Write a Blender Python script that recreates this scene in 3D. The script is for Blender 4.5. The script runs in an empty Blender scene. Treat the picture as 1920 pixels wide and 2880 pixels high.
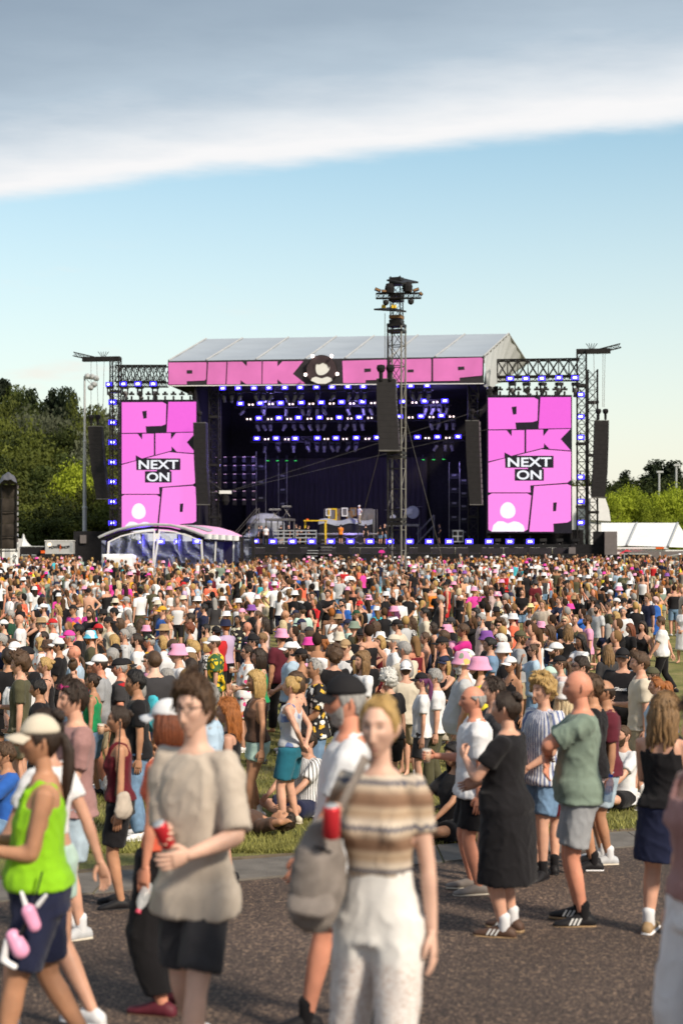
import bpy, math, random, sys
import numpy as np
from mathutils import Vector, Matrix

random.seed(7); RNG = np.random.default_rng(7)
scene = bpy.context.scene
COL = scene.collection
R = math.radians

# ------------------------------------------------------------------ camera
CAM_Z = 3.3
F = 4000.0                      # focal length in photograph pixels (1920 wide)
cd = bpy.data.cameras.new('camera'); cam = bpy.data.objects.new('camera', cd); COL.objects.link(cam)
cam.location = (0, 0, CAM_Z); cam.rotation_euler = (R(90), 0, 0)
cd.sensor_fit = 'HORIZONTAL'; cd.sensor_width = 24; cd.lens = 50
cd.shift_y = 100 / 1920.0
cd.clip_start = 0.1; cd.clip_end = 3000
cd.dof.use_dof = True; cd.dof.focus_distance = 25.0; cd.dof.aperture_fstop = 2.0
scene.camera = cam

# ------------------------------------------------------------------ sky + sun
SUN_EL, SUN_AZ = 38.0, 138.0     # azimuth clockwise from +Y: to the right and a little behind the camera
w = bpy.data.worlds.new('World'); scene.world = w; w.use_nodes = True
nt = w.node_tree; N = nt.nodes; L = nt.links; N.clear()
def nd(t, **k):
    n = N.new(t)
    for a, b in k.items(): setattr(n, a, b)
    return n
def math_(op, a, b=None, c=None):
    n = nd('ShaderNodeMath', operation=op)
    for i, v in enumerate((a, b, c)):
        if v is None: continue
        if isinstance(v, (int, float)): n.inputs[i].default_value = v
        else: L.new(v, n.inputs[i])
    return n.outputs[0]
out = nd('ShaderNodeOutputWorld'); bg = nd('ShaderNodeBackground'); L.new(bg.outputs[0], out.inputs[0])
bg.inputs[1].default_value = 0.1
sky = nd('ShaderNodeTexSky', sky_type='NISHITA'); sky.sun_disc = False
sky.sun_elevation = R(SUN_EL); sky.sun_rotation = R(SUN_AZ); sky.altitude = 100
sky.air_density = 1.0; sky.dust_density = 1.2; sky.ozone_density = 1.6
tc = nd('ShaderNodeTexCoord'); sep = nd('ShaderNodeSeparateXYZ'); L.new(tc.outputs['Generated'], sep.inputs[0])
X, Y, Z = sep.outputs
Zc = math_('MAXIMUM', Z, 0.02)
u = math_('DIVIDE', X, Zc); v = math_('DIVIDE', Y, Zc)
# blue of the clear band, paling towards the horizon
el = math_('MAXIMUM', Z, 0.0)
hz = math_('POWER', math_('SUBTRACT', 1.0, math_('MINIMUM', math_('MULTIPLY', el, 3.1), 1.0)), 1.15)
skymul = nd('ShaderNodeMix', data_type='RGBA', blend_type='MULTIPLY'); skymul.inputs[0].default_value = 1
L.new(sky.outputs[0], skymul.inputs[6]); skymul.inputs[7].default_value = (0.93, 1.08, .92, 1)
hzmix = nd('ShaderNodeMix', data_type='RGBA'); L.new(hz, hzmix.inputs[0]); L.new(skymul.outputs[2], hzmix.inputs[6])
hzmix.inputs[7].default_value = (4.95, 4.6, 3.95, 1)
# a sheet of stratus whose edge runs across the sky
cu = nd('ShaderNodeCombineXYZ'); L.new(u, cu.inputs[0]); L.new(v, cu.inputs[1])
def noise(vec, scale, detail=4, rough=.55, st=(1, 1, 1)):
    mp = nd('ShaderNodeMapping'); mp.inputs['Scale'].default_value = st; L.new(vec, mp.inputs[0])
    n = nd('ShaderNodeTexNoise'); n.inputs['Scale'].default_value = scale; n.inputs['Detail'].default_value = detail
    n.inputs['Roughness'].default_value = rough; L.new(mp.outputs[0], n.inputs['Vector']); return n.outputs[0]
n1 = noise(cu.outputs[0], 1.1, 5, .5, (1.0, 0.55, 1)); n2 = noise(cu.outputs[0], 2.1, 6, .5, (.8, .7, 1))
n3 = noise(cu.outputs[0], 4.5, 5, .6, (.8, 1.3, 1))
edge = math_('ADD', math_('MULTIPLY', u, -0.40), 3.72)
edge = math_('ADD', edge, math_('MULTIPLY', math_('SUBTRACT', n1, .5), .28))
edge = math_('ADD', edge, math_('MULTIPLY', math_('SUBTRACT', n3, .5), .16))
depth = math_('SUBTRACT', edge, v)                     # > 0 inside the cloud
mr = nd('ShaderNodeMapRange', interpolation_type='SMOOTHSTEP'); L.new(depth, mr.inputs[0])
mr.inputs[1].default_value = -.03; mr.inputs[2].default_value = .17
mask = math_('MULTIPLY', mr.outputs[0], math_('GREATER_THAN', Z, .06))
dd = math_('ADD', math_('ADD', depth, math_('MULTIPLY', math_('SUBTRACT', n2, .5), .22)), math_('MULTIPLY', math_('SUBTRACT', n3, .5), .14))
cr = nd('ShaderNodeValToRGB'); mr2 = nd('ShaderNodeMapRange'); L.new(dd, mr2.inputs[0])
mr2.inputs[1].default_value = 0; mr2.inputs[2].default_value = 2.2; L.new(mr2.outputs[0], cr.inputs[0])
e = cr.color_ramp.elements; e[0].position = 0.0; e[0].color = (.80, .83, .86, 1); e[1].position = 1; e[1].color = (.30, .37, .46, 1)
for p, c in ((.10, (.86, .87, .89)), (.20, (.68, .74, .80)), (.34, (.44, .54, .64)), (.5, (.33, .42, .52)), (.7, (.25, .33, .43))):
    q = e.new(p); q.color = (*c, 1)
cm = nd('ShaderNodeMix', data_type='RGBA', blend_type='MULTIPLY'); cm.inputs[0].default_value = 1
L.new(cr.outputs[0], cm.inputs[6]); cm.inputs[7].default_value = (5.7, 5.6, 5.5, 1)
fin = nd('ShaderNodeMix', data_type='RGBA'); L.new(mask, fin.inputs[0]); L.new(hzmix.outputs[2], fin.inputs[6]); L.new(cm.outputs[2], fin.inputs[7])
# thin low wisps on the left
wv = nd('ShaderNodeCombineXYZ'); L.new(X, wv.inputs[0]); L.new(Z, wv.inputs[2])
wn = noise(wv.outputs[0], 7, 5, .55, (1, 1, 5.0))
mrw = nd('ShaderNodeMapRange', interpolation_type='SMOOTHSTEP'); L.new(wn, mrw.inputs[0]); mrw.inputs[1].default_value = .56; mrw.inputs[2].default_value = .72
bandw = nd('ShaderNodeMapRange', interpolation_type='SMOOTHSTEP'); L.new(Z, bandw.inputs[0]); bandw.inputs[1].default_value = .22; bandw.inputs[2].default_value = .15
leftw = nd('ShaderNodeMapRange', interpolation_type='SMOOTHSTEP'); L.new(X, leftw.inputs[0]); leftw.inputs[1].default_value = .05; leftw.inputs[2].default_value = -.16
wf = math_('MULTIPLY', math_('MULTIPLY', mrw.outputs[0], bandw.outputs[0]), math_('MULTIPLY', leftw.outputs[0], .55))
fin2 = nd('ShaderNodeMix', data_type='RGBA'); L.new(wf, fin2.inputs[0]); L.new(fin.outputs[2], fin2.inputs[6]); fin2.inputs[7].default_value = (4.9, 4.35, 3.9, 1)
L.new(fin2.outputs[2], bg.inputs[0])

sl = bpy.data.lights.new('sun', 'SUN'); sun = bpy.data.objects.new('sun', sl); COL.objects.link(sun)
sl.energy = 2.7; sl.angle = R(9); sl.color = (1, .88, .72)
sd = Vector((math.sin(R(SUN_AZ)) * math.cos(R(SUN_EL)), math.cos(R(SUN_AZ)) * math.cos(R(SUN_EL)), math.sin(R(SUN_EL))))
sun.rotation_euler = sd.to_track_quat('Z', 'Y').to_euler(); sun.location = (40, -30, 60)
vs = scene.view_settings; vs.view_transform = 'Standard'; vs.look = 'None'; vs.exposure = 0.95; vs.gamma = 1; vs.use_curve_mapping = False
scene.cycles.max_bounces = 6; scene.cycles.transparent_max_bounces = 12

# ------------------------------------------------------------------ helpers
def W(px, py, Yd):
    """The point at distance Yd that the photograph shows at (px, py)."""
    return Vector(((px - 960) / F * Yd, Yd, CAM_Z - (py - 1540) / F * Yd))
GY = [-60, 0, 5.4, 6.3, 10.3, 13.3, 16, 19, 22, 30, 40, 50, 65, 85, 115, 140, 3000]
GZ = [1.3, 1.15, 1.03, .87, .55, .40, .22, .10, .0, -.05, .05, .2, .42, .68, .9, 1.0, 1.0]
def gz(y): return float(np.interp(y, GY, GZ))

def tag(o, label=None, cat=None, group=None, kind=None):
    if label: o['label'] = label
    if cat: o['category'] = cat
    if group: o['group'] = group
    if kind: o['kind'] = kind
    return o
def empty(name, loc=(0, 0, 0), rz=0):
    o = bpy.data.objects.new(name, None); o.empty_display_size = .2; COL.objects.link(o)
    o.location = loc; o.rotation_euler = (0, 0, rz); return o
def link(name, me, mat=None, parent=None, loc=None, rot=None, color=None):
    o = bpy.data.objects.new(name, me); COL.objects.link(o)
    if mat is not None and not me.materials: me.materials.append(mat)
    if parent is not None: o.parent = parent
    if loc is not None: o.location = loc
    if rot is not None: o.rotation_euler = rot
    if color is not None: o.color = (*color, 1) if len(color) == 3 else color
    return o

class MB:
    """Collects shapes and links them as ONE mesh object."""
    def __init__(s): s.v = []; s.f = []
    def add(s, vs, fs):
        b = len(s.v); s.v.extend([tuple(map(float, p)) for p in vs]); s.f.extend([[b + i for i in f] for f in fs]); return s
    def box(s, c, size, rz=0, M=None):
        x, y, z = [k / 2 for k in size]
        P = [(-x, -y, -z), (x, -y, -z), (x, y, -z), (-x, y, -z), (-x, -y, z), (x, -y, z), (x, y, z), (-x, y, z)]
        m = Matrix.Rotation(rz, 3, 'Z') if M is None else M
        return s.add([m @ Vector(p) + Vector(c) for p in P], [(0, 3, 2, 1), (4, 5, 6, 7), (0, 1, 5, 4), (1, 2, 6, 5), (2, 3, 7, 6), (3, 0, 4, 7)])
    def tube(s, p, q, r, n=6, r2=None):
        p = Vector(p); q = Vector(q); d = (q - p)
        if d.length < 1e-6: return s
        d.normalize(); a = d.orthogonal().normalized(); b = d.cross(a); r2 = r if r2 is None else r2
        vs = [p + (a * math.cos(t) + b * math.sin(t)) * r for t in [2 * math.pi * i / n for i in range(n)]] + \
             [q + (a * math.cos(t) + b * math.sin(t)) * r2 for t in [2 * math.pi * i / n for i in range(n)]]
        return s.add(vs, [(i, (i + 1) % n, n + (i + 1) % n, n + i) for i in range(n)] + [tuple(range(n - 1, -1, -1)), tuple(range(n, 2 * n))])
    def path(s, pts, r, n=6):
        for a, b in zip(pts[:-1], pts[1:]): s.tube(a, b, r, n)
        return s
    def prism(s, pts, ext):
        """a flat polygon (any plane) pushed by the vector ext"""
        n = len(pts); pts = [Vector(p) for p in pts]; ext = Vector(ext)
        nrm = Vector((0, 0, 0))
        for i in range(n): nrm += pts[i].cross(pts[(i + 1) % n])
        if nrm.dot(ext) > 0: pts = pts[::-1]
        s.add(pts + [p + ext for p in pts], [tuple(range(n)), tuple(range(2 * n - 1, n - 1, -1))] + [((i + 1) % n, i, n + i, n + (i + 1) % n) for i in range(n)])
        return s
    def lathe(s, prof, c=(0, 0, 0), n=16, sx=1, sy=1, axis='Z'):
        k = len(prof); vs = []
        for r, z in prof:
            for i in range(n):
                t = 2 * math.pi * i / n; p = (r * math.cos(t) * sx, r * math.sin(t) * sy, z)
                if axis == 'Y': p = (p[0], -p[2], p[1])
                if axis == 'X': p = (p[2], p[0], p[1])
                vs.append((p[0] + c[0], p[1] + c[1], p[2] + c[2]))
        fs = [(a * n + i, a * n + (i + 1) % n, (a + 1) * n + (i + 1) % n, (a + 1) * n + i) for a in range(k - 1) for i in range(n)]
        fs += [tuple(range(n - 1, -1, -1)), tuple((k - 1) * n + i for i in range(n))]
        return s.add(vs, fs)
    def grid(s, fn, nu, nv):
        vs = [fn(i / nu, j / nv) for i in range(nu + 1) for j in range(nv + 1)]
        return s.add(vs, [(i * (nv + 1) + j, (i + 1) * (nv + 1) + j, (i + 1) * (nv + 1) + j + 1, i * (nv + 1) + j + 1) for i in range(nu) for j in range(nv)])
    def mesh(s, name, smooth=False):
        me = bpy.data.meshes.new(name); me.from_pydata(s.v, [], s.f)
        if smooth: me.shade_smooth()
        me.update(); return me
    def build(s, name, mat, parent=None, smooth=False, **k):
        return link(name, s.mesh(name, smooth), mat, parent, **k)

def fast_mesh(name, V, Fq, smooth=True, feat=None, attr='feat'):
    """mesh from numpy arrays; Fq: (n,4) quads or (n,3) tris, or a list of such arrays"""
    if not isinstance(Fq, list): Fq = [Fq]
    Fq = [f for f in Fq if len(f)]
    me = bpy.data.meshes.new(name); me.vertices.add(len(V)); me.vertices.foreach_set('co', np.asarray(V, np.float32).ravel())
    loops = np.concatenate([f.ravel() for f in Fq]).astype(np.int32); tot = np.concatenate([np.full(len(f), f.shape[1], np.int32) for f in Fq])
    me.loops.add(len(loops)); me.loops.foreach_set('vertex_index', loops)
    me.polygons.add(len(tot)); st = np.concatenate([[0], np.cumsum(tot)[:-1]]).astype(np.int32)
    me.polygons.foreach_set('loop_start', st); me.polygons.foreach_set('loop_total', tot)
    me.polygons.foreach_set('use_smooth', np.full(len(tot), smooth, bool))
    if feat is not None:
        a = me.attributes.new(attr, 'FLOAT_COLOR', 'POINT'); a.data.foreach_set('color', np.asarray(feat, np.float32).ravel())
    me.update(calc_edges=True); me.validate(); return me

# ------------------------------------------------------------------ materials
MATS = {}
def mat(name, col=(.5, .5, .5), rough=.7, metal=0, var=.12, vscale=3.0, bump=0, bscale=20, obj=False, emit=None, estr=1, spec=.3, stretch=(1, 1, 1), wave=None, alpha=1, sheen=0):
    if name in MATS: return MATS[name]
    m = bpy.data.materials.new(name); m.use_nodes = True; t = m.node_tree; n = t.nodes; l = t.links
    b = n['Principled BSDF']; b.inputs['Roughness'].default_value = rough; b.inputs['Metallic'].default_value = metal
    b.inputs['Specular IOR Level'].default_value = spec
    tco = n.new('ShaderNodeTexCoord'); mp = n.new('ShaderNodeMapping'); mp.inputs['Scale'].default_value = stretch; l.new(tco.outputs['Object'], mp.inputs[0])
    ns = n.new('ShaderNodeTexNoise'); ns.inputs['Scale'].default_value = vscale; ns.inputs['Detail'].default_value = 5; l.new(mp.outputs[0], ns.inputs['Vector'])
    mr = n.new('ShaderNodeMapRange'); mr.inputs[1].default_value = .3; mr.inputs[2].default_value = .7; mr.inputs[3].default_value = 1 - var; mr.inputs[4].default_value = 1 + var; l.new(ns.outputs[0], mr.inputs[0])
    hs = n.new('ShaderNodeMix'); hs.data_type = 'RGBA'; hs.blend_type = 'MULTIPLY'; hs.inputs[0].default_value = 1
    if obj:
        oi = n.new('ShaderNodeObjectInfo'); l.new(oi.outputs['Color'], hs.inputs[6])
    else: hs.inputs[6].default_value = (*col, 1)
    l.new(mr.outputs[0], hs.inputs[7]); l.new(hs.outputs[2], b.inputs['Base Color'])
    if bump:
        n2 = n.new('ShaderNodeTexNoise'); n2.inputs['Scale'].default_value = bscale; n2.inputs['Detail'].default_value = 6; l.new(mp.outputs[0], n2.inputs['Vector'])
        bp = n.new('ShaderNodeBump'); bp.inputs['Strength'].default_value = bump; bp.inputs['Distance'].default_value = .02; l.new(n2.outputs[0], bp.inputs['Height']); l.new(bp.outputs[0], b.inputs['Normal'])
    if emit:
        b.inputs['Emission Color'].default_value = (*emit, 1); b.inputs['Emission Strength'].default_value = estr
    if sheen: b.inputs['Sheen Weight'].default_value = sheen
    if alpha < 1: b.inputs['Alpha'].default_value = alpha
    MATS[name] = m; return m

def value_noise(P, seed=0):
    """smooth 3-D value noise in 0..1 for an (n,3) array"""
    P = np.asarray(P, float); I = np.floor(P).astype(np.int64); Fr = P - I; Fr = Fr * Fr * (3 - 2 * Fr)
    def h(a, b, c):
        n = (a * 374761393 + b * 668265263 + c * 2147483647 + seed * 974634777) & 0xffffffff
        n = ((n ^ (n >> 13)) * 1274126177) & 0xffffffff; return ((n ^ (n >> 16)) & 0xffff) / 65535.0
    r = 0
    for dx in (0, 1):
        for dy in (0, 1):
            for dz in (0, 1):
                wgt = (Fr[:, 0] if dx else 1 - Fr[:, 0]) * (Fr[:, 1] if dy else 1 - Fr[:, 1]) * (Fr[:, 2] if dz else 1 - Fr[:, 2])
                r = r + wgt * h(I[:, 0] + dx, I[:, 1] + dy, I[:, 2] + dz)
    return r
def text_mesh(body, size=1.0, bold=0.0, ext=0.01):
    cu_ = bpy.data.curves.new('text', 'FONT'); cu_.body = body; cu_.size = size; cu_.extrude = ext; cu_.offset = bold; cu_.resolution_u = 4
    cu_.align_x = 'CENTER'; cu_.align_y = 'CENTER'
    o = bpy.data.objects.new('text', cu_); COL.objects.link(o); bpy.context.view_layer.update()
    me = bpy.data.meshes.new_from_object(o.evaluated_get(bpy.context.evaluated_depsgraph_get()))
    bpy.data.objects.remove(o); bpy.data.curves.remove(cu_); return me
ORD = 'first second third fourth fifth sixth seventh eighth ninth tenth eleventh twelfth thirteenth fourteenth fifteenth sixteenth seventeenth eighteenth nineteenth twentieth twenty-first twenty-second twenty-third twenty-fourth twenty-fifth twenty-sixth twenty-seventh twenty-eighth'.split()
# ================================================================== ground
def node_mat(name):
    m = bpy.data.materials.new(name); m.use_nodes = True; MATS[name] = m
    return m, m.node_tree.nodes, m.node_tree.links, m.node_tree.nodes['Principled BSDF']
def ramp(n, stops, interp='LINEAR'):
    r = n.new('ShaderNodeValToRGB'); r.color_ramp.interpolation = interp; e = r.color_ramp.elements
    while len(e) > 1: e.remove(e[-1])
    for i, (p, c) in enumerate(stops):
        if i == 0: e[0].position = p; e[0].color = (*c, 1)
        else:
            q = e.new(p); q.color = (*c, 1)
    return r
# grass turf
m, n, l, b = node_mat('turf'); t = n.new('ShaderNodeTexCoord')
a1 = n.new('ShaderNodeTexNoise'); a1.inputs['Scale'].default_value = 1.3; a1.inputs['Detail'].default_value = 8; l.new(t.outputs['Object'], a1.inputs[0])
a2 = n.new('ShaderNodeTexNoise'); a2.inputs['Scale'].default_value = 40; a2.inputs['Detail'].default_value = 6; l.new(t.outputs['Object'], a2.inputs[0])
r1 = ramp(n, [(.3, (.11, .125, .028)), (.5, (.20, .19, .055)), (.7, (.30, .245, .11))]); l.new(a1.outputs[0], r1.inputs[0])
mx = n.new('ShaderNodeMix'); mx.data_type = 'RGBA'; mx.blend_type = 'MULTIPLY'; mx.inputs[0].default_value = .8; l.new(r1.outputs[0], mx.inputs[6])
r2 = ramp(n, [(.25, (.35, .35, .3)), (.75, (1.5, 1.5, 1.3))]); l.new(a2.outputs[0], r2.inputs[0]); l.new(r2.outputs[0], mx.inputs[7]); l.new(mx.outputs[2], b.inputs['Base Color'])
b.inputs['Roughness'].default_value = .95; bp = n.new('ShaderNodeBump'); bp.inputs['Strength'].default_value = .7; bp.inputs['Distance'].default_value = .05; l.new(a2.outputs[0], bp.inputs['Height']); l.new(bp.outputs[0], b.inputs['Normal'])
# asphalt with pale aggregate
m, n, l, b = node_mat('asphalt'); t = n.new('ShaderNodeTexCoord')
vo = n.new('ShaderNodeTexVoronoi'); vo.inputs['Scale'].default_value = 85; l.new(t.outputs['Object'], vo.inputs['Vector'])
vo2 = n.new('ShaderNodeTexVoronoi'); vo2.inputs['Scale'].default_value = 48; l.new(t.outputs['Object'], vo2.inputs['Vector'])
sx = n.new('ShaderNodeSeparateColor'); l.new(vo.outputs['Color'], sx.inputs[0]); sx2 = n.new('ShaderNodeSeparateColor'); l.new(vo2.outputs['Color'], sx2.inputs[0])
rr = ramp(n, [(0, (.030, .025, .024)), (.45, (.055, .046, .043)), (.7, (.105, .086, .076)), (.88, (.19, .16, .13)), (1, (.34, .29, .23))]); l.new(sx.outputs[0], rr.inputs[0])
rr2 = ramp(n, [(.93, (0, 0, 0)), (.97, (1, 1, 1))]); l.new(sx2.outputs[1], rr2.inputs[0])
mx = n.new('ShaderNodeMix'); mx.data_type = 'RGBA'; l.new(rr.outputs[0], mx.inputs[6]); mx.inputs[7].default_value = (.36, .30, .23, 1)
mm = n.new('ShaderNodeMath'); mm.operation = 'MULTIPLY'; l.new(rr2.outputs[0], mm.inputs[0]); mm.inputs[1].default_value = .8; l.new(mm.outputs[0], mx.inputs[0])
a1 = n.new('ShaderNodeTexNoise'); a1.inputs['Scale'].default_value = .5; a1.inputs['Detail'].default_value = 6; l.new(t.outputs['Object'], a1.inputs[0])
r1 = ramp(n, [(.3, (.60, .48, .42)), (.7, (1.05, .84, .74))]); l.new(a1.outputs[0], r1.inputs[0])
m2 = n.new('ShaderNodeMix'); m2.data_type = 'RGBA'; m2.blend_type = 'MULTIPLY'; m2.inputs[0].default_value = 1; l.new(mx.outputs[2], m2.inputs[6]); l.new(r1.outputs[0], m2.inputs[7])
l.new(m2.outputs[2], b.inputs['Base Color']); b.inputs['Roughness'].default_value = .85
bp = n.new('ShaderNodeBump'); bp.inputs['Strength'].default_value = .9; bp.inputs['Distance'].default_value = .006; l.new(vo.outputs['Distance'], bp.inputs['Height']); l.new(bp.outputs[0], b.inputs['Normal'])
mat('concrete', (.155, .14, .125), .85, var=.22, vscale=5, bump=.5, bscale=60)
mat('soil', (.16, .12, .075), .95, var=.3, vscale=6, bump=.6)

EDGE = lambda x: 13.55 + .5 * x            # where the grass begins
def sheet(name, rows, xs, mt, lift, yedge=None):
    V = []; nx = len(xs)
    for r_ in rows:
        for x in xs:
            y = r_ if yedge is None else yedge(x) + r_
            V.append((x, y, gz(y) + lift))
    F_ = np.array([(j * nx + i, j * nx + i + 1, (j + 1) * nx + i + 1, (j + 1) * nx + i) for j in range(len(rows) - 1) for i in range(nx - 1)])
    o = link(name, fast_mesh(name, V, F_), MATS[mt]); tag(o, kind='structure'); return o
rows = list(np.arange(-40, 0, 4)) + list(np.arange(0, 30, .5)) + list(np.arange(30, 150, 4)) + [170, 220, 300, 450, 700, 1100, 1600]
sheet('field_ground', rows, [-1500, -600, -250, -120, -60, -30, -15, -8, -4, 0, 4, 8, 15, 30, 60, 120, 250, 600, 1500], 'turf', 0)
pp = sheet('asphalt_path', list(-np.geomspace(1.05, 40, 60)), list(np.arange(-14, 14.1, 1)), 'asphalt', .006, EDGE)
sheet('bare_soil_edge', [-.02, .12, .26], list(np.arange(-14, 14.1, 1)), 'soil', .004, EDGE)
kerb = empty('kerb_strip'); tag(kerb, kind='structure')
MBk = MB(); x = -7.0
while x < 7:
    wdt = random.uniform(.95, 1.1); mb = MB()
    q = [(x + .008, EDGE(x) - 1.03), (x + wdt - .008, EDGE(x + wdt) - 1.03), (x + wdt - .008, EDGE(x + wdt) - .03), (x + .008, EDGE(x) - .03)]
    dz = random.uniform(.012, .022)
    mb.prism([(a, c, gz(c) - .05) for a, c in q], (0, 0, .05 + dz)); mb.build('kerb_slab', MATS['concrete'], kerb); x += wdt

# grass blades near the path
def grass_blades():
    n_ = 60000
    y = EDGE(0) + RNG.power(.62, n_) * 13 ; x = (RNG.random(n_) - .5) * y * .56; keep = y > EDGE(x) + .0 + RNG.random(n_) * .16; x = x[keep]; y = y[keep]; n_ = len(x)
    pn = value_noise(np.stack([x * 1.2, y * 1.2, x * 0], 1)); keep = pn + RNG.random(n_) * .5 > .42; x = x[keep]; y = y[keep]; n_ = len(x)
    z = np.interp(y, GY, GZ); hgt = RNG.uniform(.03, .085, n_); ang = RNG.random(n_) * 6.28; wd = RNG.uniform(.004, .008, n_)
    lx = np.cos(ang); ly = np.sin(ang); be = RNG.uniform(.2, .9, n_) * hgt; ba = RNG.random(n_) * 6.28
    P = np.stack([x, y, z], 1); S = np.stack([lx, ly, 0 * lx], 1) * wd[:, None]; T = np.stack([np.cos(ba) * be, np.sin(ba) * be, hgt], 1)
    V = np.concatenate([P - S, P + S, P + T * .55 + S * .6, P + T], 0)
    i = np.arange(n_); Fq = np.stack([i, i + n_, i + 2 * n_, i + 3 * n_], 1)
    o = link('grass', fast_mesh('grass', V, Fq), mat('grass_blade', (.22, .215, .06), .8, var=.6, vscale=1.5)); tag(o, kind='stuff')
grass_blades()

# ================================================================== hill, trees
mat('hill_soil', (.045, .05, .02), .95, var=.4, vscale=.2)
def hill():
    def fn(u_, v_):
        x = -130 + u_ * 105; y = 150 + v_ * 130
        k = max(0, min(1, (-24 - x) / 50)); k = k * k * (3 - 2 * k); kv = max(0, min(1, v_ / .7)); h = 17 * k * kv * (.4 + .6 * kv)
        return (x, y, .6 + h + .5 * math.sin(x * .3 + y * .2))
    o = MB().grid(fn, 30, 20).build('hill', MATS['hill_soil'], smooth=True); tag(o, kind='structure')
    return fn
hill_fn = hill()
def hill_z(x, y):
    if x < -25 and 150 < y < 280: return hill_fn((x + 130) / 105, (y - 150) / 130)[2] - .3
    return gz(y)
def leaf_mat(name, c1, c2, trans=.25):
    m, n, l, b = node_mat(name); t = n.new('ShaderNodeTexCoord'); oi = n.new('ShaderNodeObjectInfo')
    a = n.new('ShaderNodeTexNoise'); a.inputs['Scale'].default_value = 1.1; a.inputs['Detail'].default_value = 5; l.new(t.outputs['Object'], a.inputs[0])
    r = ramp(n, [(.28, c1), (.72, c2)]); l.new(a.outputs[0], r.inputs[0])
    g = n.new('ShaderNodeHueSaturation'); l.new(r.outputs[0], g.inputs['Color'])
    m1 = n.new('ShaderNodeMapRange'); m1.inputs[3].default_value = .65; m1.inputs[4].default_value = 1.4; l.new(oi.outputs['Random'], m1.inputs[0]); l.new(m1.outputs[0], g.inputs['Value'])
    l.new(g.outputs[0], b.inputs['Base Color']); b.inputs['Roughness'].default_value = .7; b.inputs['Specular IOR Level'].default_value = .2
    tr = n.new('ShaderNodeBsdfTranslucent'); l.new(g.outputs[0], tr.inputs[0]); ms = n.new('ShaderNodeMixShader'); ms.inputs[0].default_value = trans
    l.new(b.outputs[0], ms.inputs[1]); l.new(tr.outputs[0], ms.inputs[2]); l.new(ms.outputs[0], n['Material Output'].inputs[0]); return m
leaf_mat('leaf_dark', (.020, .031, .008), (.06, .078, .016)); leaf_mat('leaf_mid', (.045, .060, .011), (.13, .145, .023))
leaf_mat('leaf_bright', (.15, .20, .012), (.36, .42, .035)); leaf_mat('leaf_grey', (.06, .072, .04), (.155, .17, .10)); leaf_mat('leaf_pine', (.012, .020, .010), (.032, .045, .020))
mat('bark', (.10, .075, .05), .95, var=.3, bump=.5)
def crown_mesh(seed, nclump, nleaf, size, shape='round'):
    r = np.random.default_rng(seed); cs = []
    for i in range(nclump):
        if shape == 'pine':
            h = r.random(); rad = (1 - h) * .36 + .03; a = r.random() * 6.28; q = r.random() ** .5
            cs.append((rad * q * math.cos(a), rad * q * math.sin(a), h * 1.1, .09 + .07 * (1 - h), .05))
        else:
            d = r.normal(size=3); d /= np.linalg.norm(d); k = r.random() ** .45
            s_ = r.uniform(.11, .2); cs.append((d[0] * k * .40, d[1] * k * .40, .55 + d[2] * k * .40, s_, s_ * r.uniform(.55, .85)))
    cs = np.array(cs); idx = r.integers(0, nclump, nleaf); d = r.normal(size=(nleaf, 3)); d /= np.linalg.norm(d, axis=1)[:, None]; k = r.random(nleaf) ** .4
    P = cs[idx, :3] + d * k[:, None] * np.stack([cs[idx, 3], cs[idx, 3], cs[idx, 4]], 1)
    nrm = d + r.normal(size=(nleaf, 3)) * .6 + np.array([0, 0, .35]); nrm /= np.linalg.norm(nrm, axis=1)[:, None]
    a = np.cross(nrm, r.normal(size=(nleaf, 3))); a /= np.linalg.norm(a, axis=1)[:, None]; b_ = np.cross(nrm, a)
    s_ = (size * r.uniform(.6, 1.4, nleaf))[:, None]
    V = np.concatenate([P - a * s_, P - b_ * s_ * .6 + nrm * s_ * .12, P + a * s_, P + b_ * s_ * .6 + nrm * s_ * .12]); i = np.arange(nleaf)
    return fast_mesh('crown', V, np.stack([i, i + nleaf, i + 2 * nleaf, i + 3 * nleaf], 1), smooth=False)
CR = {'dark': [], 'mid': [], 'bright': [], 'grey': [], 'pine': []}
for kname, mt in (('dark', 'leaf_dark'), ('mid', 'leaf_mid'), ('bright', 'leaf_bright'), ('grey', 'leaf_grey'), ('pine', 'leaf_pine')):
    for s_ in range(2):
        me = crown_mesh(hash(kname) % 1000 * 0 + len(kname) * 10 + s_, 60 if kname != 'pine' else 90, 6500 if kname != 'bright' else 9000, .019 if kname != 'bright' else .017, 'pine' if kname == 'pine' else 'round')
        me.materials.append(MATS[mt]); CR[kname].append(me)
trunk_me = MB()
trunk_me.tube((0, 0, -.05), (.01, 0, .3), .022, 8, .016).tube((.01, 0, .28), (-.02, .01, .72), .016, 7, .006)
for k in range(6):
    a = k * 1.1; trunk_me.tube((0, 0, .26 + .05 * k), (.22 * math.cos(a), .22 * math.sin(a), .48 + .06 * k), .009, 5, .003)
trunk_me = trunk_me.mesh('trunk'); trunk_me.materials.append(MATS['bark'])
KINDW = {'dark': 'dark green leafy tree', 'mid': 'olive green bushy tree', 'bright': 'bright yellow-green leafy tree', 'grey': 'grey-green willow-like tree', 'pine': 'dark pointed conifer'}
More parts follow.
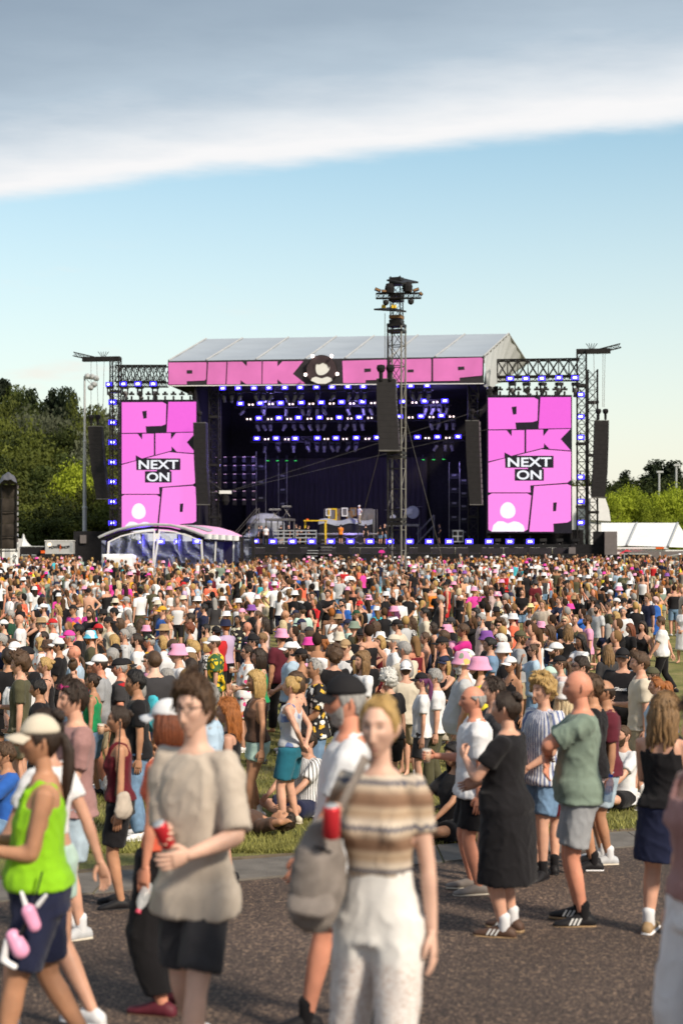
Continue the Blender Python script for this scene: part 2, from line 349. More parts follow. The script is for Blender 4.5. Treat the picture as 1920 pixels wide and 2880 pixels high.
def tree(kind, px, pytop, Yd, wide, label, group):
    top = W(px, pytop, Yd); z0 = hill_z(top.x, Yd); h = max(4, top.z - z0)
    o = empty('pine_tree' if kind == 'pine' else 'leafy_tree', (top.x, Yd, z0), random.random() * 6.28); tag(o, label, 'tree', group)
    c = link('crown', CR[kind][random.randrange(2)], parent=o); hs = h / (1.0 if kind != 'pine' else 1.15); wd = wide * ((.85 if kind != 'pine' else 1.25) if group.startswith('trees on') else (.95 if kind in ('pine', 'dark') else .5)); c.scale = (wd / .9, wd / .9, hs)
    link('trunk', trunk_me, parent=o).scale = (h * .9, h * .9, h)
def plant_trees(rows, where, group):
    seen = {}
    for k, px, py, Yd, wd in sorted(rows, key=lambda r_: r_[1]):
        n_ = seen.get(k, 0); seen[k] = n_ + 1; tree(k, px, py, Yd, wd, f"{ORD[n_]} {KINDW[k]} from the left {where}", group)
def trees():
    # the wooded slope on the left: (kind, px, py of the top, distance, crown width)
    rowsT = [('pine', 8, 1062, 235, 9), ('dark', 45, 1066, 232, 12), ('pine', 88, 1084, 228, 8), ('dark', 70, 1086, 226, 12), ('dark', 118, 1086, 226, 11), ('pine', 148, 1084, 224, 8),
             ('pine', 176, 1080, 222, 7), ('pine', 201, 1083, 220, 7), ('mid', 226, 1104, 212, 10), ('dark', 250, 1122, 206, 9), ('mid', 276, 1122, 200, 8), ('grey', 300, 1130, 196, 8), ('grey', 338, 1150, 190, 9),
             ('mid', 20, 1098, 214, 12), ('grey', 62, 1118, 208, 11), ('grey', 130, 1112, 204, 12), ('grey', 165, 1122, 200, 9), ('grey', 205, 1124, 198, 11), ('mid', 245, 1150, 190, 9), ('grey', 285, 1165, 186, 9), ('mid', 322, 1215, 180, 9),
             ('mid', 5, 1150, 200, 12), ('dark', 88, 1170, 196, 11), ('mid', 70, 1178, 186, 13), ('dark', 30, 1190, 188, 11), ('dark', 150, 1165, 190, 11), ('dark', 195, 1190, 186, 11), ('grey', 240, 1215, 180, 9), ('mid', 112, 1235, 178, 14), ('dark', 180, 1260, 174, 11), ('mid', 300, 1265, 172, 9),
             ('dark', 10, 1265, 172, 11), ('mid', 60, 1250, 172, 12), ('dark', 145, 1300, 166, 11), ('bright', 216, 1292, 160, 8), ('mid', 185, 1330, 160, 9), ('mid', 262, 1318, 164, 8), ('dark', 105, 1340, 158, 10), ('mid', 245, 1345, 154, 6), ('mid', 60, 1340, 156, 9), ('dark', 20, 1350, 158, 10), ('dark', 235, 1390, 152, 8), ('mid', 290, 1390, 152, 8),
             ('dark', 155, 1400, 150, 9), ('mid', 95, 1405, 150, 9), ('dark', 200, 1430, 148, 8), ('mid', 268, 1440, 147, 8), ('dark', 55, 1430, 148, 8), ('dark', 120, 1450, 146, 8)]
    plant_trees(rowsT, 'on the wooded left slope', 'trees on the wooded slope')
    rightT = [('pine', 1842, 1288, 235, 16), ('pine', 1888, 1290, 232, 15), ('dark', 1800, 1335, 236, 13), ('pine', 1756, 1318, 240, 9), ('dark', 1865, 1335, 228, 15), ('dark', 1724, 1322, 236, 13), ('dark', 1775, 1352, 228, 13), ('dark', 1905, 1318, 222, 13), ('dark', 1830, 1370, 224, 15), ('dark', 1690, 1330, 240, 12), ('dark', 1640, 1325, 240, 12), ('mid', 1616, 1340, 232, 8),
              ('bright', 1735, 1372, 180, 12), ('bright', 1772, 1360, 184, 11), ('bright', 1803, 1392, 181, 9), ('bright', 1872, 1370, 178, 11), ('bright', 1900, 1356, 182, 12), ('bright', 1936, 1378, 180, 11), ('bright', 1838, 1418, 176, 9), ('bright', 1712, 1402, 178, 8), ('mid', 1618, 1365, 190, 7), ('bright', 1905, 1440, 170, 9)]
    plant_trees(rightT, 'behind the tents on the right', 'trees beyond the tents on the right')
trees()

# ================================================================== white tents, trailers and fences behind the field
mat('tent_white', (.74, .75, .76), .6, var=.05, vscale=2, bump=.15, bscale=3); mat('tent_seam', (.35, .37, .39), .6)
mat('black_cloth', (.012, .011, .013), .9, var=.3, vscale=4, bump=.3, bscale=6); mat('black_metal', (.018, .017, .018), .55, var=.3, metal=.2)
mat('grey_box', (.16, .14, .14), .7, var=.1); mat('grey_panel', (.42, .43, .44), .5, var=.06); mat('steel', (.42, .41, .39), .45, metal=.6, var=.15); mat('galv', (.45, .47, .48), .55, metal=.3, var=.12, vscale=8)
mat('red_cloth', (.55, .03, .05), .6); mat('orange_paint', (.75, .12, .02), .6); mat('white_paint', (.75, .75, .74), .5, var=.05); mat('dark_rail', (.05, .05, .055), .6)
def marquee():
    o = empty('marquee_tent', W(1830, 1555, 150)); tag(o, 'long white marquee tent with pitched roof on the right edge', 'tent'); base = o.location
    def part(name, pts, mt, ext):
        return MB().prism([Vector(p) - base for p in pts], ext).build(name, MATS[mt], o)
    rg = [(1690, 1472), (1790, 1472), (1905, 1472)]; ev = [(1690, 1538), (1762, 1535), (1878, 1538)]
    for i in range(2):
        g = .4
        part('roof_panel', [W(ev[i][0] + g, ev[i][1], 148), W(ev[i + 1][0] - g, ev[i + 1][1], 148), W(rg[i + 1][0] - g, rg[i + 1][1], 156), W(rg[i][0] + g, rg[i][1], 156)], 'tent_white', (0, .1, .06))
    for i in (1, 2): o_ = MB().tube(W(ev[i][0], ev[i][1] - 1, 147.8) - base, W(rg[i][0], rg[i][1] - 1, 155.8) - base, .12).build('seam', MATS['tent_seam'], o)
    part('gable', [W(1880, 1538, 148.2), W(1925, 1540, 152), W(1950, 1540, 164), W(1907, 1473, 156)], 'tent_white', (-.1, .1, 0))
    part('valance', [W(1690, 1539, 147.9), W(1878, 1539, 147.9), W(1878, 1544, 147.9), W(1690, 1544, 147.9)], 'tent_white', (0, .05, 0))
    part('wall', [W(1690, 1545, 148.2), W(1925, 1547, 148.2), W(1925, 1575, 148.2), W(1690, 1575, 148.2)], 'tent_white', (0, .1, 0))
    # the dome behind the right PA tower
    o = empty('storage_hall', W(1680, 1555, 165)); tag(o, 'white round-topped hall behind the right speaker tower', 'tent'); base = o.location
    part('body', [W(1606, 1368, 166), W(1660, 1368, 166), W(1662, 1400, 166), W(1662, 1560, 166), W(1606, 1560, 166)], 'tent_white', (0, 8, 0))
    part('roof', [W(1660, 1400, 164), W(1702, 1402, 164), W(1712, 1432, 164), W(1717, 1466, 164), W(1660, 1462, 164)], 'tent_white', (0, 10, 0))
    part('wall', [W(1660, 1463, 164.4), W(1712, 1466, 164.4), W(1712, 1560, 164.4), W(1660, 1560, 164.4)], 'tent_white', (0, 9, 0))
    o = empty('gazebo_tent', W(1752, 1570, 146)); tag(o, 'red gazebo roof in front of the white marquee', 'tent'); base = o.location
    apex = W(1762, 1545, 147)
    for a, c in ((W(1735, 1561, 145), W(1793, 1561, 145)), (W(1793, 1561, 145), W(1798, 1561, 149)), (W(1731, 1561, 149), W(1735, 1561, 145))):
        part('roof_panel', [a, c, apex], 'red_cloth', (0, .02, -.04))
    for px, yy in ((1735, 145), (1793, 145)): MB().tube(W(px, 1561, yy) - base, Vector((W(px, 1561, yy).x, yy, gz(yy))) - base, .04).build('leg', MATS['steel'], o)
    o = empty('orange_banner', W(1854, 1541, 147)); tag(o, 'small orange banner hanging from the marquee eaves', 'banner'); base = o.location
    part('sheet', [W(1843, 1539, 147), W(1866, 1539, 147), W(1866, 1544, 147), W(1843, 1544, 147)], 'orange_paint', (0, -.04, 0))
    o = empty('truck_trailer', W(1850, 1570, 143)); tag(o, 'long dark grey trailer parked before the white marquee', 'trailer'); base = o.location
    part('body', [W(1765, 1552, 143), W(1930, 1550, 143), W(1930, 1580, 143), W(1765, 1582, 143)], 'grey_box', (0, 2, 0)); part('rail', [W(1774, 1561, 142.8), W(1832, 1561, 142.8), W(1832, 1563, 142.8), W(1774, 1563, 142.8)], 'white_paint', (0, -.1, 0))
    MB().tube(W(1862, 1570, 142.6) - base, W(1930, 1555, 142.6) - base, .1).build('ramp_rail', MATS['steel'], o)
    o = empty('light_mast', W(1855, 1575, 141)); tag(o, 'thin grey pole standing beside the dark trailer', 'pole'); base = o.location
    MB().tube(W(1855, 1552, 141) - base, Vector((W(1855, 1552, 141).x, 141, gz(141))) - base, .07).build('shaft', MATS['galv'], o)
    # pole lamps among the pines
    for k, (px, py, p2) in enumerate(((1853, 1327, 1362), (1901, 1308, 1332))):
        o = empty('street_lamp', W(px, 1540, 200)); tag(o, ['grey lamp post in front of the pines, the lower one', 'pale lamp post at the right edge of the pines'][k], 'lamp post', 'lamp posts in front of the pines'); base = o.location
        MB().tube(W(px, py, 200) - base, W(px, 1540, 200) - base, .14).build('post', MATS['galv'], o); MB().box(W(px + 2, py, 200) - base, (.9, .4, .25)).build('lamp_head', MATS['galv'], o)
marquee()
def screens_fence(px0, px1, py0, py1, Yd, label, mt='black_cloth', nseg=2):
    o = empty('site_fence', W((px0 + px1) / 2, py1, Yd)); tag(o, label, 'fence'); b_ = o.location
    for i in range(nseg):
        a = px0 + (px1 - px0) * i / nseg; c = px0 + (px1 - px0) * (i + 1) / nseg
        p = [W(a, py0, Yd), W(c, py0, Yd), W(c, py1, Yd), W(a, py1, Yd)]; p[2].z = p[3].z = gz(Yd)
        MB().prism([q - b_ for q in p], (0, .05, 0)).build('fence_cloth', MATS[mt], o)
        MB().tube(p[0] - b_ + Vector((0, -.05, .1)), p[3] - b_ + Vector((0, -.05, 0)), .045).build('post', MATS['galv'], o)
    MB().tube(W(px0, py0, Yd) - b_ + Vector((0, -.06, .05)), W(px1, py0, Yd) - b_ + Vector((0, -.06, .05)), .04).build('rail', MATS['galv'], o)
screens_fence(1687, 1822, 1560, 1600, 125, 'dark mesh fence with grey posts right of the stage')
screens_fence(62, 102, 1563, 1600, 122, 'grey crowd fence standing below the small pointed tent', 'grey_box', 1)
def left_site():
    o = empty('pointed_tent', W(66, 1540, 140)); tag(o, 'small white pointed pagoda tent left of the grey generator', 'tent'); b_ = o.location
    z0 = W(0, 1536, 140).z - b_.z; hw = (83 - 52) / 2 / F * 140; ap = W(63, 1502, 140) - b_
    prof = [(hw * 1.5, z0), (hw * .8, z0 + (ap.z - z0) * .28), (hw * .3, z0 + (ap.z - z0) * .65), (.06, ap.z)]
    MB().lathe(prof, (0, 0, 0), 4).build('canopy', MATS['tent_white'], o); MB().lathe([(hw * 1.4, gz(140) - b_.z), (hw * 1.4, z0 + .01)], (0, 0, 0), 4).build('wall', MATS['tent_white'], o)
    o = empty('generator_container', W(166, 1560, 132)); tag(o, 'grey generator container with a lightning bolt sign beside the trees', 'generator'); b_ = o.location
    x0, x1, zt, zb = W(127, 0, 132).x - b_.x, W(205, 0, 132).x - b_.x, W(0, 1522, 132).z - b_.z, W(0, 1558, 132).z - b_.z
    MB().box(((x0 + x1) / 2, 1.2, (zt + zb) / 2), (x1 - x0, 2.4, zt - zb)).build('body', MATS['grey_panel'], o)
    MB().box(((x0 + x1) / 2, 1.2, zt + .04), (x1 - x0 + .1, 2.5, .08)).build('roof', MATS['white_paint'], o)
    for k in range(8): MB().box((x1 - .15, -.02, zb + .2 + k * (zt - zb - .3) / 8), (.26, .03, .05)).build('vent_slat', MATS['tent_seam'], o)
    MB().box((x0 + .4, -.02, zt - .32), (.24, .06, .24)).build('lamp', mat('warm_lamp', (.8, .7, .5), emit=(1, .75, .45), estr=2.2), o)
    cx, cz = W(169, 0, 132).x - b_.x, (zt + zb) / 2 + .02
    for s_, dx in (('POWER', -.43), ('SHOP', .46)):
        me = text_mesh(s_, .34, .012, .012); q = link('lettering', me, mat('sign_black', (.02, .018, .02), .5), o, (cx + dx, -.03, cz), (R(90), 0, 0)); q.rotation_euler = (R(90), R(-4), 0)
    link('lettering', text_mesh('THE', .15, .004, .012), MATS['sign_black'], o, (cx - .12, -.03, cz + .22), (R(90), 0, 0))
    MB().prism([(cx + .10, -.05, cz + .36), (cx - .04, -.05, cz - .04), (cx + .03, -.05, cz - .02), (cx - .05, -.05, cz - .42), (cx + .13, -.05, cz + .04), (cx + .05, -.05, cz + .03)], (0, .02, 0)).build('bolt_emblem', MATS['orange_paint'], o)
    MB().box(((x0 + x1) / 2, 1.2, (zb + gz(132) - b_.z) / 2), (x1 - x0 + .8, 2.3, zb - gz(132) + b_.z)).build('chassis', MATS['black_metal'], o)
    o = empty('flatbed_trailer', W(100, 1560, 134)); tag(o, 'low black flatbed trailer left of the generator container', 'trailer'); b_ = o.location
    x0, x1 = W(48, 0, 134).x - b_.x, W(126, 0, 134).x - b_.x; MB().box(((x0 + x1) / 2, 1, .2), (x1 - x0, 2, 1.1)).build('body', MATS['black_cloth'], o); MB().box(((x0 + x1) / 2, 0, W(0, 1537, 134).z - b_.z), (x1 - x0, .1, .08)).build('rail', MATS['galv'], o)
    o = empty('white_cabin', W(25, 1560, 133)); tag(o, 'white site cabin behind the black scaffold tower', 'cabin'); b_ = o.location
    MB().box((0, 1, .3), (1.6, 2, 2.4)).build('body', MATS['white_paint'], o); MB().box((-.1, -.03, .2), (.5, .04, 1.8)).build('door', MATS['grey_panel'], o)
    o = empty('orange_crate', W(121, 1553, 131)); tag(o, 'orange crate at the left end of the grey generator', 'crate'); MB().box((0, 0, 0), (.34, .3, .2)).box((0, 0, .12), (.38, .34, .05)).build('body', MATS['orange_paint'], o)
left_site()
def mast():
    o = empty('floodlight_mast', W(238, 1495, 138)); tag(o, 'tall pale grey floodlight pole in front of the wooded slope', 'light pole'); b_ = o.location; o.location.z = gz(138); b_ = o.location
    pts = [(0, .24), (14, .22), (14.01, .27), (14.2, .27), (14.21, .2), (26, .15), (26.01, .19), (26.2, .19), (26.21, .12)]
    top = W(240, 1058, 138).z - b_.z; s_ = top / 33.0 if top > 0 else 1
    k = top; f = k / 20.0
    MB().lathe([(.22, 0), (.21, k * .32), (.26, k * .322), (.26, k * .33), (.18, k * .334), (.155, k * .66), (.18, k * .663), (.18, k * .67), (.12, k * .673), (.10, k)], n=12).build('shaft', MATS['galv'], o, smooth=False)
    for j, (dx, dz, a) in enumerate(((.28, -.1, .5), (.75, -.15, 0), (1.15, -.3, -.4), (.6, -1.2, .3), (.95, -.9, 0))):
        h = MB().lathe([(.05, .3), (.25, .2), (.3, 0), (.3, -.02)], n=12, axis='Y').build('lamp_head', MATS['galv'], o, loc=(dx, -.1, k + dz + .1)); h.rotation_euler = (R(25), 0, a)
        MB().lathe([(.01, -.03), (.27, -.03), (.27, -.05), (.01, -.05)], n=12, axis='Y').build('glass', mat('lamp_glass', (.5, .52, .5), .15), h)
    MB().tube((.0, 0, k - .2), (1.2, 0, k - .3), .05).tube((.2, 0, k - .3), (.95, 0, k - 1.1), .04).build('bracket', MATS['galv'], o)
mast()
# ================================================================== the stage
TANS = .14
SAX = Vector((1, -TANS, 0)).normalized(); SDN = Vector((TANS, 1, 0)).normalized()
def SP(px, py, d=0):
    Yd = (130 + d) / (1 + TANS * (px - 960) / F); return W(px, py, Yd)
mat('pink_cloth', (.68, .18, .52), .65, var=.10, vscale=.5, bump=.5, bscale=1.4); mat('dark_cloth', (.028, .024, .030), .8, var=.2)
mat('roof_vinyl', (.34, .385, .44), .45, var=.05, vscale=1, stretch=(.3, .3, 3)); mat('vinyl_seam', (.40, .41, .42), .5)
mat('gable_vinyl', (.50, .52, .54), .5, var=.06, vscale=1.5, stretch=(4, 4, .5), bump=.2, bscale=2)
mat('curtain', (.03, .025, .031), .9, var=.35, vscale=1.2, stretch=(3, 3, .2)); mat('truss_black', (.020, .018, .018), .5, var=.3, metal=.3); mat('truss_grey', (.20, .19, .18), .45, var=.2, metal=.5)
mat('speaker_black', (.016, .014, .015), .6, var=.2); mat('speaker_edge', (.19, .19, .19), .5, metal=.3)
mat('blue_light', (.2, .2, .9), emit=(.40, .42, 1.0), estr=5); mat('blue_halo', (.02, .02, .3), emit=(.05, .03, 1.0), estr=2.0)  # lens colour, then the painted blue halo around it
mat('warm_light', (1, .8, .7), emit=(1, .74, .70), estr=2.2); mat('warm_rim', (.3, .05, .1), emit=(.7, .2, .35), estr=.35); mat('green_light', (.1, .8, .2), emit=(.05, .9, .12), estr=.6)
mat('led_pink', (.1, .02, .08), .4, emit=(.93, .19, .77), estr=.5); mat('led_dark', (.016, .014, .024), .35); mat('led_white', (.1, .1, .1), .4, emit=(.82, .84, .90), estr=.55)
mat('led_frame', (.02, .018, .025), .5); mat('wood', (.22, .12, .05), .6, var=.3); mat('yellow_paint', (.75, .50, .02), .5); mat('glass_pale', (.27, .29, .31), .3)

stage = empty('festival_stage', SP(920, 1530)); stage.location.z = gz(130); SB = stage.location.copy()
tag(stage, 'large black festival stage with grey pitched roof and pink lettered banner', 'stage')
def sp(px, py, d=0): return SP(px, py, d) - SB
def plate(name, pts, d, th, mt, parent=stage, base=SB):
    P = [(SP(p[0], p[1], d) - base) for p in pts]; return MB().prism(P, SDN * th).build(name, MATS[mt], parent)
def rect(a, b, c, d): return [(a, b), (c, b), (c, d), (a, d)]
# deck and its black skirt
def deck():
    a, b_ = sp(556, 1531, -1), sp(1622, 1533, -1); z = a.z; b_.z = z
    MB().prism([a, b_, b_ + SDN * 20, a + SDN * 20], (0, 0, -.3)).build('deck', MATS['black_metal'], stage)
    lo = Vector((0, 0, gz(130) - .3 - SB.z))
    for i in range(16):
        p = a.lerp(b_, i / 16); q = a.lerp(b_, (i + 1) / 16)
        MB().prism([p - Vector((0, 0, .31)), q - SAX * .03 - Vector((0, 0, .31)), Vector((q.x - .03, q.y, lo.z)), Vector((p.x, p.y, lo.z))], SDN * .12).build('skirt_panel', MATS['dark_cloth'], stage)
    # apron step in front with a monitor row
    c, e_ = sp(560, 1557, -4), sp(1670, 1561, -4); e_.z = c.z
    MB().prism([c, e_, e_ + SDN * 3.6, c + SDN * 3.6], (0, 0, -.12)).build('apron', MATS['black_metal'], stage)
    MB().prism([c - Vector((0, 0, .13)), e_ - Vector((0, 0, .13)), Vector((e_.x, e_.y, lo.z)), Vector((c.x, c.y, lo.z))], SDN * .1).build('apron_skirt', MATS['black_cloth'], stage)
    return a.z
DZ = deck()
MB().prism([sp(540, 1085, 15), sp(1400, 1085, 15), sp(1400, 1540, 15), sp(540, 1540, 15)], SDN * .3).build('back_wall', MATS['black_cloth'], stage)
cme = None
for i in range(34):                          # folded back curtain, one strip per cloth width
    px = 690 + i * 15.0
    p = sp(px, 1290, 14.5); q = sp(px + 15, 1290, 14.5)
    if cme is None:
        wd = (q - p).length; ht = p.z - DZ
        def fold(u_, v_): return (u_ * wd, -.07 * abs(math.sin(u_ * math.pi)) ** .35 - .02 * math.sin(v_ * 9), v_ * ht)
        cme = MB().grid(fold, 8, 6).mesh('curtain_panel', True); cme.materials.append(MATS['curtain'])
    c = link('curtain_panel', cme, parent=stage, loc=(p.x, p.y, DZ)); c.rotation_euler = (0, 0, math.atan2(SAX.y, SAX.x))
for a, d1 in ((552, 15), (1372, 15)):
    MB().prism([sp(a, 1085, 0), sp(a, 1530, 0), sp(a, 1530, 0) + SDN * 15, sp(a, 1085, 0) + SDN * 15], SAX * (.2 if a > 960 else -.2)).build('side_wall', MATS['black_cloth'], stage)
MB().prism([sp(476, 1084, .4), sp(1360, 1078, .4), sp(1360, 1078, .4) + SDN * 14.6, sp(476, 1084, .4) + SDN * 14.6], (0, 0, .15)).build('ceiling', MATS['black_cloth'], stage)
# roof of sagging vinyl panels
def lerp2(a, b_, t): return (a[0] + (b_[0] - a[0]) * t, a[1] + (b_[1] - a[1]) * t)
ev0, ev1, rg0, rg1 = (474, 1015), (1360, 1002), (580, 953), (1430, 938)
cuts = [0, .119, .277, .435, .56, .7, .845, 1]; cutr = [0, .12, .272, .43, .555, .70, .855, 1]
bk = [sp(578, 1014, 16), sp(1484, 1022, 16)]
for i in range(7):
    def pan(u_, v_, i=i):
        t = cuts[i] + (cuts[i + 1] - cuts[i]) * u_; s_ = cutr[i] + (cutr[i + 1] - cutr[i]) * u_
        p = sp(*lerp2(ev0, ev1, t), 0); q = sp(*lerp2(rg0, rg1, s_), 8)
        return p.lerp(q, v_) + Vector((0, 0, -.16 * math.sin(u_ * math.pi) * math.sin(v_ * math.pi) + .03 * math.sin(v_ * 19)))
    MB().grid(pan, 8, 14).build('roof_panel', MATS['roof_vinyl'], stage, smooth=True)
    def pan2(u_, v_, i=i):
        s_ = cutr[i] + (cutr[i + 1] - cutr[i]) * u_; q = sp(*lerp2(rg0, rg1, s_), 8); return q.lerp(bk[0].lerp(bk[1], s_), v_)
    MB().grid(pan2, 3, 3).build('roof_panel', MATS['roof_vinyl'], stage)
    for t, s_ in ([(cuts[i], cutr[i])] + ([(1, 1)] if i == 6 else [])):
        MB().tube(sp(*lerp2(ev0, ev1, t), -.05) + Vector((0, 0, .06)), sp(*lerp2(rg0, rg1, s_), 7.95) + Vector((0, 0, .06)), .075).build('roof_seam', MATS['vinyl_seam'], stage)
def hip(u_, v_):
    p = sp(*ev0, 0).lerp(bk[0], u_); return p.lerp(sp(*rg0, 8), v_)
MB().grid(hip, 4, 4).build('roof_end', MATS['roof_vinyl'], stage)
# gable curtain on the right, drawn to one side
def gab(u_, v_):
    topp = sp(1361, 1003, 0).lerp(sp(1430, 939, 8), u_ / .55) if u_ < .55 else sp(1430, 939, 8).lerp(bk[1], (u_ - .55) / .45)
    bot = sp(1362 + 62 * u_, 1080 + 14 * math.sin(min(1, u_ * 2.2) * math.pi) - 22 * max(0, u_ - .5), .5 + 15 * u_)
    p = topp.lerp(bot, v_); return p + SAX * (.16 * math.sin(u_ * 47 + v_ * 2) * (.25 + v_)) + SDN * .1 * math.sin(u_ * 31)
MB().grid(gab, 60, 16).build('gable_curtain', MATS['gable_vinyl'], stage, smooth=True)
for u_ in range(9):
    MB().box(sp(1361, 1003, -.1).lerp(sp(1430, 939, 7.9), u_ / 8), (.18, .18, .14)).build('curtain_bracket', MATS['truss_grey'], stage)
MB().tube(sp(1430, 939, 8), bk[1], .09).build('gable_pole', MATS['vinyl_seam'], stage)
# pink banner on the eaves: cut letters proud of a dark backing
fas = plate('banner_backing', [(472, 1015), (1360, 1003), (1360, 1076), (472, 1082)], -.25, .25, 'dark_cloth')
tag(fas, 'dark eaves banner carrying pink block letters')
def c1(p): return [(460 + x / 3.267, 980 + y / 3.267) for x, y in p]
def c2(p): return [(920 + x / 3.267, 980 + y / 3.267) for x, y in p]
letters = [('P', c1([(45, 128), (390, 125), (395, 135), (388, 280), (375, 293), (212, 300), (212, 330), (45, 330)])), ('I', c1([(410, 125), (577, 123), (567, 328), (397, 328)])),
           ('N', c1([(588, 122), (720, 120), (763, 163), (766, 120), (900, 118), (898, 325), (755, 326), (706, 290), (704, 327), (578, 328)])),
           ('K', c1([(912, 118), (1045, 117), (1045, 167), (1090, 117), (1282, 115), (1187, 232), (1300, 322), (1090, 323), (1045, 282), (1045, 323), (907, 325)])),
           ('P', c2([(138, 112), (562, 101), (562, 285), (352, 290), (352, 315), (146, 317)])), ('O', c2([(578, 100), (945, 92), (955, 100), (955, 295), (945, 302), (578, 309)])),
           ('P', c2([(972, 92), (1415, 82), (1427, 92), (1424, 240), (1415, 248), (1215, 268), (1215, 295), (972, 299)]))]
for ch, pl in letters: tag(plate('letter_block', pl, -.31, .05, 'pink_cloth', fas), f'pink cloth letter {ch}')
for pl in (c1([(213, 198), (263, 198), (263, 229), (213, 229)]), c2([(341, 184), (400, 182), (400, 212), (341, 216)]), c2([(738, 193), (793, 191), (793, 217), (738, 217)]), c2([(1200, 167), (1258, 164), (1260, 193), (1203, 198)])):
    plate('letter_counter', pl, -.33, .016, 'dark_cloth', fas)
plate('light_strip', [(474, 1083.5), (1360, 1077), (1360, 1079.4), (474, 1086)], -.3, .12, 'white_paint')
# round emblem: a plain white bust on a dark disc, with four small lamps on the rim
bad = empty('emblem_disc', SP(904, 1041, -.5)); tag(bad, 'round dark emblem disc with a plain white bust on the stage banner', 'emblem'); bb = bad.location
def disc(cx, cy, rx, ry, d, th, mt, nm, a0=0, a1=360, n=36, base=bb, par=bad):
    return plate(nm, [(cx + rx * math.cos(R(a0 + (a1 - a0) * i / n)), cy + ry * math.sin(R(a0 + (a1 - a0) * i / n))) for i in range(n)], d, th, mt, par, base)
mat('emblem_dark', (.045, .030, .034), .5, var=.15)
disc(904, 1041, 43.5, 43.5, -.62, .3, 'truss_black', 'rim'); disc(904, 1041, 42, 42, -.66, .05, 'emblem_dark', 'face')
mat('emblem_white', (.72, .72, .70), .6, var=.03)
def bust(base, par, cx, cy, s_, d, mw, md, th=.03):
    pts = [(cx + s_ * (19.5 * math.cos(t) + (3 * math.cos(2 * t))), cy + s_ * (-6 + 21 * math.sin(t))) for t in [2 * math.pi * i / 28 for i in range(28)]]
    plate('bust_head', pts, d, th, mw, par, base)
    plate('bust_shoulders', [(cx - 30 * s_, cy + 30 * s_), (cx - 27 * s_, cy + 23 * s_), (cx - 16 * s_, cy + 19 * s_), (cx, cy + 24 * s_), (cx + 16 * s_, cy + 19 * s_), (cx + 27 * s_, cy + 23 * s_), (cx + 31 * s_, cy + 30 * s_), (cx + 12 * s_, cy + 39 * s_), (cx - 10 * s_, cy + 39 * s_)], d, th, mw, par, base)
bust(bb, bad, 904, 1040, 1.0, -.70, 'emblem_white', 'emblem_dark')
plate('bust_hair', [(904 - 21, 1036), (904 - 22, 1024), (904 - 14, 1012), (904, 1009), (904 + 14, 1012), (904 + 22, 1024), (904 + 21, 1036), (904 + 15, 1024), (904 + 4, 1019), (904 - 6, 1024), (904 - 14, 1023)], -.74, .03, 'emblem_dark', bad, bb)
for px, py in ((879, 1002), (932, 1002), (859, 1054), (948, 1052)):
    q = SP(px, py, -.9) - bb; MB().lathe([(.05, -.15), (.14, .15), (.16, .2)], q, 8, axis='Y').build('rim_lamp', MATS['warm_light'], bad)

# ------------------------------------------------------------------ truss builder
def truss(name, p, q, wdt, seg, rc, rb, mt, parent, base=Vector((0, 0, 0)), up=None, h=None, stuffname='bracing', legs=True):
    """box truss between p and q: four chords as parts, the thin bracing joined as one part"""
    p = Vector(p) - base; q = Vector(q) - base; d = q - p; ln = d.length; d.normalize()
    a = (Vector((1, 0, 0)) if abs(d.z) > .5 else Vector((0, 0, 1))); a = (a - d * a.dot(d)).normalized(); b_ = d.cross(a); h = h or wdt
    if abs(d.z) > .5: a = (SAX - d * SAX.dot(d)).normalized(); b_ = d.cross(a)
    cs = [a * h / 2 * i + b_ * wdt / 2 * j for i, j in ((-1, -1), (1, -1), (1, 1), (-1, 1))]
    if legs:
        for c in cs: MB().tube(p + c, q + c, rc, 6).build(name + '_chord', MATS[mt], parent)
    br = MB()
    for k in range(seg):
        u0, u1 = p + d * ln * k / seg, p + d * ln * (k + 1) / seg
        for i in range(4):
            c, e_ = cs[i], cs[(i + 1) % 4]
            br.tube(u0 + c, u0 + e_, rb, 4)
            br.tube(u0 + c, u1 + e_, rb, 4)
            if i in (0, 2): br.tube(u0 + e_, u1 + c, rb, 4)
    if not legs:
        for c in cs: br.tube(p + c, q + c, rc, 5)
    o = br.build(stuffname, MATS[mt], parent); o['kind'] = 'stuff'; return cs
# PA wings: towers, top trusses, outriggers
GZ130 = gz(130)
def wing_tower(px, pytop, Yd, label, seg=22, wdt=.8):
    o = empty('truss_tower', (W(px, 1500, Yd).x, Yd, gz(Yd))); tag(o, label, 'tower', 'black truss towers beside the stage')
    t = W(px, pytop, Yd); truss('tower', (t.x, Yd, gz(Yd)), t, wdt, seg, .07, .028, 'truss_black', o, o.location)
    for k in (.30, .58, .84): MB().box((0, 0, (t.z - gz(Yd)) * k), (wdt + .12, wdt + .12, .22)).build('collar', MATS['truss_black'], o)
    MB().box((0, 0, .06), (1.5, 1.5, .12)).build('base_plate', MATS['black_metal'], o)
    return o
wing_tower(325, 1004, 130.5, 'black truss tower left of the left pink screen'); wing_tower(1635, 983, 127.0, 'taller black truss tower right of the right pink screen', 24); wing_tower(1666, 1040, 129.0, 'lower black truss tower nearer the right speaker stack', 20, .85)
wing_tower(604, 1090, 133, 'black truss tower at the left edge of the stage opening', 18, .9); wing_tower(1331, 1084, 130, 'black truss tower at the right edge of the stage opening', 18, .9)
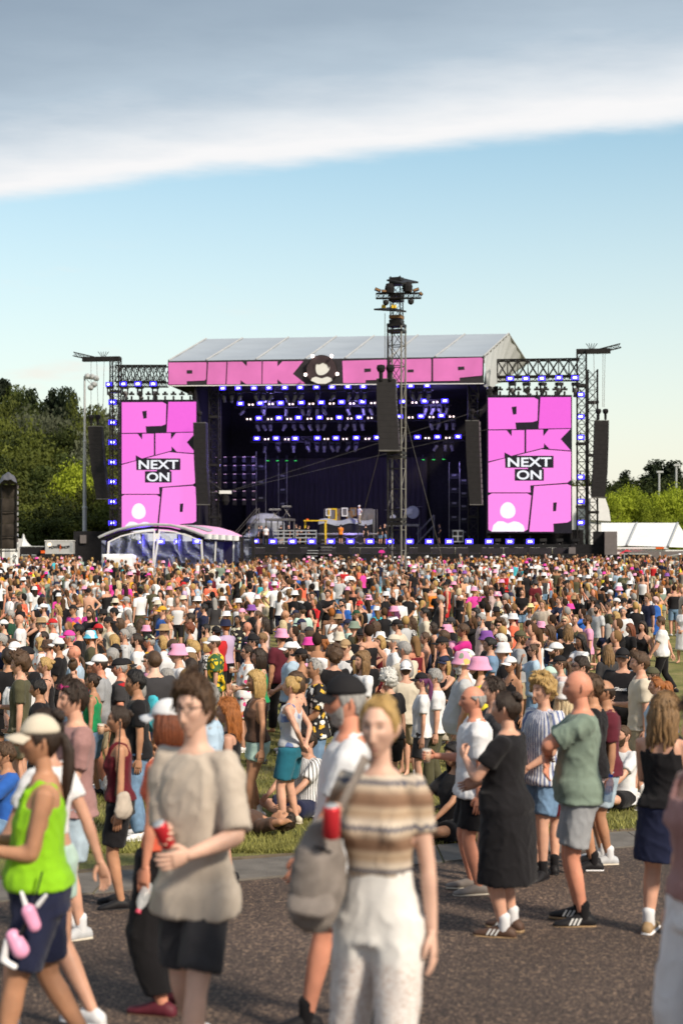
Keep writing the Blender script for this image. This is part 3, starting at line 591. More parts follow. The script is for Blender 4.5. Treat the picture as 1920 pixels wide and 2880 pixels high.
def wing_truss(pa, pb, label):
    o = empty('truss_beam', SP(pa[0], pa[1], 1)); tag(o, label, 'truss', 'black truss beams over the pink screens'); b_ = o.location
    truss('beam', SP(*pa, 1), SP(*pb, 1), 1.2, 8, .07, .05, 'truss_black', o, b_, h=1.5, stuffname='beam_lacing')
    lo = [(pa[0], pa[1] + 30), (pb[0], pb[1] + 30)]
    truss('lighting_rail', SP(*lo[0], .2), SP(*lo[1], .2), .4, 14, .05, .02, 'truss_black', o, b_, h=.4, stuffname='rail_lacing')
    for k in range(4):
        t = (k + .5) / 4; MB().tube(SP(*lerp2(pa, pb, t), 1) - b_, SP(*lerp2(lo[0], lo[1], t), .2) - b_, .05).build('hanger', MATS['truss_black'], o)
wing_truss((330, 1052), (472, 1052), 'black lattice beam left of the pink banner'); wing_truss((1398, 1037), (1628, 1034), 'black lattice beam right of the white gable')
def outrigger(p0, p1, wires, label):
    o = empty('outrigger_beam', SP(*p0, 0)); tag(o, label, 'beam', 'outrigger beams above the outer speaker stacks'); b_ = o.location
    MB().box((SP(*p0, 0) + SP(*p1, 0)) / 2 - b_, ((SP(*p0, 0) - SP(*p1, 0)).length, .5, .42), rz=-R(8)).build('beam', MATS['truss_black'], o)
    e0 = SP(*p1, 0) - b_; sgn = 1 if p1[0] > p0[0] else -1
    truss('tip', SP(*p1, 0) - SAX * 1.2 * sgn, SP(*p1, 0) + SAX * .9 * sgn + Vector((0, 0, .5)), .35, 5, .035, .02, 'truss_black', o, b_, stuffname='tip_lacing')
    for j in range(5): MB().tube((SP(*p0, 0).lerp(SP(*p1, 0), .45)) - b_, (SP(*p0, 0).lerp(SP(*p1, 0), .45)) - b_ + Vector((.25 * (j - 2), 0, .7)), .03).build('spike', MATS['truss_black'], o)
    for a, c in wires:
        MB().tube(SP(*a, 0) - b_, SP(*c, 0) - b_, .025, 4).build('hoist_chain', MATS['truss_grey'], o)
outrigger((338, 1009), (233, 1010), (((256, 1014), (256, 1163)), ((272, 1014), (276, 1163)), ((293, 1014), (289, 1163))), 'black outrigger beam pointing left above the left speaker stack')
outrigger((1620, 987), (1716, 988), (((1695, 990), (1694, 1145)), ((1701, 990), (1698, 1145)), ((1669, 990), (1672, 1145))), 'black outrigger beam pointing right above the right speaker stack')

# ------------------------------------------------------------------ line arrays
def line_array(name_label, pts, n, dep, d, fr=None, Yd=None, edge=1, group='hanging speaker stacks', hoist=2):
    """pts: (px left, px right, py) rows from top to bottom; one cabinet per step"""
    PT = (lambda px, py, dd=0: W(px, py, Yd + dd)) if Yd else (lambda px, py, dd=0: SP(px, py, d + dd))
    tp = PT((pts[0][0] + pts[0][1]) / 2, pts[0][2]); o = empty('line_array', tp); tag(o, name_label, 'speaker stack', group)
    ys = [p[2] for p in pts]
    for k in range(n):
        y0 = ys[0] + (ys[-1] - ys[0]) * k / n; y1 = ys[0] + (ys[-1] - ys[0]) * (k + 1) / n - .25
        l0, l1 = np.interp(y0, ys, [p[0] for p in pts]), np.interp(y1, ys, [p[0] for p in pts]); r0, r1 = np.interp(y0, ys, [p[1] for p in pts]), np.interp(y1, ys, [p[1] for p in pts])
        q = [PT(l0, y0) - tp, PT(r0, y0) - tp, PT(r1, y1) - tp, PT(l1, y1) - tp]
        c = MB().prism(q, SDN * dep).build('speaker_cabinet', MATS['speaker_black'], o)
        x0, x1 = (r0, r0 + 4.2) if edge > 0 else (l0 - 2.2, l0)
        MB().prism([PT(x0, y0 + .8, .5) - tp, PT(x1, y0 + 1.2, 1.2) - tp, PT(x1, y1 - 1.2, 1.2) - tp, PT(x0, y1 - .4, .5) - tp], SDN * .3).build('rigging_plate', MATS['speaker_edge'], c)
    MB().prism([PT(pts[0][0], pts[0][2] - 2.5) - tp, PT(pts[0][1], pts[0][2] - 2.5) - tp, PT(pts[0][1], pts[0][2] - .6) - tp, PT(pts[0][0], pts[0][2] - .6) - tp], SDN * dep).build('fly_frame', MATS['truss_grey'], o)
    MB().tube(PT(pts[-1][0], pts[-1][2] + 1.5) - tp, PT(pts[-1][1] + 5, pts[-1][2] + 1.5) - tp, .05).build('tie_bar', MATS['truss_grey'], o)
    for h in range(hoist):
        cx = pts[0][0] + (pts[0][1] - pts[0][0]) * (.25 + .5 * h) if hoist > 1 else (pts[0][0] + pts[0][1]) / 2; q = PT(cx, pts[0][2] - 22) - tp
        m_ = MB().lathe([(.05, .4), (.22, .36), (.27, .18), (.2, 0), (.12, -.07), (.11, -.55), (.05, -.6)], q, 10).build('chain_hoist', MATS['black_cloth'], o)
    return o
line_array('long black speaker stack hanging left of the left screen', [(247, 284, 1200), (251, 289, 1265), (256, 294, 1320), (271, 306, 1402)], 16, .8, -1)
line_array('long black speaker stack hanging at the far right', [(1672, 1712, 1184), (1670, 1711, 1240), (1667, 1708, 1330), (1663, 1701, 1398)], 16, .8, -1, edge=-1)
line_array('black speaker stack hanging over the inner edge of the left screen', [(543, 578, 1190), (545, 580, 1290), (552, 586, 1418)], 16, .8, -2, hoist=1)
line_array('black speaker stack hanging beside the inner edge of the right screen', [(1308, 1346, 1184), (1311, 1349, 1290), (1320, 1354, 1418)], 16, .8, -2, hoist=1)

# ------------------------------------------------------------------ LED screens
SCR = [('panel', [(68, 100), (795, 97), (855, 130), (845, 458), (770, 483), (497, 492), (510, 594), (72, 600)]), ('panel', [(892, 92), (1372, 90), (1372, 578), (862, 588)]),
       ('panel', [(72, 616), (360, 614), (437, 708), (440, 612), (640, 612), (640, 962), (432, 1018), (326, 962), (326, 1046), (72, 1106)]),
       ('panel', [(668, 606), (935, 602), (937, 708), (1022, 600), (1366, 592), (1210, 752), (1368, 932), (1036, 908), (948, 818), (944, 888), (668, 958)]),
       ('panel', [(72, 1126), (334, 1056), (338, 1206), (1098, 1202), (1098, 1016), (510, 1014), (905, 914), (1372, 950), (1372, 1398), (1315, 1440), (730, 1484), (738, 1594), (72, 1594)]),
       ('panel', [(70, 1644), (128, 1610), (685, 1610), (748, 1646), (690, 2180), (628, 2214), (132, 2214), (72, 2182)]),
       ('panel', [(792, 1496), (1315, 1462), (1372, 1490), (1372, 2038), (1318, 2068), (1094, 2088), (1100, 2214), (716, 2214)])]
def led_screen(x0, x1, y0, y1, d, label):
    b_ = SP((x0 + x1) / 2, y1, d); o = empty('led_screen', b_); tag(o, label, 'led screen', 'portrait screens either side of the stage')
    def m(p): return [(x0 + (x - 68) / 1304 * (x1 - x0), y0 + (y - 90) / 2125 * (y1 - y0)) for x, y in p]
    plate('screen_face', rect(x0 - 4, y0 - 6, x1 + 3, y1 + 4), d, .35, 'led_dark', o, b_)
    mat('led_deep', (.1, .02, .08), .4, emit=(.90, .13, .74), estr=.48); mat('led_soft', (.1, .02, .08), .4, emit=(.97, .26, .79), estr=.52)
    for i, (nm, pl) in enumerate(SCR): plate('pink_panel', m(pl), d - .03, .02, ('led_pink', 'led_deep', 'led_pink', 'led_pink', 'led_soft', 'led_soft', 'led_soft')[i], o, b_)
    for pl in ([(437, 246), (516, 236), (516, 358), (460, 369)], [(1092, 1755), (1150, 1750), (1138, 1890), (1088, 1892)]): plate('letter_counter', m(pl), d - .05, .012, 'led_dark', o, b_)
    for pl in ([(338, 1016), (1098, 1016), (1098, 1206), (338, 1206)], [(486, 1224), (946, 1224), (946, 1410), (486, 1410)], [(694, 1200), (922, 1200), (922, 1230), (694, 1230)]):
        plate('caption_box', m(pl), d - .055 - .002 * len(pl[0]) * (pl[0][0] / 900), .02, 'led_dark', o, b_)
    rz = math.atan2(SAX.y, SAX.x)
    for s_, (cx, cy), wd in (('NEXT', (720, 1116), 685), ('ON', (714, 1318), 390)):
        me = text_mesh(s_, 1, .02, .004); X_ = [v.co.x for v in me.vertices]; Y_ = [v.co.y for v in me.vertices]
        ww = (SP(*m([(cx + wd / 2, cy)])[0], d) - SP(*m([(cx - wd / 2, cy)])[0], d)).length; hh = SP(*m([(cx, cy - 73)])[0], d).z - SP(*m([(cx, cy + 73)])[0], d).z
        cxm, cym = (max(X_) + min(X_)) / 2, (max(Y_) + min(Y_)) / 2
        for v in me.vertices: v.co.x = (v.co.x - cxm) / (max(X_) - min(X_)) * ww; v.co.y = (v.co.y - cym) / (max(Y_) - min(Y_)) * hh
        t = link('lettering', me, MATS['led_white'], o, SP(*m([(cx, cy)])[0], d - .09) - b_, (R(90), 0, rz))
    def pl2(nm, p, th, dd): plate(nm, m(p), d - dd, th, 'led_white', o, b_)
    pl2('bust_head', [(378 + 122 * math.cos(t), 1885 + 130 * math.sin(t) + 8 * math.cos(2 * t)) for t in [2 * math.pi * i / 24 for i in range(24)]], .012, .05)
    pl2('bust_shoulders', [(125, 2212), (150, 2110), (220, 2050), (300, 2050), (380, 2085), (470, 2050), (550, 2062), (620, 2110), (648, 2180), (628, 2212)], .012, .05)
    for k in range(9):                                        # the row of clamps above the screen
        px = x0 + (x1 - x0) * (k + .3) / 9; q = SP(px, y0 - 9, d) - b_
        MB().box(q, (.16, .2, .45)).box(q + Vector((0, 0, .4)), (.5, .25, .16)).box(q + Vector((0, 0, .55)), (.2, .2, .2)).build('clamp', MATS['truss_black'], o)
    for px in (x0 - 2, x1 + 1): MB().tube(SP(px, y1, d + .4) - b_, Vector((SP(px, y1, d + .4).x, SP(px, y1, d + .4).y, gz(130))) - b_, .1).build('support_leg', MATS['truss_black'], o)
led_screen(339.5, 551.5, 1129.5, 1496, -.6, 'tall pink LED screen left of the stage, partly behind the clear tent'); led_screen(1372, 1605, 1116.5, 1495.5, -.6, 'tall pink LED screen right of the stage')

# ------------------------------------------------------------------ lights
lens_me = MB().box((0, -.24, 0), (.36, .03, .18)).mesh('lens'); lens_me.materials.append(MATS['blue_light'])
halo_me = MB().box((0, -.21, 0), (.72, .05, .44)).mesh('rim'); halo_me.materials.append(MATS['blue_halo'])  # emissive plate behind the lens imitating the lamp's blue halo
body_me = MB().box((0, 0, 0), (.80, .38, .50)).box((0, .1, .38), (.12, .12, .3)).mesh('housing'); body_me.materials.append(MATS['black_metal'])
def blue_light(px, py, d, label, group, s_=1.0):
    o = empty('blinder_light', SP(px, py, d), math.atan2(SAX.y, SAX.x)); tag(o, label, 'stage light', group); o.scale = (s_,) * 3
    link('housing', body_me, parent=o); link('rim', halo_me, parent=o); link('lens', lens_me, parent=o)
rowsL = [('top', 1.5, [(627.4, 1092), (670.5, 1091.5), (715, 1091.5), (757, 1091), (801.5, 1090.5), (844.7, 1090), (890, 1089), (934, 1088.5), (978.6, 1087.6), (1021.7, 1087), (1112, 1086), (1155, 1085.5), (1201, 1084.5)]),
         ('second', 4, [(677, 1135), (732.6, 1134), (790, 1133.5), (848, 1132.5), (904, 1132), (961, 1131), (1020, 1130), (1133, 1129.5), (1194, 1128), (1251, 1127.5)]),
         ('third', 7, [(728.6, 1176), (785, 1175.5), (839.7, 1174.7), (899, 1174), (954.5, 1174), (1010, 1173.5), (1124, 1171.5), (1184, 1170.5), (1241, 1169)]),
         ('lowest', 10, [(723, 1233), (777, 1232.5), (831, 1233), (893, 1232), (945, 1232), (1002, 1231.5), (1060.6, 1230.5), (1174, 1229.5), (1230, 1229), (1288, 1228)])]
for nm, d, pts in rowsL:
    for i, (px, py) in enumerate(pts): blue_light(px, py, d, f'{ORD[i]} blue light from the left in the {nm} row under the roof', f'blue lights in the {nm} ceiling row', .8 if nm == 'top' else .86)
    o = empty('lighting_truss', SP(pts[0][0], pts[0][1], d)); tag(o, f'black lighting truss carrying the {nm} row of blue lights', 'truss', 'lighting trusses under the stage roof')
    a, c = SP(pts[0][0] - 18, pts[0][1] + 4, d + .5), SP(pts[-1][0] + 18, pts[-1][1] + 4, d + .5); truss('beam', a, c, .5, 30, .05, .025, 'truss_black', o, o.location, h=.5)
for i, (px, py) in enumerate([(768, 1523), (823, 1523), (877, 1523), (931, 1523), (986, 1523), (1041, 1523), (1097, 1523), (1152, 1523), (1207, 1523), (1263, 1523), (1319, 1523), (1375, 1523), (1433, 1523), (1490, 1523)]):
    blue_light(px, py, -.6, f'{ORD[i]} blue light from the left along the stage edge', 'blue lights along the stage edge', .95)
for i, py in enumerate((1131, 1188, 1244, 1300, 1355, 1411, 1471)): blue_light(318, py, -.2, f'blue light on the left truss tower, {ORD[i]} from the top', 'blue lights on the left truss tower')
for i, py in enumerate((1110, 1172, 1230, 1342, 1410, 1470)): blue_light(1632, py, -3.2 + 3, f'blue light on the right truss tower, {ORD[i]} from the top', 'blue lights on the right truss tower', .9)
for i, (px, py) in enumerate(((308, 1081), (348, 1080), (389, 1080), (432, 1080))): blue_light(px, py, -.5, f'{ORD[i]} blue light on the beam above the left screen', 'blue lights above the left screen', .85)
for i, (px, py) in enumerate(((1434, 1065), (1478, 1065), (1523, 1064.5), (1571, 1063), (1616, 1062.5))): blue_light(px, py, -.5, f'{ORD[i]} blue light on the beam above the right screen', 'blue lights above the right screen', .85)
wl_me = MB().lathe([(.075, .08), (.075, .1), (.01, .11)], (-.17, 0, 0), 10, axis='Y').lathe([(.075, .08), (.075, .1), (.01, .11)], (.17, 0, 0), 10, axis='Y').mesh('bulb'); wl_me.materials.append(MATS['warm_light'])
wh_me = MB().box((0, .1, 0), (.7, .3, .36)).mesh('housing'); wh_me.materials.append(MATS['black_metal'])
for nm, d, pts in (('second', 4.2, [(706, 1138), (762, 1136), (819, 1136.7), (875.5, 1135.7), (933, 1135), (990, 1134.6), (1049, 1133.5), (1165, 1132), (1224, 1131)]), ('third', 7.2, [(700, 1178.7), (759, 1178.7), (813, 1178.3), (870, 1177.7), (927, 1177.7), (983, 1177), (1040, 1175.5), (1155, 1174), (1213, 1173), (1270, 1171.5)]),
                   ('lowest', 10.2, [(750.5, 1235), (807, 1235.6), (917.6, 1234.7), (970, 1234.6), (1033, 1234), (1201, 1232), (1259, 1231.5)])):
    for i, (px, py) in enumerate(pts):
        o = empty('twin_lamp', SP(px, py, d), math.atan2(SAX.y, SAX.x)); tag(o, f'{ORD[i]} warm white twin lamp from the left in the {nm} light row', 'stage light', f'warm twin lamps in the {nm} row'); link('housing', wh_me, parent=o); link('bulb', wl_me, parent=o)
for px, py, d, e_ in ((760, 1150, 3, 700), (1000, 1150, 3, 700), (1210, 1150, 3, 700), (820, 1240, 8, 600), (1080, 1240, 8, 600), (680, 1300, 6, 500), (1290, 1300, 6, 400), (980, 1500, 2, 250)):      # added fill lamps brightening the stage interior, coloured like the blue rows
    ld = bpy.data.lights.new('blue_stage_fill', 'POINT'); ld.energy = e_ * .32; ld.color = (.34, .27, 1); ld.shadow_soft_size = .5; lo = bpy.data.objects.new('blue_stage_fill', ld); COL.objects.link(lo); lo.location = SP(px, py, d)
# moving heads hanging below the rows
mh_y = MB().box((-.2, 0, -.25), (.07, .12, .5)).box((.2, 0, -.25), (.07, .12, .5)).box((0, 0, .08), (.5, .36, .22)).mesh('yoke'); mh_y.materials.append(MATS['black_metal'])
mh_h = MB().lathe([(.06, .22), (.15, .2), (.17, 0), (.13, -.25), (.16, -.42), (.01, -.43)], n=10).mesh('lamp_head'); mh_h.materials.append(mat('lamp_grey', (.15, .145, .15), .4))
def moving_head(p, label, group, s_=1.0, tilt=0):
    o = empty('moving_head_light', p, random.uniform(-.6, .6)); tag(o, label, 'stage light', group); o.scale = (s_,) * 3
    link('yoke', mh_y, parent=o); h = link('lamp_head', mh_h, parent=o, loc=(0, 0, -.42)); h.rotation_euler = (tilt, random.uniform(-.6, .6), 0)
for nm, d, y0, xs in (('top', 1.6, 1106, [630, 652, 675, 720, 741, 762, 806, 830, 848, 893, 937, 982, 1004, 1025, 1160, 1182, 1205]), ('second', 4.2, 1146, [683, 741, 805, 850, 870, 892, 910, 978, 1022, 1042, 1196, 1217, 1236, 1257]), ('third', 7.2, 1189, [724, 742, 760, 800, 827, 848, 872, 893, 912, 955, 975, 996, 1018, 1212, 1234, 1255, 1275]), ('lowest', 10.3, 1250, [745, 781, 825, 866, 892, 912, 932, 951, 980, 1000, 1226, 1252, 1270])):
    for i, px in enumerate(xs): moving_head(SP(px, y0 - (px - 650) * .008, d), f"dark moving head below the {nm} light row, {ORD[i]} from the left", f'moving heads below the {nm} light row', 1.0, random.uniform(-.7, .5))
for i, px in enumerate((310, 352, 393, 436)): moving_head(SP(px, 1092, -.3), f'dark moving head above the left screen, {ORD[i]} from the left', 'moving heads above the left screen', 1.25)
for i, px in enumerate((1440, 1480, 1525, 1572, 1618)): moving_head(SP(px, 1083, -.3), f'dark moving head above the right screen, {ORD[i]} from the left', 'moving heads above the right screen', 1.25, .4)
for i, px in enumerate((1396, 1438, 1482, 1526, 1573, 1618, 1685)):
    moving_head(SP(px, 1522, -.5), f'grey moving head standing on the floor below the right screen, {ORD[i]} from the left', 'moving heads below the right screen', 1.2); bpy.context.scene.objects[-1]
for i, (px, py) in enumerate(((753, 1295), (780, 1295), (806, 1295), (831, 1295), (1190, 1292), (1219, 1292), (1247, 1291))):
    o = empty('green_lamp', SP(px, py, 12)); tag(o, f'small green lit lamp before the back curtain, {ORD[i]} from the left', 'stage light', 'green lamps before the curtain'); MB().lathe([(.1, .5), (.14, .1), (.15, 0)], n=8).build('housing', MATS['black_metal'], o); MB().lathe([(.01, -.03), (.15, -.04), (.15, -.01)], n=8).build('lens', MATS['green_light'], o)

# ------------------------------------------------------------------ things on the stage
def on_deck(px, d): p = SP(px, 1530, d); p.z = DZ + SB.z; return p
def light_tower(px, py, d, label, wd=.95):
    p = on_deck(px, d); o = empty('light_tower', p, -R(8)); tag(o, label, 'light tower', 'black light towers on the stage'); h = SP(px, py, d).z - p.z
    for s_ in (-wd / 2, wd / 2): MB().box((s_, 0, h / 2), (.06, .1, h)).build('pole', MATS['truss_grey'], o)
    for k in range(5): MB().box((0, .05, h * (.15 + .17 * k)), (wd - .2, .3, .5)).build('lamp_unit', MATS['black_metal'], o); MB().box((0, -.12, h * (.15 + .17 * k) + .1), (.4, .03, .16)).build('lens', MATS['lamp_grey'], o)
light_tower(734, 1270, 9, 'left black light tower between two pale poles'); light_tower(795, 1302, 11, 'second black light tower behind the keyboards', .85); light_tower(1277, 1300, 8, 'black light tower left of the right inner speakers', 1.0); light_tower(1304, 1318, 7, 'narrow black light tower at the right inner speakers', .8)
def lamp_wall():
    p = SP(660, 1412, 8); o = empty('lamp_wall', p, -R(8)); tag(o, 'hanging black wall of small lamps with pinkish glow at stage left', 'light rig'); zt = SP(660, 1268, 8).z - p.z
    for i in range(6):
        z = zt * (i + .3) / 6; MB().box((0, .1, z), (4.4, .1, .07)).build('bar', MATS['truss_black'], o)
        for k in range(5):
            x = -1.9 + k * .95; MB().box((x, 0, z - .3), (.34, .3, .5)).build('lamp_unit', MATS['black_metal'], o)
            MB().box((x - .06, -.16, z - .02), (.1, .03, .06)).box((x + .1, -.16, z - .02), (.1, .03, .06)).build('bulb', mat('lamp_pink', (.5, .3, .4), emit=(.8, .5, .7), estr=.35), o)
lamp_wall()
def stairs(px, py, d, wd, n_, label, side):
    p = on_deck(px, d); o = empty('stage_stairs', p, -R(8)); tag(o, label, 'stairs', 'stairs on the stage'); h = SP(px, py, d).z - p.z; L_ = h * .9
    for k in range(n_): MB().box((side * L_ * (k + .5) / n_, 0, h * (k + .5) / n_), (L_ / n_ * .9, wd, .05)).build('step', MATS['truss_grey'], o)
    for yy in (-wd / 2, wd / 2):
        MB().tube((0, yy, 0), (side * L_, yy, h), .05).build('stringer', MATS['truss_grey'], o); MB().tube((0, yy, 1.0), (side * L_, yy, h + 1.0), .035).tube((side * L_, yy, 0), (side * L_, yy, h + 1), .035).build('handrail', MATS['truss_grey'], o)
stairs(660, 1458, 6, 1.2, 8, 'grey stairs rising right behind the clear tent', 1); stairs(1172, 1478, 8, 1.2, 7, 'grey stairs rising right to the drum riser', 1)
def riser(px0, px1, py, d, label):
    p = on_deck((px0 + px1) / 2, d); o = empty('riser', p, -R(8)); tag(o, label, 'platform', 'raised platforms on the stage'); h = SP(px0, py, d).z - p.z; w_ = (SP(px1, py, d) - SP(px0, py, d)).length
    MB().box((0, 0, h), (w_, 3, .22)).build('platform', MATS['truss_grey'], o)
    for x in (-w_ / 2 + .1, 0, w_ / 2 - .1):
        for y in (-1.3, 1.3): MB().tube((x, y, 0), (x, y, h), .07).build('leg', MATS['truss_grey'], o)
    return Vector((p.x, p.y, p.z + h + .11))
R1 = riser(753, 823, 1462, 5, 'grey raised platform with keyboards left of the stage centre'); R2 = riser(1085, 1182, 1478, 9, 'grey drum riser behind the black scaffold tower')
def keyboard(p, w_, label, col='truss_grey'):
    o = empty('keyboard', p, -R(8)); tag(o, label, 'keyboard', 'keyboards on the stage'); MB().box((0, 0, .95), (w_, .4, .14)).build('body', MATS[col], o); MB().box((0, -.12, 1.03), (w_ - .1, .16, .02)).build('key_bed', MATS['white_paint'], o)
    for s_ in (-1, 1): MB().tube((-s_ * w_ * .35, 0, 0), (s_ * w_ * .35, 0, .9), .03).build('leg', MATS['truss_grey'], o)
keyboard(R1 + Vector((-.5, 0, -.1)), 1.1, 'grey keyboard on the raised platform'); keyboard(R1 + Vector((.6, .3, .2)), .9, 'pale synthesizer at the right of the raised platform')
for i, (px, w_) in enumerate(((932, 3.4), (985, 3.2), (1042, 3.0))): keyboard(on_deck(px, 3), w_, f'long folding table of instruments, {ORD[i]} from the left on the stage front')
def drums():
    p = R2; o = empty('drum_kit', p, -R(8)); tag(o, 'drum kit with a white emblem on its bass drum on the riser', 'drum kit')
    b_ = MB().lathe([(.62, -.25), (.62, .25)], (-.9, -.6, .62), 20, axis='Y').build('bass_drum', MATS['black_metal'], o); disc_ = MB().lathe([(.01, .26), (.30, .262), (.30, .25)], (-.9, -.6, .64), 16, axis='Y').build('emblem', MATS['emblem_white'], b_)
    MB().lathe([(.52, 0), (.58, .1), (.58, .6)], (.7, -.5, .9), 18).build('floor_tom', MATS['lamp_glass'], o); MB().lathe([(.62, -.2), (.62, .2), (.02, .21)], (1.0, -.8, 1.15), 20, axis='Y').build('gong_drum', MATS['glass_pale'], o)
    for x, z in ((-1.5, 1.4), (-.4, 1.6), (.2, 1.5), (1.6, 1.7)): MB().lathe([(.01, .04), (.32, 0), (.32, -.02)], (x, -.3, z), 14).build('cymbal', MATS['truss_grey'], o); MB().tube((x, -.3, 0), (x, -.3, z), .025).build('cymbal_stand', MATS['truss_grey'], o)
drums()
def misc_stage():
    p = on_deck(747, 9); o = empty('equipment_case', p, -R(8)); tag(o, 'big pale rounded equipment cover behind the left platform', 'case'); MB().lathe([(1.9, 0), (1.9, 2.1), (1.6, 2.6), (.9, 3.0), (.1, 3.1)], n=16).build('cover', MATS['glass_pale'], o)
    p = on_deck(887, 2); o = empty('forklift_frame', p, -R(8)); tag(o, 'yellow metal forklift frame at the stage front', 'forklift')
    for x in (-.95, .95): MB().box((x, 0, 1.1), (.16, .2, 2.2)).build('mast', MATS['yellow_paint'], o)
    MB().box((0, 0, 2.2), (2.1, .9, .1)).build('roof', MATS['yellow_paint'], o); MB().box((.3, .2, .5), (1.2, 1.2, .7)).build('body', MATS['black_metal'], o); MB().box((-.75, 0, 2.3), (.2, .2, .16)).build('beacon', MATS['orange_paint'], o)
    p = on_deck(1244 + 43, 3); o = empty('flight_case', on_deck(1288, 2), -R(8)); tag(o, 'pale flight case with dark panels at the right stage edge', 'case'); MB().box((0, 0, .75), (1.0, .8, 1.1)).build('body', MATS['grey_panel'], o)
    for x in (-.25, .25):
        for z in (.5, 1.0): MB().box((x, -.42, z), (.36, .03, .36)).build('panel', MATS['black_metal'], o)
    for x in (-.4, .4): MB().lathe([(.1, -.06), (.1, .06)], (x, 0, .1), 8, axis='Y').build('wheel', MATS['black_metal'], o)
    # props hanging on a line, a door and a draped piano on the back riser
    a, b_ = SP(912, 1432, 8), SP(1048, 1432, 8); o = empty('picture_rail', a); tag(o, 'thin rail hung with small picture frames behind the tables', 'rail'); MB().tube((0, 0, 0), b_ - a, .05).build('bar', MATS['truss_grey'], o)
    for px in (912, 955, 1060): q = SP(px, 1432, 8); MB().tube(q - a, on_deck(px, 8) - a, .05).build('leg', MATS['truss_grey'], o)
    for i, (px, py, s_, mt, wd) in enumerate(((923, 1441, .5, 'white_paint', 'small white'), (935, 1447, .85, 'yellow_paint', 'large golden'), (948, 1441, .45, 'wood', 'small brown upper left'), (948, 1455, .5, 'wood', 'small brown lower'), (969, 1440, .6, 'white_paint', 'pale middle'), (983, 1450, .6, 'wood', 'brown square'), (993, 1440, .6, 'wood', 'brown upper right'))):
        q = SP(px, py, 7.9); f = empty('hanging_picture', q, -R(8)); tag(f, f'{wd} picture frame hanging from the rail on stage', 'picture', 'picture frames on the rail')
        MB().box((0, 0, s_ * .62), (s_, .06, s_ * .16)).box((0, 0, -s_ * .62), (s_, .06, s_ * .16)).box((-s_ * .42, 0, 0), (s_ * .16, .06, s_ * 1.1)).box((s_ * .42, 0, 0), (s_ * .16, .06, s_ * 1.1)).build('frame', MATS[mt], f); MB().box((0, .02, 0), (s_ * .68, .03, s_ * 1.08)).build('picture', MATS['lamp_grey'], f)
        MB().tube((0, 0, s_ * .7), (0, 0, SP(px, 1432, 7.9).z - q.z), .015).build('cord', MATS['truss_grey'], f)
    p = on_deck(1030, 8); o = empty('stage_door', p, -R(8)); tag(o, 'grey panelled door standing free behind the tables', 'door'); h = SP(1030, 1433, 8).z - p.z; MB().box((0, 0, h - 1.4), (1.7, .12, 2.8)).build('leaf', MATS['lamp_grey'], o)
    for x in (-.4, .4):
        for z in (h - 2.0, h - .9): MB().box((x, -.08, z), (.5, .04, .8)).build('door_panel', MATS['grey_box'], o)
    MB().box((0, .4, (h - 2.8) / 2), (1.8, .9, h - 2.8)).build('plinth', MATS['black_metal'], o)
    p = on_deck(973, 6); o = empty('draped_piano', p, -R(8)); tag(o, 'long instrument under a grey cover on the back platform', 'piano'); MB().grid(lambda u_, v_: (-2.6 + 5.2 * u_, -.6 + 1.2 * v_, 1.9 + .12 * math.sin(u_ * 13) + .5 * (1 - abs(2 * v_ - 1) ** 3)), 24, 8).build('cover', MATS['glass_pale'], o, smooth=True); MB().box((0, 0, .95), (5, 1.1, 1.9)).build('plinth', MATS['black_metal'], o)
    for i, px in enumerate((797, 860)):                      # pale railings on the stage front
        p = on_deck(px, 0); o = empty('rail_fence', p, -R(8)); tag(o, f'{["left", "right"][i]} low grey rail fence on the stage front beside the forklift', 'railing', 'low rail fences on the stage')
        for z in (.25, .6, .95, 1.25): MB().box((0, 0, z), (1.95, .05, .1)).build('rail', MATS['galv'], o)
        for x in (-.95, 0, .95): MB().box((x, .06, .65), (.06, .06, 1.3)).build('post', MATS['galv'], o)
    p = SP(634, 1395, 1); o = empty('cable_camera', p); tag(o, 'white camera gondola hanging on cables before the left towers', 'camera'); MB().box((0, 0, .35), (1.1, .7, .3)).build('housing', MATS['white_paint'], o); MB().lathe([(.1, .2), (.34, .1), (.36, -.5), (.2, -.85)], n=10).build('lens_head', MATS['black_cloth'], o)
    for q in (SP(545, 1320, -1), SP(545, 1385, -1), SP(1360, 1150, -1), SP(1368, 1208, -1)): MB().tube((0, 0, .35), q - p, .013, 4).build('cable', MATS['truss_grey'], o)
    o = empty('stage_wing', SP(246, 1560, -1)); tag(o, 'low black box wing behind the clear tent at the far left', 'platform'); plate('body', rect(207, 1494, 300, 1580), -.5, 3, 'black_cloth', o, o.location); plate('cabinet', rect(225, 1505, 241, 1528), -.7, .3, 'grey_box', o, o.location)
    o = empty('stage_wing', SP(1690, 1560, -3)); tag(o, 'black box wing with a large subwoofer at the right end of the stage', 'platform'); plate('body', rect(1605, 1531, 1699, 1580), -2, 3, 'black_cloth', o, o.location); plate('cabinet', rect(1669, 1495, 1700, 1532), -2, 2, 'black_cloth', o, o.location)
    plate('backdrop_cloth', rect(1362, 1490, 1640, 1534), 1, .3, 'black_cloth', o, o.location); plate('subwoofer', rect(1700, 1495, 1735, 1561), -3, 3, 'grey_box', o, o.location); plate('cabinet', rect(1599, 1539, 1618, 1560), -2.4, .4, 'grey_box', o, o.location)
    for i, px in enumerate((760, 823, 880, 960, 1128, 1190, 1333)):
        q = SP(px, 1554, -3); f = empty('floor_monitor', q, -R(8)); tag(f, f'black wedge monitor on the apron, {ORD[i]} from the left', 'monitor speaker', 'wedge monitors on the apron'); MB().prism([(-.5, 0, 0), (-.5, 0, .5), (-.5, .5, .1), (-.5, .5, 0)], (1.2, 0, 0)).build('cabinet', MATS['speaker_black'], f)
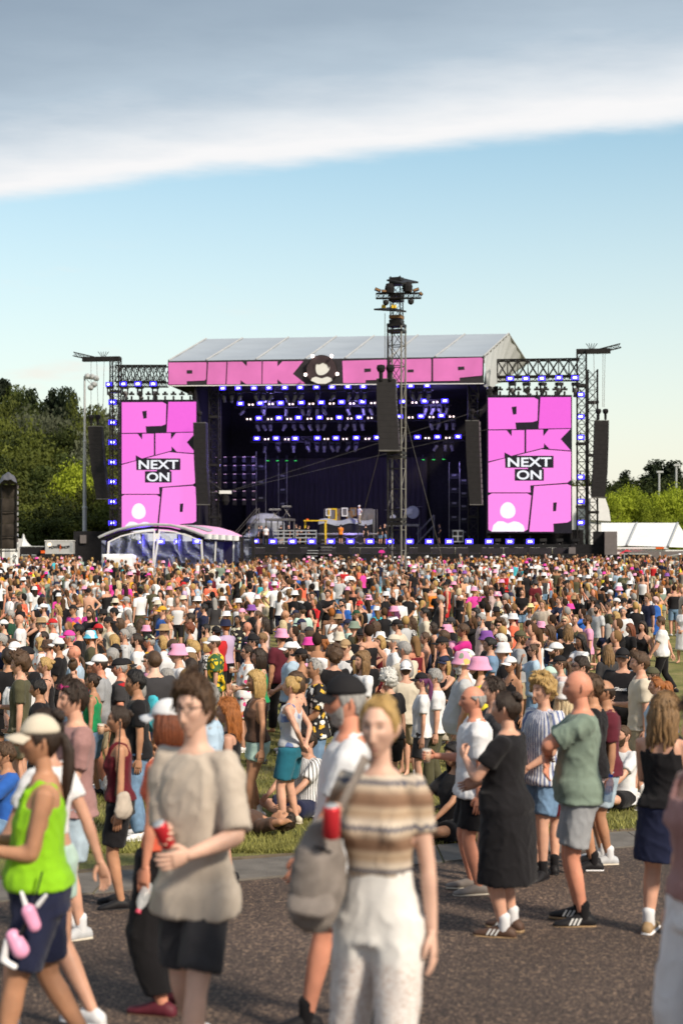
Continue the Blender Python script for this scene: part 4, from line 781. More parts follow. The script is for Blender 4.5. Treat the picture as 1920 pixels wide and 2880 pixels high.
    q = SP(915, 1560, -4.3); o = empty('stage_stairs', q, -R(8)); tag(o, 'black steps from the pit to the stage front, below the tables', 'stairs', 'stairs on the stage')
    for k in range(5): MB().box((0, .3 * k, .1 + .3 * k), (1.0, .3, .06)).build('step', MATS['truss_grey'], o)
    q = SP(877, 1567, -5); o = empty('stage_stairs', q, -R(8)); tag(o, 'short pale steps low in front of the stage apron', 'stairs', 'stairs on the stage')
    for k in range(3): MB().box((0, .3 * k, .1 + .24 * k), (.95, .3, .05)).build('step', MATS['galv'], o)
misc_stage()

# ================================================================== delay tower in the crowd
def delay_tower():
    Yd = 85; bx = W(1115, 1600, Yd).x; o = empty('delay_tower', (bx, Yd, gz(Yd))); tag(o, 'tall black truss tower with lamps on top, standing in the crowd', 'tower'); b_ = o.location
    def L(px, py, dy=0): return W(px, py, Yd + dy) - b_
    tz = L(1115, 915).z; hw = .42
    rot = Matrix.Rotation(R(-20), 3, 'Z'); cs = [rot @ Vector((sx * hw, sy * hw, 0)) for sx, sy in ((-1, -1), (1, -1), (1, 1), (-1, 1))]
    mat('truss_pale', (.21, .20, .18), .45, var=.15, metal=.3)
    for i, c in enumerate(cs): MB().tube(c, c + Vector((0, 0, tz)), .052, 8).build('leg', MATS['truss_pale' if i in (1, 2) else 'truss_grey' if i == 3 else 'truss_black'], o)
    br = MB(); n_ = 13
    for k in range(n_):
        z0, z1 = tz * k / n_, tz * (k + 1) / n_
        for i in range(4):
            a, c = cs[i], cs[(i + 1) % 4]
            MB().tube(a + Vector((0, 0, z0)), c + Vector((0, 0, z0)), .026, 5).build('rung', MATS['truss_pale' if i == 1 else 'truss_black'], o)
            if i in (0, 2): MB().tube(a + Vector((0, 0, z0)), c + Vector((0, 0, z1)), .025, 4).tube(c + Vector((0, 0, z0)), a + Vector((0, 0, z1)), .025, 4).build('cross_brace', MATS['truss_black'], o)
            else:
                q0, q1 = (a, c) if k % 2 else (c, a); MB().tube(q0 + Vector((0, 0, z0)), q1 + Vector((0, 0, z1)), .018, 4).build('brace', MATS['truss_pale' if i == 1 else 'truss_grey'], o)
    for z in (tz, tz - .35, tz * .52, tz * .52 - .25, tz * .27, tz * .27 - .25):
        MB().box((0, 0, z), (hw * 2 + .1, hw * 2 + .1, .16), M=rot).build('collar', MATS['truss_black'], o)
    # narrower head section
    ht = L(1115, 778).z; h2 = .30; c2_ = [rot @ Vector((sx * h2, sy * h2, 0)) for sx, sy in ((-1, -1), (1, -1), (1, 1), (-1, 1))]
    for c in c2_: MB().tube(c + Vector((0, 0, tz)), c + Vector((0, 0, ht)), .03, 6).build('leg', MATS['truss_black'], o)
    for k in range(5):
        z0, z1 = tz + (ht - tz) * k / 5, tz + (ht - tz) * (k + 1) / 5
        for i in range(4):
            a, c = c2_[i], c2_[(i + 1) % 4]; MB().tube(a + Vector((0, 0, z0)), c + Vector((0, 0, z1)), .018, 4).tube(c + Vector((0, 0, z0)), a + Vector((0, 0, z1)), .018, 4).build('cross_brace', MATS['truss_black'], o)
    for py, mt in ((892, 'wood'), (905, 'truss_black'), (843, 'truss_black'), (830, 'truss_black'), (797, 'truss_black'), (786, 'truss_black')): MB().box((0, 0, L(0, py).z), (.72, .72, .2), M=rot).build('collar', MATS[mt], o)
    def slab(pts, name): MB().prism([L(*p) for p in pts], (0, 0, .1)).build(name, MATS['truss_black'], o)
    slab([(1051, 872, -.6), (1112, 876, -1.6), (1142, 878, -.2), (1098, 868, .8)], 'working_platform'); slab([(1087, 790, -.4), (1130, 799, -1.2), (1176, 796, -.2), (1130, 785, .8)], 'top_platform')
    for dx, c in ((1076, 'yellow'), (1081, 'yellow'), (1103, 'yellow'), (1111, 'yellow')): MB().lathe([(.03, .22), (.07, .15), (.08, 0)], L(dx, 866, -.4), 8).build('ratchet_strap', MATS['yellow_paint'], o)
    truss('cross_arm', W(1057, 832, Yd - .6), W(1184, 831, Yd - .6), .28, 9, .03, .015, 'truss_black', o, b_, h=.3, stuffname='arm_lacing')
    return o
DT = delay_tower()
def tower_lamps():
    def lamp(px, py, s_, tilt, label, kind):
        p = W(px, py, 84.3); o = empty('floodlight', p); tag(o, label, 'floodlight', 'lamps on the delay tower')
        if kind == 'flat': MB().box((0, 0, 0), (.36 * s_, .3, .16), M=Matrix.Rotation(tilt, 3, 'Y')).build('housing', MATS['truss_black'], o); MB().box((0, -.16, 0), (.3 * s_, .03, .1), M=Matrix.Rotation(tilt, 3, 'Y')).build('glass', MATS['wood'], o)
        elif kind == 'cover': MB().lathe([(.05, .34), (.22, .3), (.3, .05), (.26, -.25), (.08, -.3)], n=9).build('cover', MATS['black_cloth'], o)
        else:
            for s2 in (-.16, .16): MB().box((s2, 0, .2), (.04, .06, .5)).build('bracket', MATS['truss_black'], o)
            MB().lathe([(.12, .12), (.18, 0), (.16, -.12), (.05, -.2)], n=10).build('lamp_head', MATS['black_metal'], o)
    lamp(1062, 815, 1, .4, 'tilted flat floodlight at the left end of the tower arm', 'flat'); lamp(1081, 819, 1, .05, 'level flat floodlight left of the tower head', 'flat'); lamp(1149, 818, 1, 0, 'level flat floodlight right of the tower head', 'flat'); lamp(1169, 815, 1, -.35, 'tilted flat floodlight right of the tower head', 'flat')
    lamp(1095, 812, 1, 0, 'black covered lamp left of the tower head', 'cover'); lamp(1146, 808, 1.1, 0, 'black covered lamp right of the tower head', 'cover'); lamp(1085, 849, 1, 0, 'hanging round lamp below the left tower arm', 'hang'); lamp(1155, 847, 1, 0, 'hanging round lamp below the right tower arm', 'hang')
    lamp(1183, 826, .6, .8, 'small lamp at the right tip of the tower arm', 'flat')
tower_lamps()
la = line_array('big black speaker stack hanging on the tall tower in the crowd', [(1058, 1110, 1066), (1059, 1111, 1130), (1061, 1117, 1200), (1065, 1120, 1266)], 12, .75, 0, Yd=84, hoist=2)
o = empty('hoist_cable', W(1082, 880, 84)); tag(o, 'thin cable running down from the tower platform to the hoist', 'cable'); MB().tube((0, 0, 0), W(1082, 1012, 84) - o.location, .02, 5).build('cable', MATS['truss_grey'], o)
for nm, a, b_, lab in (('guy_wire', W(1141, 1180, 85), W(1242, 1568, 92), 'guy wire slanting right from the tall tower'), ('guy_wire', W(1066, 1272, 84.5), W(988, 1572, 95), 'guy wire slanting left from below the tower speakers')):
    o = empty(nm, a); tag(o, lab, 'cable', 'guy wires of the tall tower'); MB().tube((0, 0, 0), b_ - a, .018, 5).build('cable', MATS['truss_grey'], o)
def fabric_guard():
    o = empty('barrier_banner', W(1245, 1600, 92)); tag(o, 'grey mesh banner on a scaffold frame right of the tower foot', 'banner'); b_ = o.location; p = [W(1208, 1588, 92), W(1287, 1588, 92), W(1284, 1606, 92), W(1212, 1606, 92)]
    MB().prism([q - b_ for q in p], (0, .04, 0)).build('mesh_sheet', MATS['galv'], o); MB().tube(p[0] - b_ + Vector((-.2, -.06, 0)), p[1] - b_ + Vector((.2, -.06, 0)), .05).build('bar', MATS['galv'], o)
    for q in p[:2]: MB().tube(q - b_ + Vector((0, -.1, 0)), Vector((q.x, q.y - .1, gz(92))) - b_, .05).build('post', MATS['galv'], o)
fabric_guard()
# crowd barriers: every panel a thing
bar_top = mat('barrier_alu', (.50, .52, .54), .5, metal=.3, var=.15, vscale=6)
bm = MB(); bm.box((0, 0, .62), (1.18, .03, .98)); bp_me = bm.mesh('panel'); bp_me.materials.append(bar_top)
bm = MB(); bm.tube((-.6, 0, 1.15), (.6, 0, 1.15), .05, 8); br_me = bm.mesh('top_rail'); br_me.materials.append(bar_top)
bm = MB()
for s_ in (-.57, .57): bm.box((s_, .02, .6), (.06, .08, 1.14)).box((s_, .5, .04), (.06, 1.1, .06)).tube((s_, .9, .06), (s_, .06, .9), .025)
bf_me = bm.mesh('frame'); bf_me.materials.append(bar_top)
def barriers(px0, px1, Yd0, Yd1, where):
    x0, x1 = W(px0, 0, Yd0).x, W(px1, 0, Yd1).x; n_ = math.ceil((x1 - x0) / 1.22) + 1
    for i in range(n_):
        t = i / max(1, n_ - 1); yy = Yd0 + (Yd1 - Yd0) * t; o = empty('crowd_barrier', (x0 + (x1 - x0) * t, yy, gz(yy)))
        tag(o, f'grey metal crowd barrier panel {where}, {ORD[i]} panel from the left', 'barrier', f'crowd barriers {where}'); link('panel', bp_me, parent=o); link('top_rail', br_me, parent=o); link('frame', bf_me, parent=o)
barriers(140, 500, 100, 96, 'in front of the clear tent'); barriers(925, 1215, 88, 86, 'around the tower foot'); barriers(1030, 1640, 99, 97, 'behind the tower foot'); barriers(1640, 1920, 97, 101, 'in front of the mesh fence')
# ================================================================== the clear-walled tent
m, n, l, b = node_mat('clear_vinyl'); b.inputs['Base Color'].default_value = (.55, .6, .75, 1); b.inputs['Roughness'].default_value = .18
t_ = n.new('ShaderNodeTexCoord'); wv_ = n.new('ShaderNodeTexWave'); wv_.inputs['Scale'].default_value = .35; wv_.inputs['Distortion'].default_value = 14; wv_.inputs['Detail'].default_value = 4; mp_ = n.new('ShaderNodeMapping'); mp_.inputs['Rotation'].default_value = (0, R(35), 0); l.new(t_.outputs['Object'], mp_.inputs[0]); l.new(mp_.outputs[0], wv_.inputs[0])
bp_ = n.new('ShaderNodeBump'); bp_.inputs['Strength'].default_value = .8; bp_.inputs['Distance'].default_value = .2; l.new(wv_.outputs['Fac'], bp_.inputs['Height']); l.new(bp_.outputs[0], b.inputs['Normal'])
rr_ = ramp(n, [(.2, (.05, .05, .05)), (.8, (.12, .12, .12)), (1, (.30, .30, .30))]); l.new(wv_.outputs['Fac'], rr_.inputs[0]); tr_ = n.new('ShaderNodeBsdfTransparent'); tr_.inputs[0].default_value = (.85, .87, .95, 1); ms_ = n.new('ShaderNodeMixShader'); l.new(rr_.outputs[0], ms_.inputs[0]); l.new(tr_.outputs[0], ms_.inputs[1]); l.new(b.outputs[0], ms_.inputs[2]); l.new(ms_.outputs[0], n['Material Output'].inputs[0])
def clear_tent():
    Yd = 101; o = empty('clear_wall_tent', (W(450, 1600, Yd).x, Yd, gz(Yd))); tag(o, 'arched tent with pink roof and clear plastic walls lit blue inside', 'tent'); b_ = o.location
    def L(px, py, dy=0): return W(px, py, Yd + dy) - b_
    arch = [(277, 1512), (300, 1501), (330, 1490), (370, 1481), (410, 1476), (438, 1475), (480, 1477), (520, 1486), (550, 1497), (575, 1507), (592, 1517)]
    back = [(330, 1503), (360, 1494), (400, 1485), (440, 1479), (480, 1476), (530, 1476.5), (575, 1478), (615, 1483), (650, 1493), (668, 1501), (682, 1508)]
    def rf(u_, v_):
        k = u_ * 10; i = min(9, int(k)); t = k - i; a = L(*lerp2(arch[i], arch[i + 1], t), 0); c = L(*lerp2(back[i], back[i + 1], t), 9); return a.lerp(c, v_)
    mat('tent_pink', (.80, .42, .62), .55, var=.04); MB().grid(rf, 20, 6).build('roof', MATS['tent_pink'], o, smooth=True)
    patch = MB().grid(lambda u_, v_: rf(.62 + .2 * u_ * (1 - .2 * v_), .30 + .25 * v_) + Vector((0, 0, .05)), 4, 2).build('roof_print', MATS['tent_seam'], o)
    for i in range(10): MB().tube(L(*arch[i], -.1), L(*arch[i + 1], -.1), .10).build('arch_edge', MATS['vinyl_seam'], o)
    for i in range(10): MB().tube(L(arch[i][0] + 6 * (1 if i < 5 else -1), arch[i][1] + 9, .1), L(arch[i + 1][0] + 6 * (1 if i < 4 else -1), arch[i + 1][1] + 9, .1), .09).build('arch_beam', MATS['truss_black'], o)
    inner = [(304, 1523), (340, 1506), (380, 1496), (432, 1490)]; inner2 = [(446, 1489), (490, 1494), (530, 1505), (562, 1518)]
    for seq in (inner, inner2):
        for a, c in zip(seq[:-1], seq[1:]): MB().prism([L(a[0], a[1]), L(c[0], c[1]), L(c[0], c[1] + 4), L(a[0], a[1] + 4)], (0, .06, 0)).build('white_hem', MATS['white_paint'], o)
    gb = 1603
    for a, c, w_ in (((303, 1524), (298, gb), 6), ((432, 1491), (428, gb), 4.5), ((446, 1490), (429, gb), 5), ((563, 1518), (568, gb), 6), ((605, 1522), (601, gb), 4), ((655, 1522), (653, gb), 4), ((676, 1524), (676, gb), 3)):
        MB().prism([L(a[0], a[1], -.05), L(a[0] + w_, a[1], -.05), L(c[0] + w_, c[1], -.05), L(c[0], c[1], -.05)], (0, .08, 0)).build('white_post', MATS['white_paint'], o)
    wall = lambda pts, dy: MB().prism([L(p[0], p[1], dy) for p in pts], (0, .01, 0)).build('clear_panel', MATS['clear_vinyl'], o)
    wall([(305, 1526), (340, 1509), (380, 1499), (431, 1494), (429, gb), (300, gb)], .02); wall([(448, 1493), (490, 1498), (530, 1509), (560, 1521), (566, gb), (432, gb)], .02); wall([(576, 1522), (604, 1522), (602, gb), (574, gb)], .02); wall([(610, 1523), (628, 1523), (628, gb), (606, gb)], .3); wall([(656, 1524), (674, 1524), (675, gb), (656, gb)], .02); wall([(285, 1520), (298, 1520), (294, gb), (285, gb)], .02)
    for i in range(5): MB().grid(lambda u_, v_, i=i: L(575 + i * 19 + 21 * u_, 1502 + 14 * v_ + i * 1.2, -.2 - .15 * math.sin(u_ * math.pi)), 5, 3).build('roof_flap', MATS['tent_white'], o)
    MB().prism([L(560, 1521, .1), L(676, 1518, .1), L(676, 1523, .1), L(560, 1526, .1)], (0, .1, 0)).build('eaves_beam', MATS['truss_black'], o)
    MB().prism([L(288, 1600, 0), L(680, 1600, 0), L(680, 1600, 8), L(288, 1600, 8)], (0, 0, -.2)).build('floor', MATS['black_metal'], o)
    MB().prism([L(286, 1522, 8.5), L(690, 1522, 8.5), L(690, 1600, 8.5), L(286, 1600, 8.5)], (0, .1, 0)).build('back_sheet', MATS['black_cloth'], o)
    for i in range(4): MB().box(L(306 + i * 100, 1548, 5), (.1, 3, 2.4)).build('interior_post', MATS['truss_black'], o)
    MB().box(L(380, 1578, 3), (4, .8, .8)).build('counter', MATS['grey_box'], o); MB().box(L(520, 1578, 3), (3.4, .8, .8)).build('counter', MATS['grey_box'], o)
    # glazed side pod
    p = empty('lighting_pod', L(700, 1600, -1) + b_); tag(p, 'narrow black frame booth with a tilted clear panel right of the pink tent', 'booth'); pb = p.location
    for px in (681, 712): MB().box(W(px, 1555, Yd - 1) - pb, (.22, .3, 2.3)).build('post', MATS['truss_black'], p)
    MB().prism([W(684, 1510, Yd - 1) - pb, W(712, 1512, Yd - 1) - pb, W(738, 1490, Yd + 1) - pb, W(706, 1491, Yd + 1) - pb], (0, 0, .06)).build('clear_panel', MATS['clear_vinyl'], p); MB().prism([W(686, 1516, Yd - .9) - pb, W(710, 1516, Yd - .9) - pb, W(710, 1590, Yd - .9) - pb, W(686, 1590, Yd - .9) - pb], (0, .02, 0)).build('clear_panel', MATS['clear_vinyl'], p)
    for i, (px, py) in enumerate(((395, 1525), (452, 1523), (501, 1523), (554, 1522))):
        q = empty('blinder_light', W(px, py, Yd + 6)); tag(q, f'blue light glowing inside the clear tent, {ORD[i]} from the left', 'stage light', 'blue lights inside the clear tent'); q.scale = (.75,) * 3 if i else (.45,) * 3
        link('housing', body_me, parent=q); link('rim', halo_me, parent=q); link('lens', lens_me, parent=q)
        if i in (1, 2, 3):
            ld = bpy.data.lights.new('blue_lamp', 'POINT'); ld.energy = 420; ld.color = (.16, .14, 1); ld.shadow_soft_size = .3; lo = bpy.data.objects.new('blue_lamp', ld); COL.objects.link(lo); lo.location = W(px, py - 1, Yd + 5.2)
    q = empty('blinder_light', W(719, 1522, Yd + .5)); tag(q, 'blue light beside the narrow glazed booth', 'stage light', 'blue lights inside the clear tent'); q.scale = (.6,) * 3; link('housing', body_me, parent=q); link('rim', halo_me, parent=q); link('lens', lens_me, parent=q)
    q = empty('covered_stack', W(333, 1600, 98.5)); tag(q, 'pale plastic sheet draped over gear before the left tent wall', 'cover'); q.location.z = gz(98.5)
    def cov(u_, v_):
        a = u_ * 2 * math.pi; rr = (.55 + .45 * min(1, v_ * 2.2)) if v_ < .45 else 1; h = 2.0 * (1 - max(0, (v_ - .2) / .8)); f = min(1, v_ / .2); return (1.15 * f * (1 + .06 * math.sin(a * 5)) * math.copysign(abs(math.cos(a)) ** .5, math.cos(a)), .8 * f * math.copysign(abs(math.sin(a)) ** .5, math.sin(a)), h - .08 * math.sin(a * 3))
    MB().grid(cov, 30, 10).build('sheet', MATS['tent_white'], q, smooth=True)
clear_tent()
# black covered scaffold at the left edge
def left_scaffold():
    Yd = 95; o = empty('covered_scaffold', (W(10, 1600, Yd).x, Yd, gz(Yd))); tag(o, 'black cloth covered scaffold tower with a grey tarpaulin on top at the left edge', 'scaffold'); b_ = o.location
    def L(px, py, dy=0): return W(px, py, Yd + dy) - b_
    for k in range(5):
        y0, y1 = 1365 + k * 36, 1365 + (k + 1) * 36 - .8
        MB().grid(lambda u_, v_, y0=y0, y1=y1: L(-40 + 86 * u_, y0 + (y1 - y0) * v_, -.06 * math.sin(v_ * math.pi) * (1 + .6 * math.sin(u_ * 14 + k))), 16, 5).build('cloth_panel', mat('scaffold_cloth', (.040, .032, .026), .9, var=.35, vscale=2, bump=.5, bscale=5), o, smooth=True)
    for px in (5, 47): MB().tube(L(px, 1362, -.2), Vector((L(px, 1362).x, -.2, 0)), .05).build('pole', MATS['truss_black'], o)
    for py in (1365, 1438, 1508, 1550): MB().tube(L(-40, py, -.2), L(50, py, -.2), .04).build('bar', MATS['truss_black'], o)
    for k in range(12): MB().box(L(49.5, 1370 + k * 15, -.1), (.09, .1, .22)).build('cable_tie', MATS['galv' if k % 2 else 'grey_box'], o)
    def tarp(u_, v_):
        a = u_ * math.pi; return L(-2 + 50 * u_, 1362 - 33 * math.sin(a) ** .55 * math.sin(max(.05, v_) * math.pi) ** .5 + 1.5 * math.sin(u_ * 17 + v_ * 5), -.9 + 2 * v_)
    MB().grid(tarp, 26, 12).build('tarpaulin', mat('tarp_grey', (.10, .10, .115), .5, var=.2, bump=.6, bscale=4), o, smooth=True)
left_scaffold()
def flag(px, py, Yd, label, cols, pole, w_, h_, txt=None):
    o = empty('flag', W(px, py, Yd)); tag(o, label, 'flag'); b_ = o.location
    MB().tube(W(*pole[0], Yd) - b_, W(*pole[1], Yd) - b_, .02, 6).build('pole', MATS['galv'], o); return o, b_
o, b_ = flag(36, 1560, 80, 'white flag with black letters on a slanting pole held above the crowd', None, ((20, 1584), (48, 1551)), 1, 1)
p = [W(30, 1566, 80), W(47, 1551, 80), W(53, 1580, 80), W(46, 1593, 80)]
MB().grid(lambda u_, v_: p[0].lerp(p[1], u_).lerp(p[3].lerp(p[2], u_), v_) - b_ + Vector((0, .05 * math.sin(u_ * 7 + v_ * 3), 0)), 8, 8).build('flag_cloth', MATS['tent_white'], o, smooth=True)
tm = text_mesh('PL', .2, .01, .004); link('lettering', tm, mat('sign_black', (.02, .018, .02)), o, W(43.5, 1567, 79.8) - b_, (R(90), R(48), 0))
o, b_ = flag(480, 1580, 84, 'pink feather flag with yellow base in the crowd before the clear tent', None, ((474, 1571), (489, 1625)), 1, 1)
MB().prism([W(475, 1571, 84) - b_, W(481, 1590, 84) - b_, W(486, 1604, 84) - b_, W(472, 1602, 84) - b_], (0, .03, 0)).build('flag_cloth', mat('flag_pink', (.70, .03, .30), .6), o); MB().prism([W(480, 1590, 83.95) - b_, W(486, 1602, 83.95) - b_, W(494, 1624, 83.95) - b_, W(486, 1612, 83.95) - b_], (0, .03, 0)).build('flag_cloth', mat('flag_yellow', (.85, .55, .03), .6), o)
o = empty('hand_fan', W(1073, 1555, 100)); tag(o, 'small pink hand fan held up near the tower', 'fan'); MB().prism([(-.22, 0, 0), (.22, 0, 0), (.2, 0, .12), (.1, 0, .2), (-.1, 0, .2), (-.2, 0, .12)], (0, .02, 0)).build('leaf', MATS['flag_pink'], o); MB().tube((0, 0, -.25), (0, 0, .02), .015).build('handle', MATS['flag_pink'], o)
# ================================================================== people: shapes
TS = bpy.data.scenes.new('remesh'); 
def remesh(g, vox, smooth=4, fold=0, seed=0, fscale=9.0, zfade=None):
    """union of the closed shapes in g -> one continuous skin (numpy verts, quads)"""
    me = bpy.data.meshes.new('t'); me.from_pydata(g.v, [], g.f); ob = bpy.data.objects.new('t', me); TS.collection.objects.link(ob)
    md = ob.modifiers.new('r', 'REMESH'); md.mode = 'VOXEL'; md.voxel_size = vox
    if smooth: sm = ob.modifiers.new('s', 'SMOOTH'); sm.factor = .5; sm.iterations = smooth
    vl = TS.view_layers[0]; vl.update(); ev = ob.evaluated_get(vl.depsgraph); m = ev.to_mesh()
    n_ = len(m.vertices); V = np.empty(n_ * 3, np.float32); m.vertices.foreach_get('co', V); V = V.reshape(-1, 3)
    Nn = np.empty(n_ * 3, np.float32); m.vertices.foreach_get('normal', Nn); Nn = Nn.reshape(-1, 3)
    lp = np.empty(len(m.loops), np.int32); m.loops.foreach_get('vertex_index', lp); Fq = lp.reshape(-1, 4)
    ev.to_mesh_clear(); bpy.data.objects.remove(ob); bpy.data.meshes.remove(me)
    if fold:
        wv = value_noise(V * 5 + seed, seed + 3)[:, None] * .6; a = value_noise((V + wv * .2) * np.array([fscale, fscale, fscale * .4]) + seed * 7.3, seed); b_ = value_noise((V + wv * .3) @ np.array([[.8, .3, .5], [-.3, .9, .3], [-.5, -.3, .8]]) * np.array([fscale * 2.4, fscale * 2.4, fscale * .8]) + 3.1 + seed, seed + 5)
        d = (1 - np.abs(2 * a - 1)) ** 3 * .75 + (1 - np.abs(2 * b_ - 1)) ** 4 * .5 - .4
        V = V + Nn * (d * fold)[:, None]
    return V, Fq
def chain(g, pts, rad, n=10, sq=1.0, caps=True):
    """round tapered limb through pts"""
    P = [Vector(p) for p in pts]; Rr = list(rad)
    if caps:
        d0 = (P[0] - P[1]).normalized(); d1 = (P[-1] - P[-2]).normalized()
        P = [P[0] + d0 * Rr[0] * .8, P[0] + d0 * Rr[0] * .45] + P + [P[-1] + d1 * Rr[-1] * .45, P[-1] + d1 * Rr[-1] * .8]
        Rr = [Rr[0] * .4, Rr[0] * .85] + Rr + [Rr[-1] * .85, Rr[-1] * .4]
    vs = []; a = None
    for i, p in enumerate(P):
        t = (P[min(i + 1, len(P) - 1)] - P[max(i - 1, 0)]).normalized()
        a = t.orthogonal().normalized() if a is None else (a - t * a.dot(t)).normalized()
        b_ = t.cross(a)
        vs += [p + (a * math.cos(2 * math.pi * k / n) + b_ * math.sin(2 * math.pi * k / n) * sq) * Rr[i] for k in range(n)]
    m_ = len(P); fs = [(i * n + k, i * n + (k + 1) % n, (i + 1) * n + (k + 1) % n, (i + 1) * n + k) for i in range(m_ - 1) for k in range(n)]
    fs += [tuple(range(n - 1, -1, -1)), tuple((m_ - 1) * n + k for k in range(n))]; g.add(vs, fs)
def rings(g, rr, n=18):
    """stack of horizontal ellipses (z, rx, ry, y, x) from low to high"""
    vs = []
    for r in rr:
        z, rx, ry, y = r[:4]; x = r[4] if len(r) > 4 else 0
        for k in range(n):
            t = 2 * math.pi * k / n; c, s_ = math.cos(t), math.sin(t); e_ = .85
            vs.append((x + rx * math.copysign(abs(c) ** e_, c), y + ry * math.copysign(abs(s_) ** e_, s_), z))
    m_ = len(rr); fs = [(i * n + k, i * n + (k + 1) % n, (i + 1) * n + (k + 1) % n, (i + 1) * n + k) for i in range(m_ - 1) for k in range(n)]
    fs += [tuple(range(n - 1, -1, -1)), tuple((m_ - 1) * n + k for k in range(n))]; g.add(vs, fs)

TZ = {'m': [(.82, .10, .09, .0), (.88, .158, .115, .005), (.95, .168, .122, .008), (1.05, .153, .108, -.002), (1.14, .152, .107, -.006), (1.25, .170, .118, -.004), (1.35, .182, .120, .004), (1.42, .172, .108, .012), (1.47, .125, .085, .016), (1.51, .075, .07, .016)],
      'f': [(.82, .10, .095, .0), (.88, .168, .120, .008), (.95, .172, .125, .012), (1.04, .142, .105, .0), (1.11, .128, .095, -.004), (1.20, .138, .105, -.010), (1.28, .150, .122, -.016), (1.36, .155, .108, .0), (1.42, .148, .092, .012), (1.47, .105, .075, .016), (1.51, .062, .062, .016)]}
def tor(sex, z, build=0.0):
    t = TZ[sex]; zs = [q[0] for q in t]; rx, ry, y = (float(np.interp(z, zs, [q[i] for q in t])) for i in (1, 2, 3))
    bl = math.exp(-((z - 1.08) / .13) ** 2) * max(0, build) + math.exp(-((z - .93) / .12) ** 2) * max(0, build) * .6
    return rx * (1 + .12 * build) + bl * .045, ry * (1 + .10 * build) + bl * .07, y - bl * .045
def ik(S, Wt, l1, l2, pole):
    S = Vector(S); Wt = Vector(Wt); d = Wt - S; ln = min(max(d.length, abs(l1 - l2) + .02), (l1 + l2) * .998); d.normalize(); a = (l1 * l1 - l2 * l2 + ln * ln) / (2 * ln); h = math.sqrt(max(1e-6, l1 * l1 - a * a))
    p = Vector(pole); p = (p - d * p.dot(d)).normalized(); return S + d * a + p * h, S + d * ln
# arm poses: wrist target, elbow pole, thumb direction, curl   (person faces -y; its left is +x)
ARM = {'down': ((.235, .0, .86), (.5, .8, 0), (0, -1, 0), .35), 'hip': ((.20, -.06, 1.04), (1, .5, -.1), (-.3, -1, 0), .5), 'cup': ((.12, -.31, 1.17), (.25, .6, -1), (0, 0, 1), 1.05), 'can': ((.15, -.24, 1.31), (.3, .5, -1), (0, 0, 1), 1.05), 'clasp': ((.045, -.235, 1.0), (.5, .6, -.3), (0, -.3, 1), .6),
       'phone': ((.09, -.36, 1.60), (.7, -.1, -1), (-.2, 0, 1), .9), 'raise': ((.26, -.12, 1.95), (1, -.4, 0), (0, -1, .2), .7), 'head': ((.10, -.03, 1.74), (1, -.2, .0), (0, -.4, -1), .3), 'behind': ((.05, .17, .98), (.9, .4, 0), (0, 1, 0), .5),
       'pocket': ((.205, -.06, .90), (.9, .5, 0), (0, -1, 0), .3), 'drink': ((.045, -.22, 1.50), (.7, -.1, -1), (0, 0, 1), 1.0), 'point': ((.10, -.62, 1.42), (.6, 0, -1), (0, 0, 1), .2), 'crossA': ((-.08, -.215, 1.18), (.55, -1, -.35), (0, -.5, 1), .35), 'crossB': ((-.07, -.24, 1.12), (.55, -1, -.4), (0, -.5, 1), .35),
       'walkF': ((.23, -.24, .92), (.3, 1, -.2), (0, -1, .3), .5), 'walkB': ((.25, .20, .90), (.3, 1, -.2), (0, -1, 0), .5), 'knee': ((.20, -.40, 1.06), (1, -.2, -.4), (0, 0, 1), .5), 'grip': ((.22, -.2, 1.02), (.4, .8, -.8), (0, -.2, 1), 1.1), 'chest': ((.02, -.26, 1.32), (.7, -.1, -1), (0, 0, 1), .7)}
# pose: (left arm, right arm, legs)
POSE = {'down': ('down', 'down', 'stand'), 'hip': ('hip', 'hip', 'stand'), 'hipR': ('down', 'hip', 'stand'), 'cup': ('down', 'cup', 'stand'), 'cupL': ('cup', 'down', 'stand'), 'clasp': ('clasp', 'clasp', 'stand'), 'phone': ('phone', 'phone', 'stand'), 'raise': ('down', 'raise', 'stand'), 'head': ('head', 'head', 'stand'),
        'behind': ('behind', 'behind', 'stand'), 'pocket': ('pocket', 'pocket', 'stand'), 'drink': ('down', 'drink', 'stand'), 'point': ('down', 'point', 'stand'), 'cross': ('crossA', 'crossB', 'stand'), 'walk': ('walkF', 'walkB', 'walk'), 'sit': ('knee', 'knee', 'sit'), 'stroll': ('walkB', 'grip', 'walk'), 'cupwalk': ('down', 'can', 'wide'), 'can2': ('clasp', 'cup', 'walk'), 'chest': ('down', 'chest', 'stand'), 'lie': ('head', 'down', 'stand')}
LEG = {'relax': ((.12, -.11, .085, 22), (-.10, .03, .085, -14)), 'apart': ((.17, .0, .085, 14), (-.15, .03, .085, -16)), 'stand': ((.105, .02, .085, 8), (-.105, .0, .085, -10)), 'wide': ((.12, -.16, .085, 6), (-.17, .16, .10, -6)), 'walk': ((.09, -.22, .085, 4), (-.09, .24, .13, -4)), 'sit': ((-.10, -.30, .07, 60), (.10, -.36, .07, -60))}
